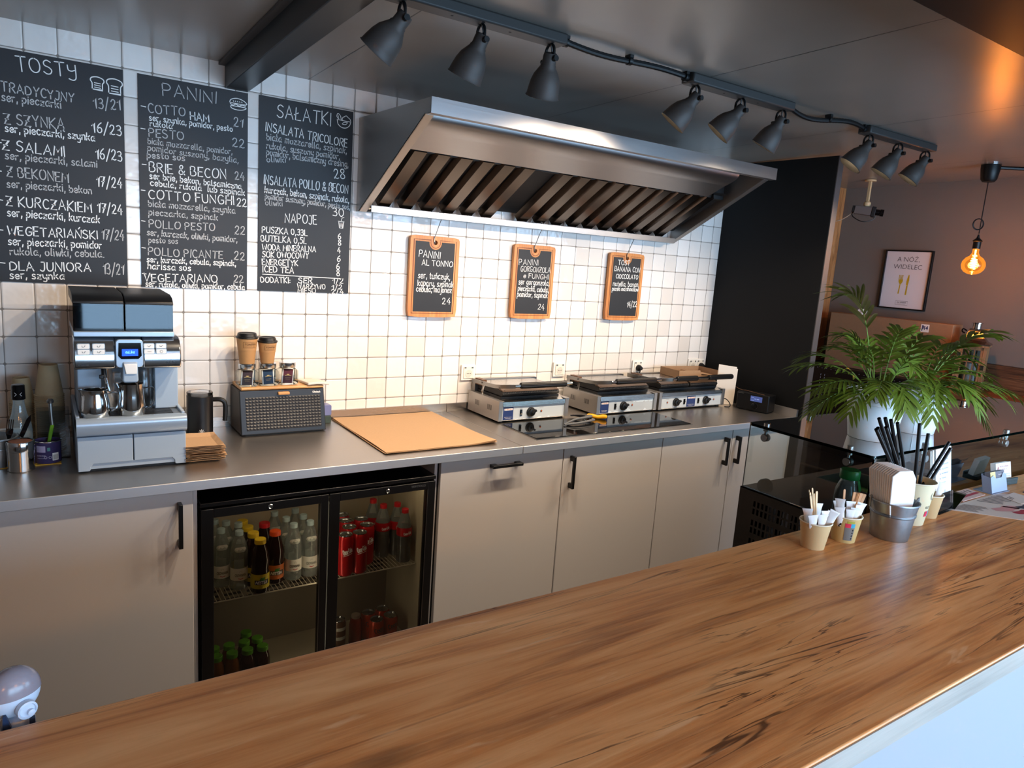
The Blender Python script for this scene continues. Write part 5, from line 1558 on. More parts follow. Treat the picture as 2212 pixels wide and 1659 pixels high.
b = MB(); b.xf = M; ribbon(b, [(.118 + .019 * math.cos(math.radians(q)), .035 + .019 * math.sin(math.radians(q))) for q in range(-60, 190, 10)], .0012, wallfn(-.0012)); ribbon(b, [(.008, .100), (.040, .100)], .003, wallfn(-.0015)); put('silver_marks', b, DULLST, t, smooth=0, fix=False)
b = MB(); b.tube(catmull([(3.606, -.30, 1.02), (3.60, -.36, 1.006), (3.575, -.43, 1.012), (3.57, -.50, 1.0105), (3.565, -.56, 1.0105)], 4), .0016, 6)
solo('thin_cable', b, mat('brown_cable', '6e5038', .5), 'thin brown cable trailing over the top of the radio', 'cable', (3.58, -.43, 1.01))
b = MB(); b.tube(catmull([(3.485, -.30, .93), (3.505, -.33, .945), (3.512, -.36, .925), (3.50, -.375, .905), (3.47, -.36, .903)], 4), .003, 8)
solo('power_cable', b, BLACKP, 'short black power cable looping beside the double grill', 'cable', (3.49, -.34, .905))


# ---- wall sockets
def socket(x, label, w=.083, plug=False, dbl=False):
    t = thing('wall_socket', label, 'wall socket', (x, 0, 1.10), group='white sockets on the tiles')
    W = w / 2
    b = MB(); b.prism(rrect(x - W, x + W, 1.0605, 1.1425, .004, 3), 'y', -.012, -.0008); put('plate', b, WHITE, t, bev=.002)
    for k in ((0,) if not dbl else (-.036, .036)):
        b = MB(); b.prism(rrect(x + k - .030, x + k + .030, 1.071, 1.133, .004, 3), 'y', -.0155, -.012); q = put('hinged_cover', b, mat('cream_plastic', 'e2dccf', .4), t, bev=.001)
        b = MB(); b.xf = Matrix.Translation((x + k, -.0156, 1.097)) @ Matrix.Rotation(PI / 2, 4, 'X'); b.lathe([(.0195, .0014), (.0205, .0014), (.0205, 0.0), (.0195, 0.0)], 24, cap=False); b.lathe([(.0195, .0003), (.001, .0003)], 24, cap=False, mi=1)
        for s in (-.0095, 0, .0095): b.lathe([(.0025, .0008), (.0001, .0008)], 8, (s, 0, 0), mi=2, cap=False)
        put('socket_well', b, [WHITE, mat('well_shade', 'cfc9bd', .5), BLACKM], q, fix=False)
        b = MB(); b.box(x + k - .026, x + k - .016, -.017, -.0155, 1.124, 1.131); b.box(x + k + .016, x + k + .026, -.017, -.0155, 1.124, 1.131); put('hinge', b, DULLST, q)
    if plug:
        k = .0 if not dbl else .036
        p = thing('power_plug', 'black plug in the ' + label, 'plug', (x + k, -.02, 1.097), group='black plugs in the wall sockets')
        b = MB(); b.xf = Matrix.Translation((x + k, -.016, 1.097)) @ Matrix.Rotation(PI / 2, 4, 'X'); b.lathe([(.019, .0015), (.0195, .012), (.015, .022), (.010, .032), (.001, .034)], 20); put('plug_body', b, BLACKP, p)
        b = MB(); b.tube(catmull([(x + k, -.038, 1.092), (x + k, -.036, 1.075), (x + k, -.024, 1.05), (x + k, -.020, .95)], 4), .0035, 8); put('cord', b, BLACKP, p)


socket(1.853, 'single socket above the left grill, beside the brown paper')
socket(2.447, 'single socket between the left and middle grills')
socket(3.050, 'single socket behind the double grill', plug=True)
socket(3.572, 'double socket at the right end of the tiles', .150, True, True)

# ================================================================== drinks cooler and its contents
t = thing('drinks_cooler', 'black two-door under-counter drinks cooler with glass doors', 'refrigerator', (.88, -.40, 0))
FX0, FX1 = .437, 1.325
b = MB(); b.box(FX0, FX0 + .028, -.664, -.10, .02, .775); b.box(FX1 - .028, FX1, -.664, -.10, .02, .775); b.box(FX0, FX1, -.664, -.10, .775, .797); b.box(FX0, FX1, -.13, -.10, .02, .775); b.box(FX0, FX1, -.664, -.10, .0, .032)
cab = put('cabinet', b, BLACKM, t)
b = MB(); b.box(FX0, FX1, -.70, -.10, .797, .812); put('top_panel', b, mat('cooler_black', '0c0c0e', .3), t, bev=.002)
INNER = mat('cooler_lining', 'b5ad98', .5)
b = MB(); b.box(FX0 + .028, FX0 + .031, -.66, -.13, .045, .772); b.box(FX1 - .031, FX1 - .028, -.66, -.13, .045, .772); b.box(FX0 + .031, FX1 - .031, -.20, -.13, .40, .772); b.box(FX0 + .031, FX1 - .031, -.66, -.13, .032, .045); b.box(FX0 + .031, FX1 - .031, -.66, -.13, .768, .772); put('lining', b, INNER, cab)
b = MB(); b.box(FX0 + .031, FX1 - .031, -.33, -.13, .045, .398)
ev = put('evaporator_cover', b, mat('evaporator_grey', '7a7263', .5), cab)
b = MB()
for i in range(9):
    for j in range(3):
        x = .50 + i * .088; z = .255 + j * .022; b.box(x, x + .068, -.3312, -.3302, z, z + .010)
put('evaporator_slots', b, BLACKM, ev)
for y0, z in ((-.62, .405),):
    for xa_, xb_, nm in ((.472, .878, 'left'), (.886, 1.29, 'right')):
        b = MB()
        for yy in (-.62, -.42, -.225): b.tube([(xa_, yy, z), (xb_, yy, z)], .003, 6)
        n = 27
        for i in range(n): x = xa_ + (xb_ - xa_) * i / (n - 1); b.tube([(x, -.622, z + .003), (x, -.222, z + .003)], .0016, 5)
        put('wire_shelf', b, mat('white_wire', 'b9b3a2', .4), t)
for (x0, x1, g0, g1) in ((.440, .8795, .479, .851), (.8835, 1.324, .924, 1.291)):
    b = MB(); z0, z1, ga, gb = .05, .789, .12, .757
    b.box(x0, g0, -.70, -.668, z0, z1); b.box(g1, x1, -.70, -.668, z0, z1); b.box(g0, g1, -.70, -.668, gb, z1); b.box(g0, g1, -.70, -.668, z0, ga)
    d = put('door', b, mat('cooler_door', '0e0e10', .32), t, bev=.0015)
    b = MB(); b.box(g0, g1, -.692, -.689, ga, gb); put('door_pane', b, DOORGLASS, d)
    b = MB(); mx = (x0 + x1) / 2 + (.008 if x0 < .6 else .012)
    b.xf = Matrix.Translation((mx, -.70, .772)) @ Matrix.Rotation(PI / 2, 4, 'X'); b.lathe([(.0085, 0), (.009, .002), (.007, .004), (.0055, .0025), (.001, .003)], 18); put('lock', b, CHROME, d)
    b = MB(); b.box(g1 - .002, g1, -.7006, -.70, ga, gb); b.box(mx - .02, mx + .012, -.701, -.695, .787, .790); put('door_trim', b, DULLST, d)
b = MB(); print_text(b, 'TEFCOLD', lambda u, v: (1.215 + u, -.7005, .772 + v), .065, .008); put('maker_lettering', b, mat('grey_badge', '5a5c60', .5), d, smooth=0, fix=False)
b = MB(); b.box(.50, 1.27, -.640, -.628, .760, .768); put('added_light_strip', b, mat('cooler_fill_glow', 'fff2d8', .5, emit=(1.0, .86, .62), estr=5), cab)  # unseen glowing strip, added to brighten the cooler inside
b = MB(); b.box(.868, .878, -.664, -.655, .09, .745); put('added_light_strip', b, MATS['cooler_fill_glow'], cab)  # second added glow, hidden behind the door rail to lift the lower part

SH = .4105


def bottle(name, label, cat, group, prof, bodym, capm, liquid=None, lab=None, labm=None, text=None, tm=None, extra=None, cap=None):
    """upright bottle at the origin, front towards -y"""
    t = thing(name, label, cat, (0, 0, 0), 0, group)
    L = dict(parent=t, local=True)
    b = MB(); b.lathe(prof, 20); put('bottle_body', b, bodym, **L)
    if liquid:
        m, zt = liquid; b = MB(); pr = [(max(.001, r - .0018), z + .0015) for r, z in prof if z < zt]; pr.append((pr[-1][0], zt)); b.lathe(pr, 20); put('drink', b, m, **L)
    zc = prof[-1][1]; r = cap or .0145
    b = MB(); b.lathe([(r, zc - .014), (r, zc + .002), (r - .0015, zc + .0035), (.001, zc + .0035)], 18); put('cap', b, capm, **L)
    if lab:
        r_, z0, z1 = lab; b = MB(); b.lathe([(r_, z0), (r_, z1)], 24, cap=False); lo = put('paper_label', b, labm, **L)
        b = MB()
        if text == 'CISOWIANKA':
            print_text(b, text, wrapfn(0, 0, z0 + .016, r_ + .0004, -2.25), .042, .011, 0, bold=.02); ribbon(b, [(-.008, .012), (0, .009), (.008, .012)], .0028, wrapfn(0, 0, z0 - .003, r_ + .0004, -1.6), 1); ribbon(b, [(-.004, 0), (-.004, .004), (0, .007), (.004, .004), (.004, 0)], .001, wrapfn(0, 0, z0 + .032, r_ + .0004, -1.6), 2)
        elif text == 'NESTEA':
            patch(b, 0, 0, 0, r_ + .0003, -2.4, -.75, z0 + .016, z0 + .034, 1); print_text(b, text, wrapfn(0, 0, z0 + .019, r_ + .0006, -2.3), .044, .012, 0, bold=.03, slant=.2)
            for k in range(3): ribbon(b, [(.002 + k * .006, .034), (.006 + k * .006, .042)], .005, wrapfn(0, 0, z0, r_ + .0007, -1.85), 2)
            ribbon(b, [(-.006, .005), (.008, .007)], .007, wrapfn(0, 0, z0, r_ + .0005, -1.3), 3)
        elif text == 'Coca-Cola':
            hand_text(b, text, 0, 0, .034, .004, .011, .0022, wrapfn(0, 0, z0 + .006, r_ + .0004, -2.05), 0, .4)
        put('label_print', b, tm, lo, smooth=0, fix=False)
    if extra: extra(t)
    return t


BPROF = [(.020, 0), (.030, .004), (.0315, .012), (.0305, .06), (.0315, .10), (.030, .125), (.0315, .14), (.029, .16), (.022, .185), (.0135, .205), (.0135, .222)]
WCAP = mat('pale_cap', '9db3bb', .4); YCAP = mat('yellow_cap', 'd8b81e', .4); OCAP = mat('orange_cap', 'e2521a', .4); RCAP = mat('red_cap', 'c01820', .4)
LABW = mat('bottle_label', 'd5d6d0', .5); INK = mat('black_ink', '151515', .5); REDI = mat('red_ink', 'b03030', .5); GREYI = mat('grey_print', '9a9a92', .5)


def shoulder(t):
    b = MB(); ribbon(b, [(-.012, 0), (0, .0), (.012, 0)], .020, wrapfn(0, 0, .160, .0292, -1.6), 0); ribbon(b, [(.007 * math.cos(q * PI / 6), .006 * math.sin(q * PI / 6)) for q in range(13)], .001, wrapfn(0, 0, .160, .0296, -1.6), 1)
    put('neck_label', b, [LABW, GREYI], t, local=True, smooth=0, fix=False)


G1 = 'water bottles in the cooler'
wat = bottle('water_bottle', 'clear water bottle with white label, second from the left in the front of the cooler shelf', 'bottle', G1, BPROF, BOTTLEG, WCAP, None, (.0318, .040, .088), LABW, 'CISOWIANKA', [INK, REDI, GREYI], shoulder)
G2 = 'iced tea bottles in the cooler'
TEA = mat('tea_drink', '2a0f06', .15); PROFN = [(.022, 0), (.031, .004), (.033, .012), (.033, .075), (.030, .09), (.033, .10), (.033, .13), (.026, .165), (.0185, .185), (.0175, .203)]
LEM = mat('lemon_label', 'c9b818', .45); PEA = mat('peach_label', 'b8622a', .45); WH = mat('white_ink', 'e8e8e8', .5); LEAFI = mat('green_ink', '1e7a30', .5); YI = mat('yellow_ink', 'e8d238', .5); OI = mat('orange_ink', 'd8742a', .5)
lem = bottle('iced_tea_bottle', 'lemon iced tea bottle with yellow cap at the front of the cooler shelf', 'bottle', G2, PROFN, mat('tea_bottle', '1c0a05', .12), YCAP, None, (.0334, .022, .078), LEM, 'NESTEA', [WH, INK, LEAFI, YI], cap=.0205)
pea = bottle('iced_tea_bottle', 'peach iced tea bottle with orange cap beside the lemon one', 'bottle', G2, PROFN, MATS['tea_bottle'], OCAP, None, (.0334, .022, .078), PEA, 'NESTEA', [WH, INK, LEAFI, OI], cap=.0205)
G3 = 'cola bottles in the cooler'
PROFC = [(.020, 0), (.029, .004), (.031, .015), (.0285, .06), (.031, .10), (.032, .135), (.029, .165), (.020, .195), (.0135, .215), (.0135, .228)]
COLA = mat('cola_drink', '100604', .1); REDL = mat('red_label', 'b01218', .4)
col = bottle('cola_bottle', 'half dark cola bottle with red label, right front on the cooler shelf', 'bottle', G3, PROFC, BOTTLEG, RCAP, (COLA, .155), (.0325, .120, .156), REDL, 'Coca-Cola', [WH])


def can(label, group, h, r, m, text, tm, x=0):
    t = thing('drink_can', label, 'can', (0, 0, 0), 0, group)
    b = MB(); b.lathe([(r * .8, 0), (r * .86, .002), (r, .010), (r, h - .014), (r * .86, h - .003)], 22, cap=False); bo = put('can_body', b, m, t, local=True)
    b = MB(); b.lathe([(r * .86, h - .003), (r * .87, h), (r * .82, h), (r * .80, h - .004), (.001, h - .004)], 22, cap=False); b.box(-.005, .005, -.012, .004, h - .004, h - .0028); put('can_lid', b, SILVERM, t, local=True)
    b = MB()
    if text: hand_text(b, text, 0, 0, .038, .010, .020, .0032, wrapfn(0, 0, h * .55, r + .0004, -2.1), 0, .4); ribbon(b, catmull([(0, -.006), (.015, -.002), (.036, .002)], 3), .002, wrapfn(0, 0, h * .55, r + .0004, -2.1), 0)
    put('can_print', b, tm, bo, local=True, smooth=0, fix=False)
    return t


CANR = mat('can_red', 'b5141c', .25, .3)
tall = can('tall red cola can, front of the second column on the upper cooler shelf', 'tall cola cans in the cooler', .168, .0325, CANR, 'Coca-Cola', [WH])
small = can('red cola can, front right of the four low in the cooler', 'small cola cans in the cooler', .115, .032, mat('can_orange', 'b8391c', .25, .3), 'Coca', [INK])
first = {}


def place(proto, x, y, z, label):
    if proto.name not in first:
        first[proto.name] = 1; proto.location = (x, y, z); proto['label'] = label; ORG[proto.name] = (x, y, z); return proto
    return dup(proto, (x, y, z), None, label)


place(wat, .597, -.545, SH, 'clear water bottle with white label at the front, left of the lemon tea')
for x, y, l in ((.543, -.50, 'clear water bottle half hidden by the left frame of the cooler door'), (.575, -.43, 'clear water bottle behind the left front ones in the cooler'), (.612, -.465, 'clear water bottle directly behind the front one left of the lemon tea'), (.54, -.40, 'clear water bottle deep in the left back corner of the cooler'),
                (.797, -.55, 'clear water bottle with white label, right of the peach iced tea'), (.862, -.548, 'clear water bottle with white label, rightmost in the left cooler door'), (.790, -.475, 'clear water bottle in the second row behind the peach iced tea'), (.858, -.475, 'clear water bottle second row at the right of the left cooler door'), (.765, -.40, 'clear water bottle at the back, behind the red capped one'), (.848, -.40, 'clear water bottle at the back right of the left cooler door')):
    place(wat, x, y, SH, l)
place(lem, .658, -.605, SH, 'lemon iced tea bottle with yellow cap and yellow label, front of its row')
for k, l in enumerate(('yellow capped iced tea bottle second in the row behind the front one', 'yellow capped iced tea bottle third in its row in the cooler', 'yellow capped iced tea bottle at the back of its row in the cooler')): place(lem, .650 - .004 * k, -.535 - .0 + k * .068, SH, l)
place(pea, .727, -.55, SH, 'peach iced tea bottle with orange cap, right of the lemon tea')
p2_ = place(pea, .712, -.455, SH, 'dark iced tea bottle with a red cap behind the peach one')
for c in p2_.children:
    if c.name.startswith('cap'): c.data = c.data.copy(); c.data.materials[0] = RCAP
place(col, 1.250, -.585, SH, 'cola bottle with red cap and label, rightmost in the cooler')
for x, y, l in ((1.190, -.50, 'cola bottle left of the rightmost one in the cooler'), (1.252, -.505, 'cola bottle behind the rightmost one in the cooler'), (1.175, -.425, 'cola bottle at the back beside the tall red cans')): place(col, x, y, SH, l)
place(tall, 1.047, -.60, SH, 'tall red cola can at the front, second column from the door frame')
for x, y, l in ((.988, -.60, 'tall red cola can at the front, cut by the middle door frame'), (1.103, -.535, 'tall red cola can farthest right, set back a little'), (1.030, -.530, 'tall red cola can in the second row, right of the frame'), (1.042, -.46, 'tall red cola can in the third row of the cooler'), (1.107, -.465, 'tall red cola can behind the right one'), (1.05, -.39, 'tall red cola can at the very back of the cooler')): place(tall, x, y, SH, l)
FL = .0455
place(small, 1.216, -.556, FL, 'small red cola can, front right of the four low in the cooler')
for x, y, l in ((1.150, -.565, 'small red cola can, front left of the four low in the cooler'), (1.141, -.495, 'small red cola can, back left of the four low in the cooler'), (1.208, -.490, 'small red cola can, back right of the four low in the cooler')): place(small, x, y, FL, l)
en = can('brown striped drink can at the bottom of the cooler by the middle frame', 'energy cans', .150, .030, mat('can_brown', '4a3426', .3, .3), None, [WH]); en.location = (.985, -.56, FL)
b = MB(); [patch(b, 0, 0, 0, .0304, -2.6, -.5, z, z + .014, 0) for z in (.03, .07, .11)]; put('can_stripes', b, [GREYI], en, local=True, smooth=0, fix=False)
del en['group']
rb = bottle('juice_bottle', 'reddish juice bottle alone at the bottom of the right cooler door', 'bottle', 'x', [(.022, 0), (.027, .004), (.027, .09), (.022, .11), (.016, .12), (.016, .128)], mat('red_juice', '7a1d10', .2), mat('clear_cap', '8d7f72', .4), cap=.018); rb.location = (1.075, -.52, FL); del rb['group']
JUI = mat('amber_juice', '7a4410', .15); JDK = mat('dark_juice', '2a0c06', .15); GCAP = mat('green_cap', '58a81e', .4)
jb = bottle('juice_bottle', 'amber juice bottle with green cap, front left at the bottom of the cooler', 'bottle', 'green capped juice bottles in the cooler', [(.022, 0), (.0275, .004), (.0275, .085), (.024, .105), (.019, .120), (.019, .135)], JUI, GCAP, cap=.0205)
jp = [(.507, -.600, 0, 'green capped amber juice bottle, first from the left in the front row'), (.561, -.600, 0, 'green capped amber juice bottle, second from the left in the front row'), (.616, -.600, 1, 'green capped dark juice bottle, third from the left in the front row'), (.671, -.600, 1, 'green capped dark juice bottle, rightmost in the front row'),
      (.509, -.540, 0, 'green capped juice bottle, first in the second row low in the cooler'), (.563, -.540, 0, 'green capped juice bottle, second in the second row low in the cooler'), (.618, -.540, 1, 'green capped juice bottle, third in the second row low in the cooler'), (.668, -.535, 1, 'green capped juice bottle, rightmost in the second row low in the cooler'), (.640, -.475, 1, 'green capped juice bottle alone in the third row low in the cooler')]
dark_mesh = None
for x, y, k, l in jp:
    o = place(jb, x, y, FL, l)
    if k:
        for c in o.children:
            if c.name.startswith('bottle_body'):
                if dark_mesh is None: dark_mesh = c.data.copy(); dark_mesh.materials[0] = JDK
                c.data = dark_mesh

# ================================================================== serving counter
t = thing('serving_counter', 'long wooden topped serving counter with a white front, in the foreground', 'counter', (1.2, -2.45, 0))
b = MB(); b.box(-1.4, 4.0, -2.708, -2.192, 1.061, 1.10); o = put('counter_top', b, WOOD, t, bev=.003, seg=3)
b = MB(); b.box(-1.4, 4.0, -2.7105, -2.7085, 1.0605, 1.0965); put('edge_band', b, EDGEW, t)
b = MB(); b.box(-1.4, 4.0, -2.690, -2.65, .0, 1.0605); b.box(-1.4, 4.0, -2.25, -2.22, 0, 1.0605); put('front_panel', b, WHITEP, t)
CZ = 1.1003


def tapered(mb, x, y, z, r0, r1, h, th=.0012, rim=.0018, n=32):
    mb.lathe([(r0 * .97, .002), (r0, 0), (r0 + .0004, .004), (r1, h - .003), (r1 + rim, h - .002), (r1 + rim, h), (r1 - th, h), (r0 - th, .005), (.001, .005)], n, (x, y, z), cap=False)


def counter_cup(x, y, r0, r1, h, label, m=None, sticker=False):
    t = thing('paper_cup', label, 'paper cup', (x, y, CZ), group='paper cups on the serving counter')
    b = MB(); tapered(b, x, y, CZ, r0, r1, h); cu = put('cup', b, m or CUPT, t)
    b = MB(); b.tube([(x + (r1 + .0008) * math.cos(q * PI / 16), y + (r1 + .0008) * math.sin(q * PI / 16), CZ + h) for q in range(32)], .0015, 6, closed=True); put('rolled_rim', b, mat('pale_rim', 'e3d6bd', .6), cu)
    if sticker:
        b = MB(); rr = lambda z: r0 + (r1 - r0) * z / h + .0007
        def pp(a0, a1, z0, z1, mi): patch(b, x, y, CZ, rr(z0), a0, a1, z0, z1, mi, 8, rr(z1))
        pp(-2.62, -1.92, .008, .040, 0); pp(-2.62, -2.22, .040, .050, 1); pp(-2.22, -1.92, .040, .050, 2); pp(-2.5, -2.0, .050, .056, 3)
        for k in range(4): pp(-2.08, -1.98, .011 + k * .007, .015 + k * .007, 4)
        put('printed_sticker', b, [mat('sticker_grey', '77746f', .5), mat('sticker_pink', 'd8324e', .5), mat('sticker_cyan', '3aa0c0', .5), mat('sticker_lime', 'a8a03c', .5), BLACKP], cu, smooth=0, fix=False)
    return t


random.seed(11)
STIRM = mat('birch_stick', 'd9b88c', .6); STIRM2 = mat('tan_stick', 'c08a5c', .6)


def stick(cx, cy, bx, by, tx, ty, L, m, label, group):
    z0 = CZ + .006
    A = Vector((cx + bx, cy + by, z0)); B = Vector((cx + tx, cy + ty, 0)); hz = math.sqrt(max(.0001, L * L - (B.x - A.x) ** 2 - (B.y - A.y) ** 2)); B.z = z0 + hz
    d = (B - A).normalized(); M = Matrix.Translation(A) @ Vector((0, 0, 1)).rotation_difference(d).to_matrix().to_4x4() @ Matrix.Rotation(random.uniform(-.6, .6), 4, 'Z')
    b = MB(); b.xf = M; w = .0027
    b.prism([(-w, 0), (w, 0), (w, L - w)] + arc(0, L - w, w, 0, 180, 5) + [(-w, L - w)], 'y', -.0007, .0007)
    return solo('stir_stick', b, m, label, 'stir stick', tuple(A), group, smooth=0)


def sachet(cx, cy, r, ang, L, tilt, m, label, group, twist=0.0):
    z0 = CZ + .007
    A = Vector((cx + r * math.cos(ang), cy + r * math.sin(ang), z0)); d = Vector((math.cos(ang) * tilt, math.sin(ang) * tilt, 1)).normalized()
    M = Matrix.Translation(A) @ Vector((0, 0, 1)).rotation_difference(d).to_matrix().to_4x4() @ Matrix.Rotation(-.6 + twist, 4, 'Z')
    t = thing('sugar_sachet', label, 'sugar sachet', tuple(A), group=group)
    b = MB(); b.xf = M; w = .0092; g = []
    for i in range(9):
        f = i / 8; fl = .0034 * math.sin(PI * min(1, max(0, (f - .06) / .86))); cr = 1 + (.25 if i in (0, 8) else 0)
        g.append((f * L, fl, w * (cr if i else 1) * (.86 + .14 * abs(2 * f - 1))))
    vs = []; fs = []
    for z, th, ww in g:
        for k in range(10):
            a = 2 * PI * k / 10; vs.append((ww * math.cos(a), (th + .0004) * math.sin(a), z))
    for i in range(8):
        for k in range(10): fs.append((i * 10 + k, i * 10 + (k + 1) % 10, i * 10 + 10 + (k + 1) % 10, i * 10 + 10 + k))
    fs += [tuple(range(10))[::-1], tuple(80 + k for k in range(10))]
    b.add(vs, fs); body = put('paper_tube', b, m, t, smooth=60)
    b = MB(); b.xf = M; zz = L * .44
    for s in (-1, 1):
        q = [(0, s * .0042, zz + .008), (.006, s * .0042, zz), (0, s * .0042, zz - .008), (-.006, s * .0042, zz)]; b.add(q, [(0, 1, 2, 3)])
        b.box(-.0025, .0025, min(s * .0043, s * .0044), max(s * .0043, s * .0044), zz - .001, zz + .001, 1)
    put('diamond_mark', b, [BLACKP, PAPERW], body, smooth=0, fix=False)


SACH = mat('sachet_paper', 'e4e2e0', .55)
c1 = (1.449, -2.270); c2 = (1.560, -2.276)
counter_cup(*c1, .025, .0335, .061, 'small kraft cup of stirrers and sugar sachets, nearest on the counter')
counter_cup(*c2, .0255, .0335, .062, 'small tan cup with a printed sticker, holding sachets and a fan of tan sticks', mat('cup_olive', 'c3a56a', .6), True)
ga, gb = 'stir sticks in the first small cup', 'tan stir sticks fanned in the second cup'
for i, (tx, ty) in enumerate(((-.026, .010), (-.018, .016), (-.012, .022), (-.007, .012), (.0, .010), (.010, .026), (.022, .020))):
    stick(*c1, .006 + i * .001, -.004 + i * .001, tx * .8, ty, .118 + .004 * (i % 3), STIRM, 'pale wooden stirrer standing in the first small kraft cup', ga)
gs = 'sugar sachets in the first small cup'
for i, (ang, r, tl, L) in enumerate(((3.5, .011, .36, .082), (4.2, .012, .20, .080), (4.8, .010, .10, .084), (5.4, .013, .24, .083), (6.0, .014, .48, .083), (2.8, .010, .20, .085), (.5, .010, .12, .09))):
    sachet(*c1, r, ang, L, tl, SACH, 'white paper sugar sachet with black diamond in the first small kraft cup', gs, random.uniform(-.5, .5))
for i in range(10):
    f = i / 9
    stick(*c2, .004 + .012 * f, -.002 + .003 * f, .026 + .034 * f, .006 - .010 * f, .108, STIRM2, 'tan stirrer in the fan leaning right out of the stickered cup', gb)
stick(*c2, .0, .004, .006, .018, .112, STIRM2, 'single tan stirrer standing upright in the stickered cup', 'upright stirrer')
gs2 = 'sugar sachets in the second small cup'
for i, (ang, r, tl, L) in enumerate(((3.3, .012, .42, .088), (3.0, .009, .22, .098), (4.0, .012, .14, .075), (4.6, .013, .10, .078), (5.1, .012, .14, .085), (5.6, .012, .22, .088), (2.2, .011, .15, .086), (4.3, .004, .05, .09))):
    sachet(*c2, r, ang, L, tl, SACH, 'white paper sugar sachet with black diamond in the stickered cup', gs2, random.uniform(-.6, .6))
# galvanised pail with napkins
P = (1.694, -2.312, CZ)
t = thing('napkin_pail', 'small galvanised pail holding white napkins on the counter', 'pail', P)
b = MB(); b.lathe([(.040, .003), (.0415, 0), (.0425, .004), (.0485, .058), (.0505, .060), (.0485, .062), (.0508, .064), (.0492, .066), (.0535, .089), (.0555, .090), (.0555, .093), (.0525, .093), (.040, .006), (.001, .006)], 40, P, cap=False); put('pail_body', b, GALV, t)
for sx, sy in ((.046, -.031), (-.046, .031)):
    b = MB(); b.tube(catmull([(P[0] + sx * .92, P[1] + sy * .92, CZ + .086), (P[0] + sx * 1.05, P[1] + sy * 1.02, CZ + .100), (P[0] + sx * 1.02, P[1] + sy * 1.02, CZ + .072)], 4), .0022, 6); put('handle_lug', b, DULLST, t)
gn = 'white napkins in the small pail'
NAP = mat('napkin_tissue', 'ebe9e6', .9)
for i in range(11):
    f = i / 10
    M = Matrix.Translation((P[0] + .006 - .018 * f, P[1] + .022 - .048 * f, CZ + .010)) @ Matrix.Rotation(math.radians(-19), 4, 'Z') @ Matrix.Rotation(math.radians(-5), 4, 'Y') @ Matrix.Rotation(math.radians(-6 + 8 * f), 4, 'X')
    b = MB(); b.xf = M; wd = .031; H = .166
    pr = [(-wd * .72, 0), (wd * .72, 0), (wd * 1.06, H * .55), (wd * 1.0, H * .86), (wd * .62, H * .985), (-wd * .55, H), (-wd * 1.16, H * .93), (-wd * 1.1, H * .5)]
    b.prism(pr, 'y', -.0024, .0024)
    solo('paper_napkin', b, NAP, 'folded white napkin standing in the small galvanised pail', 'napkin', tuple(M @ Vector((0, 0, 0))), gn, bev=.0014, smooth=60)
# straw cup
P = (1.855, -2.276, CZ)
t = counter_cup(P[0], P[1], .0335, .048, .112, 'tall tan paper cup full of black straws, behind the napkin pail', mat('cup_pale', 'd8c9a4', .6))
b = MB(); rr = lambda z: .0335 + (.048 - .0335) * z / .112 + .0008
def pp2(a0, a1, z0, z1, mi): patch(b, P[0], P[1], CZ, rr(z0), a0, a1, z0, z1, mi, 8, rr(z1))
pp2(-1.75, -1.45, .026, .040, 1); pp2(-1.45, -1.20, .026, .040, 2)
f3 = lambda u, v: wrapfn(P[0], P[1], CZ + .048, rr(.05 + v), -1.8)(u, v)
print_text(b, 'eco', f3, .018, .010); ribbon(b, [(.011 * math.cos(q * PI / 8), .011 * math.sin(q * PI / 8)) for q in range(17)], .002, wrapfn(P[0], P[1], CZ + .082, rr(.085), -1.35))
put('cup_print', b, [mat('dull_ink', '6a6a5c', .6), MATS['sticker_pink'], MATS['sticker_cyan']], t.children[0], smooth=0, fix=False)
STRAW = mat('black_straw', '0c0c0d', .3)
sn = 0
for tx, ty, tz, bx, by in ((1.620, -2.28, 1.363, .030, .0), (1.645, -2.270, 1.362, .028, .006), (1.662, -2.28, 1.365, .024, -.002), (1.672, -2.255, 1.380, .018, .008), (1.690, -2.26, 1.381, .014, .006), (1.698, -2.27, 1.378, .010, .010), (1.711, -2.28, 1.372, .006, -.004),
                           (1.797, -2.29, 1.366, -.006, -.010), (1.827, -2.30, 1.341, -.010, -.016), (1.990, -2.28, 1.300, -.028, .004), (1.986, -2.288, 1.286, -.026, -.006)):
    b = MB(); A = Vector((P[0] + bx, P[1] + by, CZ + .008)); B = Vector((tx, ty, tz)); n = 12
    d = (B - A).normalized(); M = Matrix.Translation(A) @ Vector((0, 0, 1)).rotation_difference(d).to_matrix().to_4x4(); L = (B - A).length
    b.xf = M; b.lathe([(.0043, 0), (.0043, L), (.0036, L), (.0036, .01)], n, cap=False)
    sn += 1
    lab = 'black drinking straw in the bunch leaning left over the napkins' if sn < 8 else ('black drinking straw in the pair standing near the cup centre' if sn < 10 else 'black drinking straw in the pair leaning far right')
    solo('drinking_straw', b, STRAW, lab, 'straw', tuple(A), ['straws leaning left', 'upright straws', 'straws leaning right'][0 if sn < 8 else 1 if sn < 10 else 2])
P4 = (1.950, -2.272)
counter_cup(*P4, .0255, .0335, .062, 'small tan cup holding two white sachets, behind the straw cup')
for ang, tl, L in ((5.2, .18, .092), (.6, .10, .098)): sachet(*P4, .010, ang, L, tl, SACH, 'white sachet standing in the small cup behind the straws', 'sachets in the cup behind the straws')
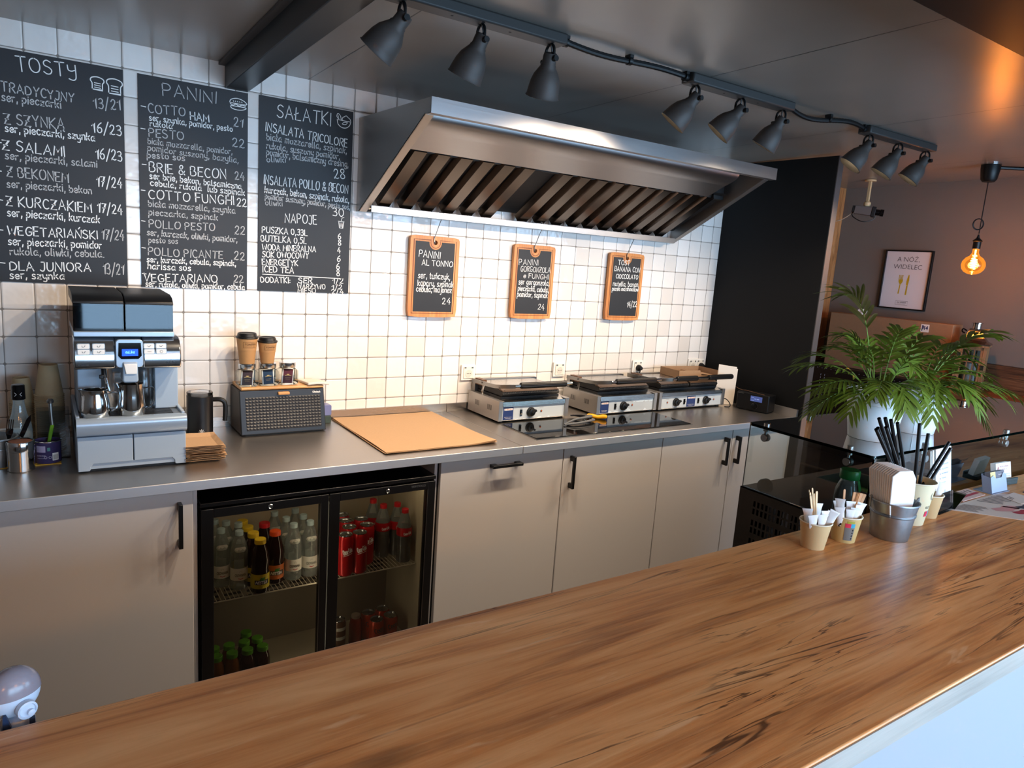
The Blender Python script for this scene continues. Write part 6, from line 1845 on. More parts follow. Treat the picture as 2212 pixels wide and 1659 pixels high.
# leaflet holder
t = thing('leaflet_stand', 'clear acrylic stand with a tall white menu leaflet on the counter', 'leaflet stand', (2.05, -2.262, CZ))
M = Matrix.Translation((2.045, -2.268, CZ + .0003)) @ Matrix.Rotation(math.radians(4), 4, 'Z') @ Matrix.Rotation(math.radians(-9), 4, 'X')
M0 = Matrix.Translation((2.045, -2.268, CZ + .0003)) @ Matrix.Rotation(math.radians(4), 4, 'Z')
b = MB(); b.xf = M; b.box(-.052, .052, -.010, -.008, .0, .050); b.box(-.052, .052, .004, .006, .002, .150); b.xf = M0; b.box(-.055, .055, -.016, .05, 0, .002); put('acrylic_stand', b, PLASTICC, t)
lt = thing('menu_leaflet', 'white folded leaflet with small blue print in the acrylic stand', 'leaflet', (2.05, -2.262, CZ + .004))
b = MB(); b.xf = M; b.box(-.049, .049, -.005, -.0035, .004, .172); b.xf = M @ Matrix.Rotation(math.radians(-3), 4, 'Z'); b.box(-.056, .045, -.0028, .0, .004, .170); b.box(-.060, .040, .0008, .003, .004, .168); put('pages', b, PAPERW, lt)
b = MB(); b.xf = M; y = -.0053; f = lambda u, v: (u, y, v)
ribbon(b, [(-.008, .153), (.0, .163), (.008, .153)], .003, f, 1)
for i, s in enumerate(('ORGANIC', 'SKANDYNAWSKI', 'PIZZERIA', 'MEDITERRANEO', 'ITALIAN', 'PASTA')): print_text(b, s, lambda u, v: (-.014 + u, y, .138 - i * .0125 + v), .045 if i < 4 else .03, .004, 0); b.box(-.026, -.022, y - .0002, y, .138 - i * .0125, .142 - i * .0125, 0)
for i, s in enumerate('ABC'): print_text(b, s, lambda u, v: (-.006 + i * .012 + u, y, .058 - i * .011 + v), .006, .010, 2)
for k in range(9): a = k * 2 * PI / 9; ribbon(b, [(-.028 + .003 * math.cos(a), .036 + .003 * math.sin(a)), (-.028 + .013 * math.cos(a), .036 + .015 * math.sin(a))], .004, f, 3 if k % 2 else 4)
print_text(b, 'menu', lambda u, v: (.0 + u, y, .028 + v), .03, .004, 0)
put('leaflet_print', b, [mat('blue_ink', '4a5a9a', .5), mat('violet_ink', '7a3a86', .5), GREYI, mat('ochre_ink', 'b8862a', .5), mat('brown_print', '5a4028', .5)], lt, smooth=0, fix=False)
# card holders
t = thing('card_holder', 'clear acrylic business card holder on the counter', 'card holder', (2.42, -2.25, CZ))
M0 = Matrix.Translation((2.415, -2.250, CZ + .0003)) @ Matrix.Rotation(math.radians(-2), 4, 'Z'); M = M0 @ Matrix.Rotation(math.radians(-14), 4, 'X')
b = MB(); b.xf = M
b.prism([(-.048, .0), (.048, 0), (.048, .050), (.030, .056), (.018, .042), (-.018, .042), (-.030, .052), (-.048, .046)], 'y', -.012, -.0105); b.box(-.048, .048, .012, .0135, 0, .058); b.prism([(-.012, 0), (.0135, 0), (.0135, .056), (-.012, .046)], 'x', -.048, -.0465); b.prism([(-.012, 0), (.0135, 0), (.0135, .056), (-.012, .046)], 'x', .0465, .048); b.xf = M0; b.box(-.052, .052, -.016, .04, 0, .002); put('acrylic_body', b, mat('acrylic_frost', 'b9c4dc', .25, trans=.5), t)
ct = thing('business_cards', 'grey and yellow business cards in the clear holder', 'business card', (2.415, -2.25, CZ + .002))
b = MB(); b.xf = M; b.box(-.043, .043, -.009, .006, .004, .062); put('card_pack', b, mat('card_grey', '6d6a72', .6), ct)
b = MB(); b.xf = M; b.box(-.043, -.012, -.0096, -.0090, .004, .062, 0)
for k in range(5): ribbon(b, [(-.040 + k * .005, .012), (-.036 + k * .005, .03 + (k % 2) * .012)], .003, lambda u, v: (u, -.0099, v), 1)
print_text(b, 'kontakt', lambda u, v: (.006 + u, -.0095, .050 + v), .028, .004, 2); put('card_print', b, [mat('card_yellow', 'd8c488', .6), mat('card_dark', '4a4450', .6), WH], ct, smooth=0, fix=False)
t = thing('card_holder', 'black desk holder with white cards behind the clear one', 'card holder', (2.53, -2.215, CZ))
M0 = Matrix.Translation((2.535, -2.218, CZ + .0003)) @ Matrix.Rotation(math.radians(-4), 4, 'Z'); M = M0 @ Matrix.Rotation(math.radians(-12), 4, 'X')
b = MB(); b.xf = M0; b.box(-.05, .06, -.018, .025, 0, .012); b.box(-.05, .06, -.018, -.012, .010, .022); put('holder_base', b, mat('dark_teal_plastic', '2a3a3c', .4), t, bev=.002)
ct = thing('business_cards', 'white business cards with red print in the black holder', 'business card', (2.535, -2.218, CZ + .012))
b = MB(); b.xf = M; b.box(-.045, .045, -.008, .008, .0135, .068); put('card_pack', b, PAPERW, ct)
b = MB(); b.xf = M; print_text(b, 'KUCHNIA', lambda u, v: (-.02 + u, -.0084, .054 + v), .05, .005, 0); print_text(b, 'ul. Nowa 12', lambda u, v: (-.02 + u, -.0084, .046 + v), .04, .004, 0)
for k in range(3): print_text(b, '600 200 300', lambda u, v: (.012 + u, -.0084, .030 - k * .007 + v), .025, .003, 1)
ribbon(b, [(-.036, .048), (-.032, .056), (-.028, .048)], .003, lambda u, v: (u, -.0084, v), 0); put('card_print', b, [REDI, GREYI], ct, smooth=0, fix=False)


# leaflets lying flat
def flyer(pts, label, m, th, marks, z=0.0):
    c = [sum(p[i] for p in pts) / len(pts) for i in (0, 1)]
    t = thing('flyer', label, 'leaflet', (c[0], c[1], CZ), group='leaflets lying on the counter')
    b = MB(); b.prism(pts, 'z', CZ + z, CZ + z + th); put('sheet', b, m, t)
    b = MB(); A, B, D = Vector(pts[0]), Vector(pts[1]), Vector(pts[3])
    def uv(u, v): q = A + (B - A) * u + (D - A) * v; return (q.x, q.y, CZ + z + th + .0003)
    for kind, a, mi in marks:
        if kind == 'bar': u0, u1, v0, v1 = a; b.add([uv(u0, v0), uv(u1, v0), uv(u1, v1), uv(u0, v1)], [(0, 1, 2, 3)], mi)
        elif kind == 'lines':
            u0, u1, v0, v1, n = a
            for k in range(n): v = v0 + (v1 - v0) * k / n; b.add([uv(u0, v), uv(u1 - .1 * (k % 3) * (u1 - u0), v), uv(u1 - .1 * (k % 3) * (u1 - u0), v + (v1 - v0) * .4 / n), uv(u0, v + (v1 - v0) * .4 / n)], [(0, 1, 2, 3)], mi)
        elif kind == 'blob':
            u, v, r = a; b.add([uv(u + r * math.cos(q * PI / 5) * (1 + .4 * math.sin(q * 2.3)), v + r * 1.2 * math.sin(q * PI / 5)) for q in range(10)], [tuple(range(10))], mi)
    put('printed_page', b, [mat('flyer_red', 'a82838', .55), mat('flyer_ink', '5d4c48', .6), mat('flyer_pink', 'c88a88', .6), mat('flyer_dark', '3c3440', .6), PAPERW], t, smooth=0, fix=False)
    return t


PINKP = mat('flyer_paper', 'd6c3b6', .5)
flyer([(2.06, -2.262), (2.185, -2.410), (2.50, -2.410), (2.41, -2.262)], 'large printed flyer with pictures lying nearest the counter front', PINKP, .0008, [('lines', (.06, .42, .05, .30, 9), 1), ('blob', (.55, .35, .12), 2), ('blob', (.68, .55, .10), 3), ('bar', (.46, .9, .40, .44), 4), ('blob', (.8, .32, .10), 0), ('lines', (.06, .4, .5, .9, 8), 1)])
flyer([(2.20, -2.205), (2.19, -2.258), (2.335, -2.255), (2.345, -2.200)], 'pale pink leaflet with a red stripe beside the acrylic menu stand', mat('flyer_pale', 'cfaea4', .5), .0016, [('bar', (.55, .75, .02, .98), 0), ('lines', (.12, .45, .45, .95, 4), 1)], .0011)
flyer([(2.37, -2.285), (2.345, -2.345), (2.45, -2.345), (2.46, -2.282)], 'small blank cream card lying in front of the clear card holder', mat('cream_flyer', 'dcc8ba', .55), .0008, [('lines', (.2, .5, .1, .4, 2), 1)], .0011)
flyer([(2.50, -2.29), (2.49, -2.32), (2.56, -2.32), (2.57, -2.29)], 'small dark printed card at the right edge of the photo', mat('dark_card', '4a4f66', .5), .0012, [('bar', (.1, .9, .1, .3), 4)])
b = MB(); b.xf = Matrix.Translation((2.12, -2.262, CZ + .012)) @ Matrix.Rotation(math.radians(8), 4, 'Z') @ Matrix.Rotation(math.radians(-18), 4, 'Y'); b.box(-.055, .055, -.016, .016, 0, .0012)
solo('plastic_tag', b, PLASTICC, 'clear plastic strip sticking out in front of the menu stand', 'plastic strip', (2.12, -2.262, CZ), bev=.0004)

# gadget at the far left behind the counter
t = thing('pump_dispenser', 'white round headed pump dispenser behind the left end of the counter', 'dispenser', (-.027, -2.155, .80))
P = (-.030, -2.155, .80)
b = MB(); b.lathe([(.030, 0), (.032, .004), (.032, .16), (.026, .20), (.017, .215)], 28, P); put('bottle', b, mat('tan_bottle', 'c08a64', .5), t)
b = MB(); b.lathe([(.017, .20), (.0175, .262), (.016, .268)], 24, P); put('neck', b, mat('tan_neck', 'c9946c', .5), t)
b = MB(); b.lathe([(.018, .262), (.0185, .286), (.016, .292)], 24, P); put('collar', b, mat('ice_plastic', 'c6d8ec', .3), t)
b = MB(); b.xf = Matrix.Translation((P[0] - .004, P[1], P[2] + .325)) @ Matrix.Rotation(.4, 4, 'Z') @ Matrix.Scale(.72, 4, (0, 1, 0)) @ Matrix.Scale(.88, 4); n = 12
b.lathe([(.034 * math.sin(PI * i / 14) + .0005, -.036 * math.cos(PI * i / 14)) for i in range(15)], 28, cap=True); hd = put('round_head', b, mat('ice_plastic', 'c6d8ec', .3), t, smooth=60)
b = MB(); b.xf = Matrix.Translation((P[0] - .004, P[1], P[2] + .325)) @ Matrix.Rotation(.4, 4, 'Z') @ Matrix.Scale(.74, 4, (0, 1, 0)) @ Matrix.Scale(.88, 4)
b.lathe([(.0345 * math.sin(PI * i / 14) + .0005, -.0362 * math.cos(PI * i / 14)) for i in range(7, 15)], 28, cap=False); put('smoky_cover', b, mat('smoky_cover', '8d8790', .2), hd, smooth=60)
b = MB(); b.xf = Matrix.Translation((P[0] + .010, P[1] - .0225, P[2] + .310)) @ Matrix.Rotation(PI / 2, 4, 'X') @ Matrix.Rotation(.4, 4, 'Y'); b.lathe([(.011, -.004), (.011, .003), (.009, .004), (.008, .002), (.001, .002)], 20); b.lathe([(.004, .002), (.004, .006), (.001, .007)], 14, (.003, -.003, 0)); put('button', b, mat('ice_plastic', 'c6d8ec', .3), hd)
b = MB(); b.xf = Matrix.Translation((P[0] - .012, P[1] - .020, P[2] + .290)); b.prism([(-.002, .018), (.001, .018), (.006, 0), (-.001, -.010), (-.003, 0)], 'y', -.004, .002); b.box(.024, .030, -.002, .004, -.004, .006); put('slot', b, mat('navy_slot', '1c3050', .5), hd)
b = MB(); b.lathe([(.016, 0), (.017, .10), (.012, .14), (.008, .15)], 16, (-.072, -2.16, .98)); solo('black_bottle', b, BLACKP, 'black bottle behind the white pump dispenser, cut by the left edge', 'bottle', (-.072, -2.16, .98))
b = MB(); b.box(-.6, .3, -2.22, -2.10, .78, .80); solo('under_shelf', b, WHITEP, 'shelf behind the serving counter carrying the pump dispenser', 'shelf', (-.15, -2.16, .78)); 
b = MB(); b.box(-.09, -.05, -2.18, -2.14, .80, .981); solo('black_tin', b, BLACKM, 'black tin under the black bottle at the far left', 'tin', (-.07, -2.16, .8))

# ================================================================== refrigerated topping display
t = thing('topping_display', 'refrigerated topping display with a flat glass top and perforated metal side', 'display case', (2.6, -1.98, 0))
X0, X1, YB, YF = 1.82, 3.44, -1.781, -2.182
DK = mat('display_metal', '4d463f', .35, .7, noise=.1)
b = MB()   # perforated side: panel with oblong holes cut as separate strips
zt, zb = 1.045, .80
rows = [(.996, .018), (.972, .018), (.936, .018), (.912, .018), (.876, .018), (.852, .018)]
ys = [YB - .055 - i * .0145 for i in range(20)]
zz = sorted([zb, zt] + [r for r, _ in rows] + [r + h for r, h in rows])
for i in range(len(zz) - 1):
    a, c = zz[i], zz[i + 1]
    if any(abs(a - r) < 1e-6 for r, _ in rows):
        yy = [YB] + [v for q in ys for v in (q, q - .008)] + [YF]
        for k in range(0, len(yy), 2): b.box(X0, X0 + .0015, yy[k + 1], yy[k], a, c)
    else: b.box(X0, X0 + .0015, YF, YB, a, c)
put('perforated_side', b, DK, t)
b = MB(); b.box(X0 + .002, X1, YB - .002, YB, zb, zt); b.box(X0 + .002, X1, YF, YF + .002, zb, zt); b.box(X1 - .002, X1, YF + .002, YB - .002, zb, zt); b.box(X0 + .30, X0 + .302, YF + .002, YB - .002, zb, zt - .002); b.box(X0 + .002, X1 - .002, YF + .002, YB - .002, zb, zb + .003); put('housing', b, DK, t)
b = MB()
for k in range(6): b.box(X0 + .06, X0 + .064, YB - .07 - k * .05, YB - .10 - k * .05, .84, 1.0)
put('condenser_fins', b, mat('condenser', 'c8cad0', .4, .5), t)
b = MB(); b.box(X0, X0 + .34, YF, YB, zt - .003, zt); b.box(X0 + .34, X1, YF, YF + .035, zt - .003, zt); b.box(X0 + .34, X1, YB - .035, YB, zt - .003, zt)
npan = 6; pw_ = (X1 - X0 - .37) / npan
for i in range(npan + 1): b.box(X0 + .34 + i * pw_, X0 + .345 + i * pw_, YF + .035, YB - .035, zt - .003, zt)
put('deck', b, mat('deck_metal', '2d2823', .45), t)
FILLS = [('shredded lettuce', mat('lettuce', '4d7a34', .6, noise=.5, nscale=60, bump=.8)), ('sliced tomato', mat('tomato', '8a2c1c', .5, noise=.4, nscale=50, bump=.8)), ('grated cheese', mat('cheese', 'd8c070', .6, noise=.3, nscale=80, bump=.8)), ('sliced cucumber', mat('cucumber', '6a8a4a', .5, noise=.5, nscale=40, bump=.8)), ('black olives', mat('olive', '221a18', .3, noise=.4, nscale=60, bump=.8)), ('spinach', mat('spinach', '2f5a26', .5, noise=.5, nscale=50, bump=.8))]
for i in range(npan):
    x0 = X0 + .345 + i * pw_ + .001; x1 = x0 + pw_ - .007; y0, y1 = YF + .037, YB - .037
    p = thing('food_pan', 'steel food pan of ' + FILLS[i][0] + ' in the topping display', 'food pan', ((x0 + x1) / 2, (y0 + y1) / 2, .90), group='steel pans in the topping display')
    b = MB(); z0 = .91; z1 = zt + .001
    b.box(x0, x1, y0, y1, z0, z0 + .0015); b.box(x0, x0 + .0015, y0, y1, z0, z1); b.box(x1 - .0015, x1, y0, y1, z0, z1); b.box(x0, x1, y0, y0 + .0015, z0, z1); b.box(x0, x1, y1 - .0015, y1, z0, z1); put('pan', b, DULLST, p)
    fp_ = thing('food_portion', FILLS[i][0] + ' filling a steel pan inside the topping display', 'food', ((x0 + x1) / 2, (y0 + y1) / 2, .912)); fp_['kind'] = 'stuff'
    b = MB(); g = []
    for a in range(15):
        row = []
        for c in range(15):
            u, v = a / 14, c / 14; row.append((x0 + .003 + (x1 - x0 - .006) * u, y0 + .003 + (y1 - y0 - .006) * v, 1.0 + .02 * math.sin(PI * u) * math.sin(PI * v) + random.uniform(-.004, .004)))
        g.append(row)
    b.sheet(g, .08); put('filling', b, FILLS[i][1], fp_, smooth=0)
# glass
b = MB(); b.prism(rrect(X0, X1, YF, YB, .012, 4), 'z', 1.242, 1.25); put('glass_top', b, GLASSTOP, t)
b = MB()
o_ = rrect(X0, X1, YF, YB, .012, 4)
for i in range(len(o_)):
    p, q = o_[i], o_[(i + 1) % len(o_)]; b.add([(p[0], p[1], 1.2418), (q[0], q[1], 1.2418), (q[0], q[1], 1.2502), (p[0], p[1], 1.2502)], [(0, 1, 2, 3)])
put('polished_edge', b, mat('glass_edge', '0e1a18', .15), t, fix=False)
b = MB(); b.box(X0 + .004, X0 + .009, YF + .012, YB - .003, zt + .001, 1.241); put('side_glass', b, GLASS, t)
b = MB(); b.box(X0 + .010, X1 - .004, YF + .004, YF + .009, zt + .001, 1.241); put('front_glass', b, GLASSF, t)
b = MB(); b.box(X1 - .009, X1 - .004, YF + .012, YB - .003, zt + .001, 1.241); put('side_glass', b, GLASS, t)


def clip(x, y, d, nm='glass_clip'):
    b = MB(); b.tube([(x, y, 1.2415), (x + d[0] * .004, y + d[1] * .004, 1.218)], [.005, .004], 8); b.lathe([(.009, 1.2502), (.009, 1.258), (.008, 1.259), (.001, 1.259)], 14, (x, y, 0)); b.lathe([(.009, 1.234), (.009, 1.2417)], 14, (x, y, 0))
    M = Matrix.Translation((x, y, 1.214)) @ Vector((0, 0, 1)).rotation_difference(Vector((d[0], d[1], 0))).to_matrix().to_4x4(); b.xf = M; b.lathe([(.010, -.010), (.012, -.008), (.012, .008), (.010, .010)], 16)
    put(nm, b, DULLST, t)


for y in (-1.838, -2.105): clip(X0 + .013, y, (-1, 0))
for x in (2.108, 2.63, 3.2): clip(x, YF + .013, (0, -1))
for x in (2.1, 3.0): clip(x, YB - .02, (0, 1))
b = MB(); b.xf = Matrix.Translation((1.840, -1.853, 1.0465)) @ Matrix.Rotation(PI / 2, 4, 'Y'); b.lathe([(.020, -.010), (.0225, -.006), (.0225, .010), (.019, .014), (.001, .014)], 24, (-.018, 0, 0)); put('end_roller', b, BLACKP, t, bev=.0)
b = MB(); b.box(1.83, 3.46, -2.188, -1.79, .0, .797); solo('display_base', b, WHITEP, 'white plinth carrying the topping display behind the counter', 'cabinet', (2.6, -1.98, 0))
# jar with green lid on the deck
t = thing('spice_jar', 'clear jar of dark powder with a green screw lid inside the glass display', 'jar', (1.890, -2.085, zt))
P = (1.890, -2.085, zt + .0004)
b = MB(); b.lathe([(.030, 0), (.033, .003), (.034, .055), (.033, .075), (.022, .104), (.021, .112)], 28, P); put('jar_glass', b, BOTTLEG, t)
b = MB(); b.lathe([(.029, .002), (.0315, .004), (.0322, .055), (.0315, .074), (.025, .092), (.001, .092)], 28, P); put('powder', b, mat('brown_powder', '4a2616', .8), t)
b = MB(); b.lathe([(.0255, .108), (.0268, .110), (.0268, .131), (.025, .134), (.001, .134)], 32, P, cap=False); patch(b, *P, .0347, -1.7, -1.2, .08, .108, n=6, r1=.0268); put('screw_lid', b, mat('green_lid', '1c7a3a', .35), t)


# ================================================================== potted palms on the glass
def frond(parent, P0, az, reach, rise, droop, nl, ll, wleaf, rnd, name='frond', start=.22):
    """feather palm leaf: arching rib with paired narrow leaflets"""
    b = MB(); d = Vector((math.cos(az), math.sin(az), 0)); side = Vector((-d.y, d.x, 0)); N = 16; R = []
    for i in range(N + 1):
        f = i / N
        R.append(Vector(P0) + d * (reach * (f ** 1.15)) + Vector((0, 0, rise * math.sin(f * PI / 2) - droop * f ** 2.6)) + side * (.012 * math.sin(f * 2.2)))
    b.tube([tuple(p) for p in R], [.0022 * (1 - .75 * i / N) for i in range(N + 1)], 5, 1)
    for k in range(nl):
        f = start + (1 - start) * (k + .5) / nl; x = f * N; i = min(N - 1, int(x)); p = R[i].lerp(R[i + 1], x - i); tg = (R[min(N, i + 1)] - R[max(0, i - 1)]).normalized()
        for s in (-1, 1):
            L = ll * (.62 + .5 * math.sin(PI * min(1, (f - start) / (1 - start) * .8 + .18))) * rnd.uniform(.88, 1.1); 
            if k == nl - 1: L *= .8
            o = (side * s * (.95 - .45 * (f - start)) + tg * (.55 + .6 * f) + Vector((0, 0, rnd.uniform(-.10, .22)))).normalized()
            up = tg.cross(o) * s
            if up.z < 0: up = -up
            acr = o.cross(up).normalized(); prev = None; pts = []
            for q in range(6):
                g = q / 5; c = p + o * L * g + Vector((0, 0, -.30 * L * g * g)) ; w = wleaf * (math.sin(PI * (g * .86 + .12)) ** .8) * (1 if q < 5 else .08)
                pts += [c - acr * w + up * .25 * w, c, c + acr * w + up * .25 * w]
            fs = []
            for q in range(5):
                for m_ in (0, 1): a = q * 3 + m_; fs.append((a, a + 1, a + 4, a + 3))
            b.add([tuple(v) for v in pts], fs, 0)
    return put(name, b, [GREENLEAF, mat('palm_rib', '6f8f35', .5)], parent, smooth=60, fix=False)


def pot(x, y, r0, r1, h, label, plabel, tall, seed, handle_a):
    z = 1.2506
    t = thing('plant_pot', label, 'plant pot', (x, y, z), group='white metal plant pots')
    b = MB(); zr = h * .72; rz = r0 + (r1 - r0) * .72
    b.lathe([(r0 - .002, .002), (r0, 0), (r0 + .0006, .004), (rz, zr), (rz + .0014, zr + .0015), (rz + .0002, zr + .003), (r1, h - .004), (r1 + .002, h - .003), (r1 + .002, h), (r1 - .0015, h), (r1 - .016, h * .5), (r0 - .004, .006), (.001, .006)], 44, (x, y, z), cap=False); put('pail', b, mat('white_enamel', 'e9ecee', .35), t)
    b = MB(); a = handle_a; b.tube([(x + (r0 + .0006) * math.cos(a), y + (r0 + .0006) * math.sin(a), z + .004), (x + (r1 + .0004) * math.cos(a), y + (r1 + .0004) * math.sin(a), z + h - .005)], .0010, 5); put('side_seam', b, MATS['white_enamel'], t)
    b = MB(); pts = []
    for i in range(13):
        g = PI * i / 12; aa = handle_a - .9 + 1.55 * i / 12; rr = r1 + .003 + .010 * math.sin(g); pts.append((x + rr * math.cos(aa), y + rr * math.sin(aa), z + h * .80 + .030 * math.sin(g)))
    b.tube(pts, .0019, 6); put('wire_handle', b, mat('white_enamel', 'e9ecee', .35), t)
    s = thing('potting_soil', 'dark soil inside the ' + label.split(',')[0], 'soil', (x, y, z + h * .8)); s['kind'] = 'stuff'
    b = MB(); b.lathe([(r0 - .004, h * .3), (r1 - .010, h * .84), (.001, h * .88)], 24, (x, y, z), cap=True); put('earth', b, SOIL, s)
    p = thing('palm_plant', plabel, 'plant', (x, y, z + h * .86), group='parlour palms in white pots')
    rnd = random.Random(seed)
    for k, (az, reach, rise, droop, nl, ll, wl) in enumerate(tall):
        a = math.radians(az); r = rnd.uniform(.004, .030)
        frond(p, (x + r * math.cos(a), y + r * math.sin(a), z + h * .86), a, reach, rise, droop, nl, ll, wl, rnd, start=.42 if rise > .22 else .30)
    return t


# azimuths: 146 deg is towards the left of the photo, -34 deg to the right, -124 deg towards the camera
pot(2.037, -2.046, .062, .083, .142, 'white enamel pail pot, nearer one on the glass display', 'parlour palm with one tall arching frond, in the nearer white pail',
    [(150, .125, .315, .03, 10, .115, .0075), (150, .25, .12, .05, 13, .075, .0048), (168, .25, .08, .06, 13, .075, .0048), (130, .20, .14, .05, 12, .07, .0045), (110, .15, .16, .04, 11, .065, .0045), (205, .17, .10, .07, 12, .07, .0048), (240, .12, .09, .08, 10, .065, .005), (285, .11, .10, .09, 10, .065, .005), (20, .12, .19, .03, 10, .065, .005), (60, .12, .18, .03, 10, .065, .005), (-20, .15, .20, .02, 8, .07, .008), (180, .11, .17, .03, 11, .065, .0045), (145, .14, .17, .03, 11, .07, .0045), (330, .10, .15, .05, 10, .06, .0045), (250, .08, .15, .05, 10, .06, .0045), (232, .13, .10, .11, 11, .07, .005), (160, .20, .05, .10, 13, .075, .0048), (140, .10, .20, .03, 11, .07, .0045), (100, .12, .20, .04, 11, .07, .0045), (190, .21, .09, .12, 13, .075, .0048), (0, .10, .22, .03, 10, .07, .005)],
    5, math.radians(-100))
pot(2.285, -2.040, .060, .081, .137, 'white enamel pail pot, farther one on the glass display', 'parlour palm with broad yellow-green leaflets, in the farther white pail',
    [(-34, .20, .23, .03, 7, .095, .011), (-22, .27, .12, .07, 12, .075, .005), (-45, .27, .09, .08, 12, .075, .005), (-62, .22, .10, .09, 12, .075, .005), (-5, .20, .14, .06, 11, .07, .005), (-98, .14, .10, .08, 10, .07, .005), (-125, .11, .09, .08, 10, .065, .005), (-155, .12, .12, .06, 10, .065, .005), (30, .12, .17, .04, 10, .065, .005), (150, .12, .16, .04, 10, .065, .0045), (90, .10, .18, .03, 10, .065, .0045), (170, .15, .11, .06, 10, .065, .0045), (-30, .16, .16, .05, 11, .075, .0055), (-42, .10, .19, .04, 10, .07, .005), (-88, .15, .10, .12, 11, .07, .005), (-50, .20, .07, .15, 12, .08, .005), (-28, .24, .09, .12, 12, .08, .005), (60, .10, .22, .04, 10, .07, .005), (0, .15, .19, .05, 10, .075, .0055), (-140, .12, .09, .14, 11, .07, .005)],
    9, math.radians(-150))

# ================================================================== far end of the room
WX = 4.98
t = thing('framed_poster', 'black framed white poster with a yellow fork and knife on the grey end wall', 'framed poster', (WX, -.54, 1.545))
y0, y1, z0, z1 = -.378, -.700, 1.545, 1.946
b = MB()
for a in ((y1, y1 + .009, z0, z1), (y0 - .009, y0, z0, z1)): b.box(WX - .022, WX - .001, a[0], a[1], a[2], a[3])
b.box(WX - .022, WX - .001, y1 + .009, y0 - .009, z0, z0 + .009); b.box(WX - .022, WX - .001, y1 + .009, y0 - .009, z1 - .009, z1); put('frame', b, BLACKP, t, bev=.001)
b = MB(); b.box(WX - .012, WX - .002, y1 + .009, y0 - .009, z0 + .009, z1 - .009); ps = put('print', b, mat('poster_paper', 'dcdde4', .5), t)
f = lambda u, v: (WX - .0124, y0 - u, z0 + v)
b = MB(); print_text(b, 'A NÓŻ,', lambda u, v: f(.161 + u, .325 + v), .150, .032, 0, True, bold=-.012); print_text(b, 'WIDELEC', lambda u, v: f(.163 + u, .275 + v), .192, .032, 0, True, bold=-.012)
fork_ = [(.122, .105), (.130, .105), (.132, .170), (.143, .184), (.146, .200), (.1445, .232), (.1405, .232), (.1405, .205), (.1365, .205), (.1365, .232), (.1325, .232), (.1325, .205), (.1285, .205), (.1285, .232), (.1245, .232), (.1245, .205), (.1205, .205), (.1205, .232), (.1165, .232), (.115, .200), (.117, .184), (.1255, .172)]
b.add([f(u, v) for u, v in [(.122, .105), (.131, .105), (.134, .172), (.1275, .172)]], [(0, 1, 2, 3)], 1); b.add([f(u, v) for u, v in [(.117, .186), (.1255, .172), (.136, .172), (.145, .186), (.146, .203), (.1155, .203)]], [tuple(range(6))], 1)
for k in range(4): b.add([f(u, v) for u, v in [(.1155 + k * .008, .203), (.1205 + k * .008, .203), (.1205 + k * .008, .234), (.1165 + k * .008, .234)]], [(0, 1, 2, 3)], 1)
b.add([f(u, v) for u, v in [(.172, .100), (.183, .100), (.184, .165), (.175, .165)]], [(0, 1, 2, 3)], 1); b.add([f(u, v) for u, v in [(.171, .168), (.184, .165), (.188, .200), (.186, .232), (.182, .240), (.176, .225), (.171, .195)]], [tuple(range(7))], 1)
q = [(.118, .030), (.202, .030), (.202, .056), (.118, .056), (.118, .030)]; ribbon(b, q, .0012, f, 0); print_text(b, 'DA NASZA', lambda u, v: f(.161 + u, .044 + v), .064, .006, 0, True, bold=.03); print_text(b, 'KUCHNIA', lambda u, v: f(.161 + u, .035 + v), .05, .004, 0, True)
put('poster_print', b, [mat('poster_ink', '2c2b33', .6), mat('poster_yellow', 'c2a51e', .5)], ps, smooth=0, fix=False)
# security camera
t = thing('security_camera', 'black security camera on a cream ceiling stem in front of the end wall', 'camera', (4.66, -.366, 2.386))
zc = cz(-.366)
b = MB(); b.lathe([(.035, zc - .012), (.035, zc - .002), (.03, zc - .0005)], 24, (4.66, -.366, 0)); b.box(4.652, 4.668, -.374, -.358, zc - .145, zc - .01); b.lathe([(.016, zc - .175), (.022, zc - .165), (.022, zc - .150), (.012, zc - .14)], 16, (4.66, -.366, 0)); put('ceiling_stem', b, mat('cream_mount', 'cdb78c', .5), t)
b = MB(); b.xf = Matrix.Translation((4.655, -.372, zc - .205)) @ Matrix.Rotation(math.radians(-60), 4, 'Z') @ Matrix.Rotation(math.radians(6), 4, 'Y')
b.box(-.075, .03, -.028, .028, -.027, .027, 1); b.box(.03, .055, -.032, .032, -.034, .032, 0); b.box(-.09, -.075, -.022, .022, -.02, .024, 0); put('camera_body', b, [BLACKP, mat('camera_grey', '5a5350', .4)], t, bev=.003)
b = MB(); b.xf = Matrix.Translation((4.655, -.372, zc - .205)) @ Matrix.Rotation(math.radians(-60), 4, 'Z') @ Matrix.Rotation(PI / 2 + math.radians(6), 4, 'Y'); b.lathe([(.020, .05), (.020, .08), (.023, .084), (.023, .104), (.019, .105), (.016, .098), (.001, .098)], 20); put('lens', b, BLACKG, t)
b = MB(); b.tube(catmull([(4.62, -.30, zc - .20), (4.615, -.30, zc - .24), (4.64, -.36, zc - .275), (4.68, -.41, zc - .26), (4.69, -.42, zc - .225)], 4), .003, 6); put('lead', b, BLACKP, t)
b = MB(); b.tube(catmull([(4.62, -.30, zc - .215), (4.60, -.22, zc - .27), (4.56, -.10, zc - .285), (4.50, -.012, zc - .28)], 4), .0028, 6); solo('white_cable', b, mat('pale_cable', 'b9a890', .5), 'thin pale cable from the security camera to the wooden cladding', 'cable', (4.56, -.15, zc - .28))
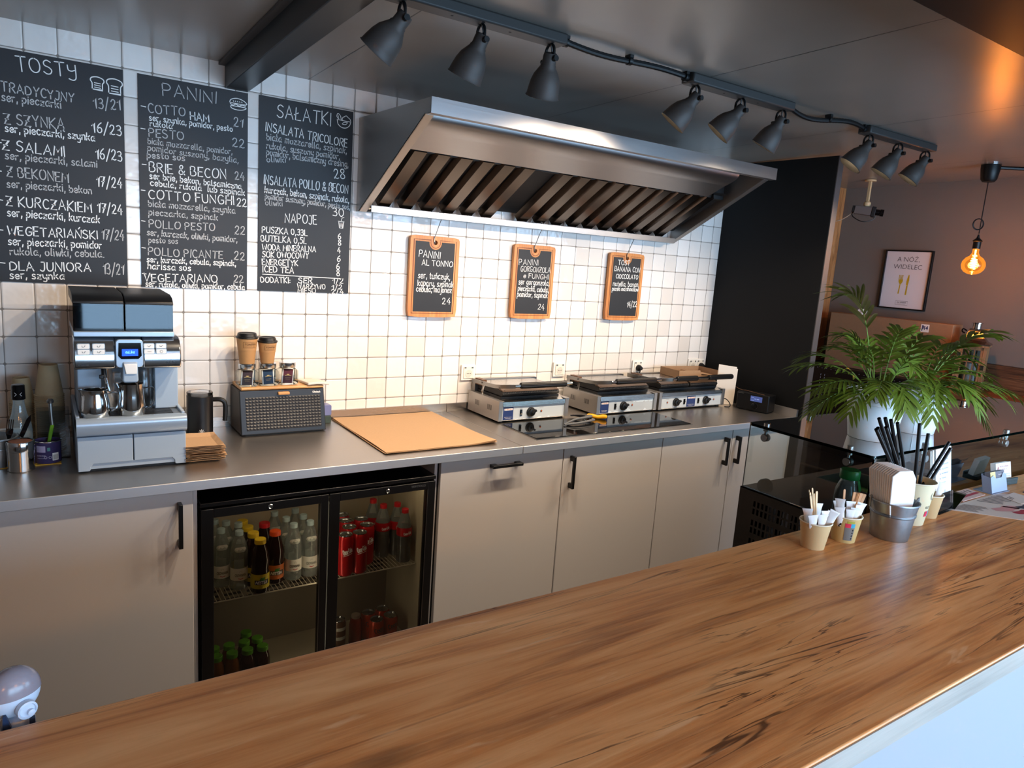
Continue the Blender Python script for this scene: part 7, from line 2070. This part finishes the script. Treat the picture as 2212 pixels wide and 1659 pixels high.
b = MB(); b.box(4.42, 4.47, -.03, -.001, 1.93, 2.10); solo('white_box', b, WHITE, 'narrow white switch box on the wood cladding beside the partition', 'switch box', (4.44, -.01, 1.93), bev=.003)
# pendant bulb
t = thing('pendant_lamp', 'bare amber globe bulb on a black cord with a coil of cable', 'pendant lamp', (4.45, -1.18, cz(-1.18)))
x, y = 4.45, -1.178; zc = cz(y)
b = MB(); b.lathe([(.048, zc - .003), (.048, zc - .03), (.040, zc - .085), (.030, zc - .098), (.001, zc - .099)], 28, (x, y, 0)); put('canopy', b, BLACKP, t)
b = MB(); b.lathe([(.05, zc - .0005), (.05, zc - .006)], 28, (x, y, 0)); put('canopy_ring', b, CHROME, t)
zb = 1.853
b = MB(); b.tube([(x, y, zc - .09), (x + .001, y, zb + .17)], .0028, 8)
put('cord', b, BLACKP, t)
b = MB(); pts = []
for i in range(81):
    a = 2 * PI * i / 20; r = .030 + .006 * math.sin(i * .31); pts.append((x - .012 + r * math.cos(a) * .85, y + .006 + r * math.cos(a) * -.5, zb + .215 + r * math.sin(a)))
b.tube(pts, .0032, 6); put('cord_coil', b, BLACKP, t)
b = MB(); b.lathe([(.004, zb + .165), (.008, zb + .145), (.020, zb + .135), (.026, zb + .128), (.020, zb + .124), (.020, zb + .085), (.001, zb + .085)], 24, (x, y, 0)); put('lamp_holder', b, BLACKP, t)
b = MB(); prof = [(.016, zb + .085), (.017, zb + .062), (.026, zb + .046), (.045, zb + .033), (.058, zb + .012), (.061, zb - .008), (.056, zb - .030), (.042, zb - .047), (.022, zb - .057), (.001, zb - .060)]
b.lathe(prof, 32, (x, y, 0), cap=False); gl = put('glass_globe', b, AMBER, t, smooth=80)
b = MB(); pts = []
for i in range(49):
    f = i / 48; a = f * 2 * PI * 5; r = .010 + .006 * math.sin(f * PI); pts.append((x + r * math.cos(a), y + r * math.sin(a), zb + .034 - f * .062))
b.tube(pts, .0036, 6); b.tube([(x, y, zb + .08), (x, y, zb + .036)], .004, 6); put('filament', b, FILAM, gl)
l = bpy.data.lights.new('pendant_light', 'POINT'); l.energy = 4.5; l.color = (1.0, .47, .18); l.shadow_soft_size = .03
lo = bpy.data.objects.new('pendant_light', l); COL.objects.link(lo); lo.location = (x, y, zb - .005)
pend = t
# the same bare bulbs over the guest side, behind the photographer
l2 = bpy.data.lights.new('guest_pendant_light', 'POINT'); l2.energy = GUEST_W; l2.color = GUEST_C; l2.shadow_soft_size = .06
for px_, py_, lab in ((-.5, -4.1, 'amber bulb pendant over the guest side, behind the photographer at the left'), (1.15, -4.1, 'amber bulb pendant over the guest side, straight behind the photographer'), (2.8, -4.0, 'amber bulb pendant over the guest side, at the right')):
    r = dup(pend, (px_, py_, cz(py_)), None, lab); ORG[r.name] = tuple(r.location)
    lo = bpy.data.objects.new('guest_pendant_light', l2); COL.objects.link(lo); lo.location = (px_, py_ + .002, cz(py_) - (cz(y) - zb) - .005)
b = MB(); b.tube([(4.49, y, zc - .014), (4.8, y - .25, zc - .010), (4.93, y - 1.1, zc + .006), (4.93, -3.0, cz(-3.0) - .02)], .010, 8); solo('ceiling_conduit', b, BLACKP, 'black conduit running from the pendant lamp along the ceiling', 'conduit', (4.8, y - .25, zc - .01))
# bench with black upholstery, carton, ledge, lantern
BL = mat('black_leatherette', '111114', .42, bump=.05, nscale=200)
t = thing('upholstered_bench', 'black upholstered bench back with white stitching below the carton', 'bench', (4.75, -.5, 0))
b = MB(); b.box(4.68, 4.975, -.975, -.004, 0, 1.108); put('backrest', b, BL, t, bev=.012, seg=3)
b = MB(); b.box(4.20, 4.678, -.975, -.004, 0, .50); put('seat', b, BL, t, bev=.02, seg=3)
b = MB()
for k in range(26): b.box(4.677, 4.680, -.06 - k * .035, -.066 - k * .035, 1.085, 1.088)
for yy in (-.20, -.23, -.52, -.55, -.84, -.87):
    for k in range(24): b.box(4.677, 4.680, yy, yy - .002, .55 + k * .021, .562 + k * .021)
put('stitching', b, mat('white_thread', '8f8f95', .7), t)
t = thing('large_carton', 'large flat brown cardboard carton standing on the black bench back', 'carton', (4.83, -.56, 1.108))
b = MB(); b.box(4.775, 4.905, -.985, -.150, 1.1085, 1.485); put('box', b, CARD, t, bev=.003)
b = MB(); b.box(4.7738, 4.7748, -.842, -.790, 1.42, 1.470); print_text(b, 'P', lambda u, v: (4.7735, -.797 - u, 1.428 + v), .014, .034, 1, bold=.05); print_text(b, '14', lambda u, v: (4.7735, -.812 - u, 1.436 + v), .024, .024, 1, bold=.05); put('shipping_label', b, [PAPERW, mat('label_blue', '2a3c6a', .5)], t, smooth=0)
b = MB(); random.seed(4)
g = [[(4.80 + .05 * (i / 6) + random.uniform(-.008, .008), -.33 - .055 * (j / 6) + random.uniform(-.006, .006), 1.487 + .045 * math.sin(PI * i / 6) * (1 - .4 * j / 6) + random.uniform(0, .010)) for j in range(7)] for i in range(7)]
b.sheet(g, .003); solo('crumpled_paper', b, PAPERW, 'crumpled white paper scrap on top of the large carton', 'paper scrap', (4.82, -.36, 1.487), smooth=0)
t = thing('wall_ledge', 'brown wooden bar ledge along the end wall under the lantern', 'ledge', (4.80, -2.0, 1.06))
b = MB(); b.box(4.55, 4.975, -3.4, -.985, 1.06, 1.098); put('ledge_board', b, LEDGEW, t, bev=.003)
b = MB(); b.box(4.90, 4.975, -3.4, -.99, 0, 1.06); put('support_panel', b, LEDGEW, t)
b = MB(); b.box(4.962, 4.979, -3.4, -.99, 1.0985, 1.262); o = struct('trim_5', b, OLDW)
# lantern
t = thing('wooden_lantern', 'wooden lantern with steel chimney roof and paned door on the ledge', 'lantern', (4.80, -1.11, 1.098))
M = Matrix.Translation((4.80, -1.11, 1.0985)) @ Matrix.Rotation(math.radians(-72), 4, 'Z'); W = .078
b = MB(); b.xf = M; b.box(-W - .008, W + .008, -W - .008, W + .008, 0, .012); put('base', b, LANTW, t, bev=.002)
b = MB(); b.xf = M
for sx in (-1, 1):
    for sy in (-1, 1): b.box(sx * W - .009, sx * W + .009, sy * W - .009, sy * W + .009, .012, .272) if False else b.box(min(sx * W, sx * (W - .018)), max(sx * W, sx * (W - .018)), min(sy * W, sy * (W - .018)), max(sy * W, sy * (W - .018)), .012, .272)
b.box(-W - .008, W + .008, -W - .008, W + .008, .272, .284); put('posts', b, LANTW, t)
for side_ in range(4):
    b = MB(); b.xf = M @ Matrix.Rotation(side_ * PI / 2, 4, 'Z'); i0 = W - .018
    b.box(-i0, -i0 + .014, -W + .003, -W + .012, .014, .27); b.box(i0 - .014, i0, -W + .003, -W + .012, .014, .27); b.box(-i0, i0, -W + .003, -W + .012, .014, .030); b.box(-i0, i0, -W + .003, -W + .012, .252, .27)
    for k in (1, 2): x = -i0 + .014 + (2 * i0 - .028) * k / 3; b.box(x - .003, x + .003, -W + .004, -W + .011, .03, .252); z = .03 + .222 * k / 3; b.box(-i0, i0, -W + .004, -W + .011, z - .003, z + .003)
    d = put('door' if side_ == 0 else 'side_lattice', b, LANTW, t)
    b = MB(); b.xf = M @ Matrix.Rotation(side_ * PI / 2, 4, 'Z'); b.box(-i0, i0, -W + .013, -W + .0145, .02, .262); put('pane', b, GLASS, d)
    if side_ == 0:
        b = MB(); b.xf = M
        for z in (.07, .22): b.box(-W + .004, -W + .024, -W - .002, -W + .002, z - .011, z + .011)
        b.box(W - .020, W - .002, -W - .006, -W + .002, .135, .165); put('hinges_and_latch', b, CHROME, d)
b = MB(); b.xf = M; lev = [(W + .010, .284), (W + .010, .291), (W * .86, .302), (W * .62, .330), (W * .50, .358), (W * .46, .362), (W * .46, .376), (W * .40, .378)]
vs = []; fs = []
for r, z in lev: vs += [(-r, -r, z), (r, -r, z), (r, r, z), (-r, r, z)]
for j in range(len(lev) - 1):
    for i in range(4): fs.append((j * 4 + i, j * 4 + (i + 1) % 4, j * 4 + 4 + (i + 1) % 4, j * 4 + 4 + i))
fs += [(3, 2, 1, 0), tuple(len(vs) - 4 + i for i in range(4))]
b.add(vs, fs); put('steel_roof', b, mat('copper_steel', 'a08c80', .22, 1.0), t, smooth=40)
b = MB(); b.xf = M; b.lathe([(.024, .376), (.024, .408), (.029, .411), (.029, .415), (.001, .418)], 20); put('chimney', b, CHROME, t)
b = MB(); b.xf = M; b.tube(catmull([(-.05, 0, .36), (-.07, -.01, .372), (-.075, 0, .355), (-.06, .01, .345)], 3), .004, 6); put('carry_ring', b, BLACKP, t)
b = MB(); b.xf = M; b.lathe([(.032, .0125), (.032, .16), (.030, .165), (.001, .162)], 20); tt = solo('pillar_candle', b, mat('wax', 'd8dce4', .5), 'pale pillar candle standing inside the wooden lantern', 'candle', (4.80, -1.11, 1.11))
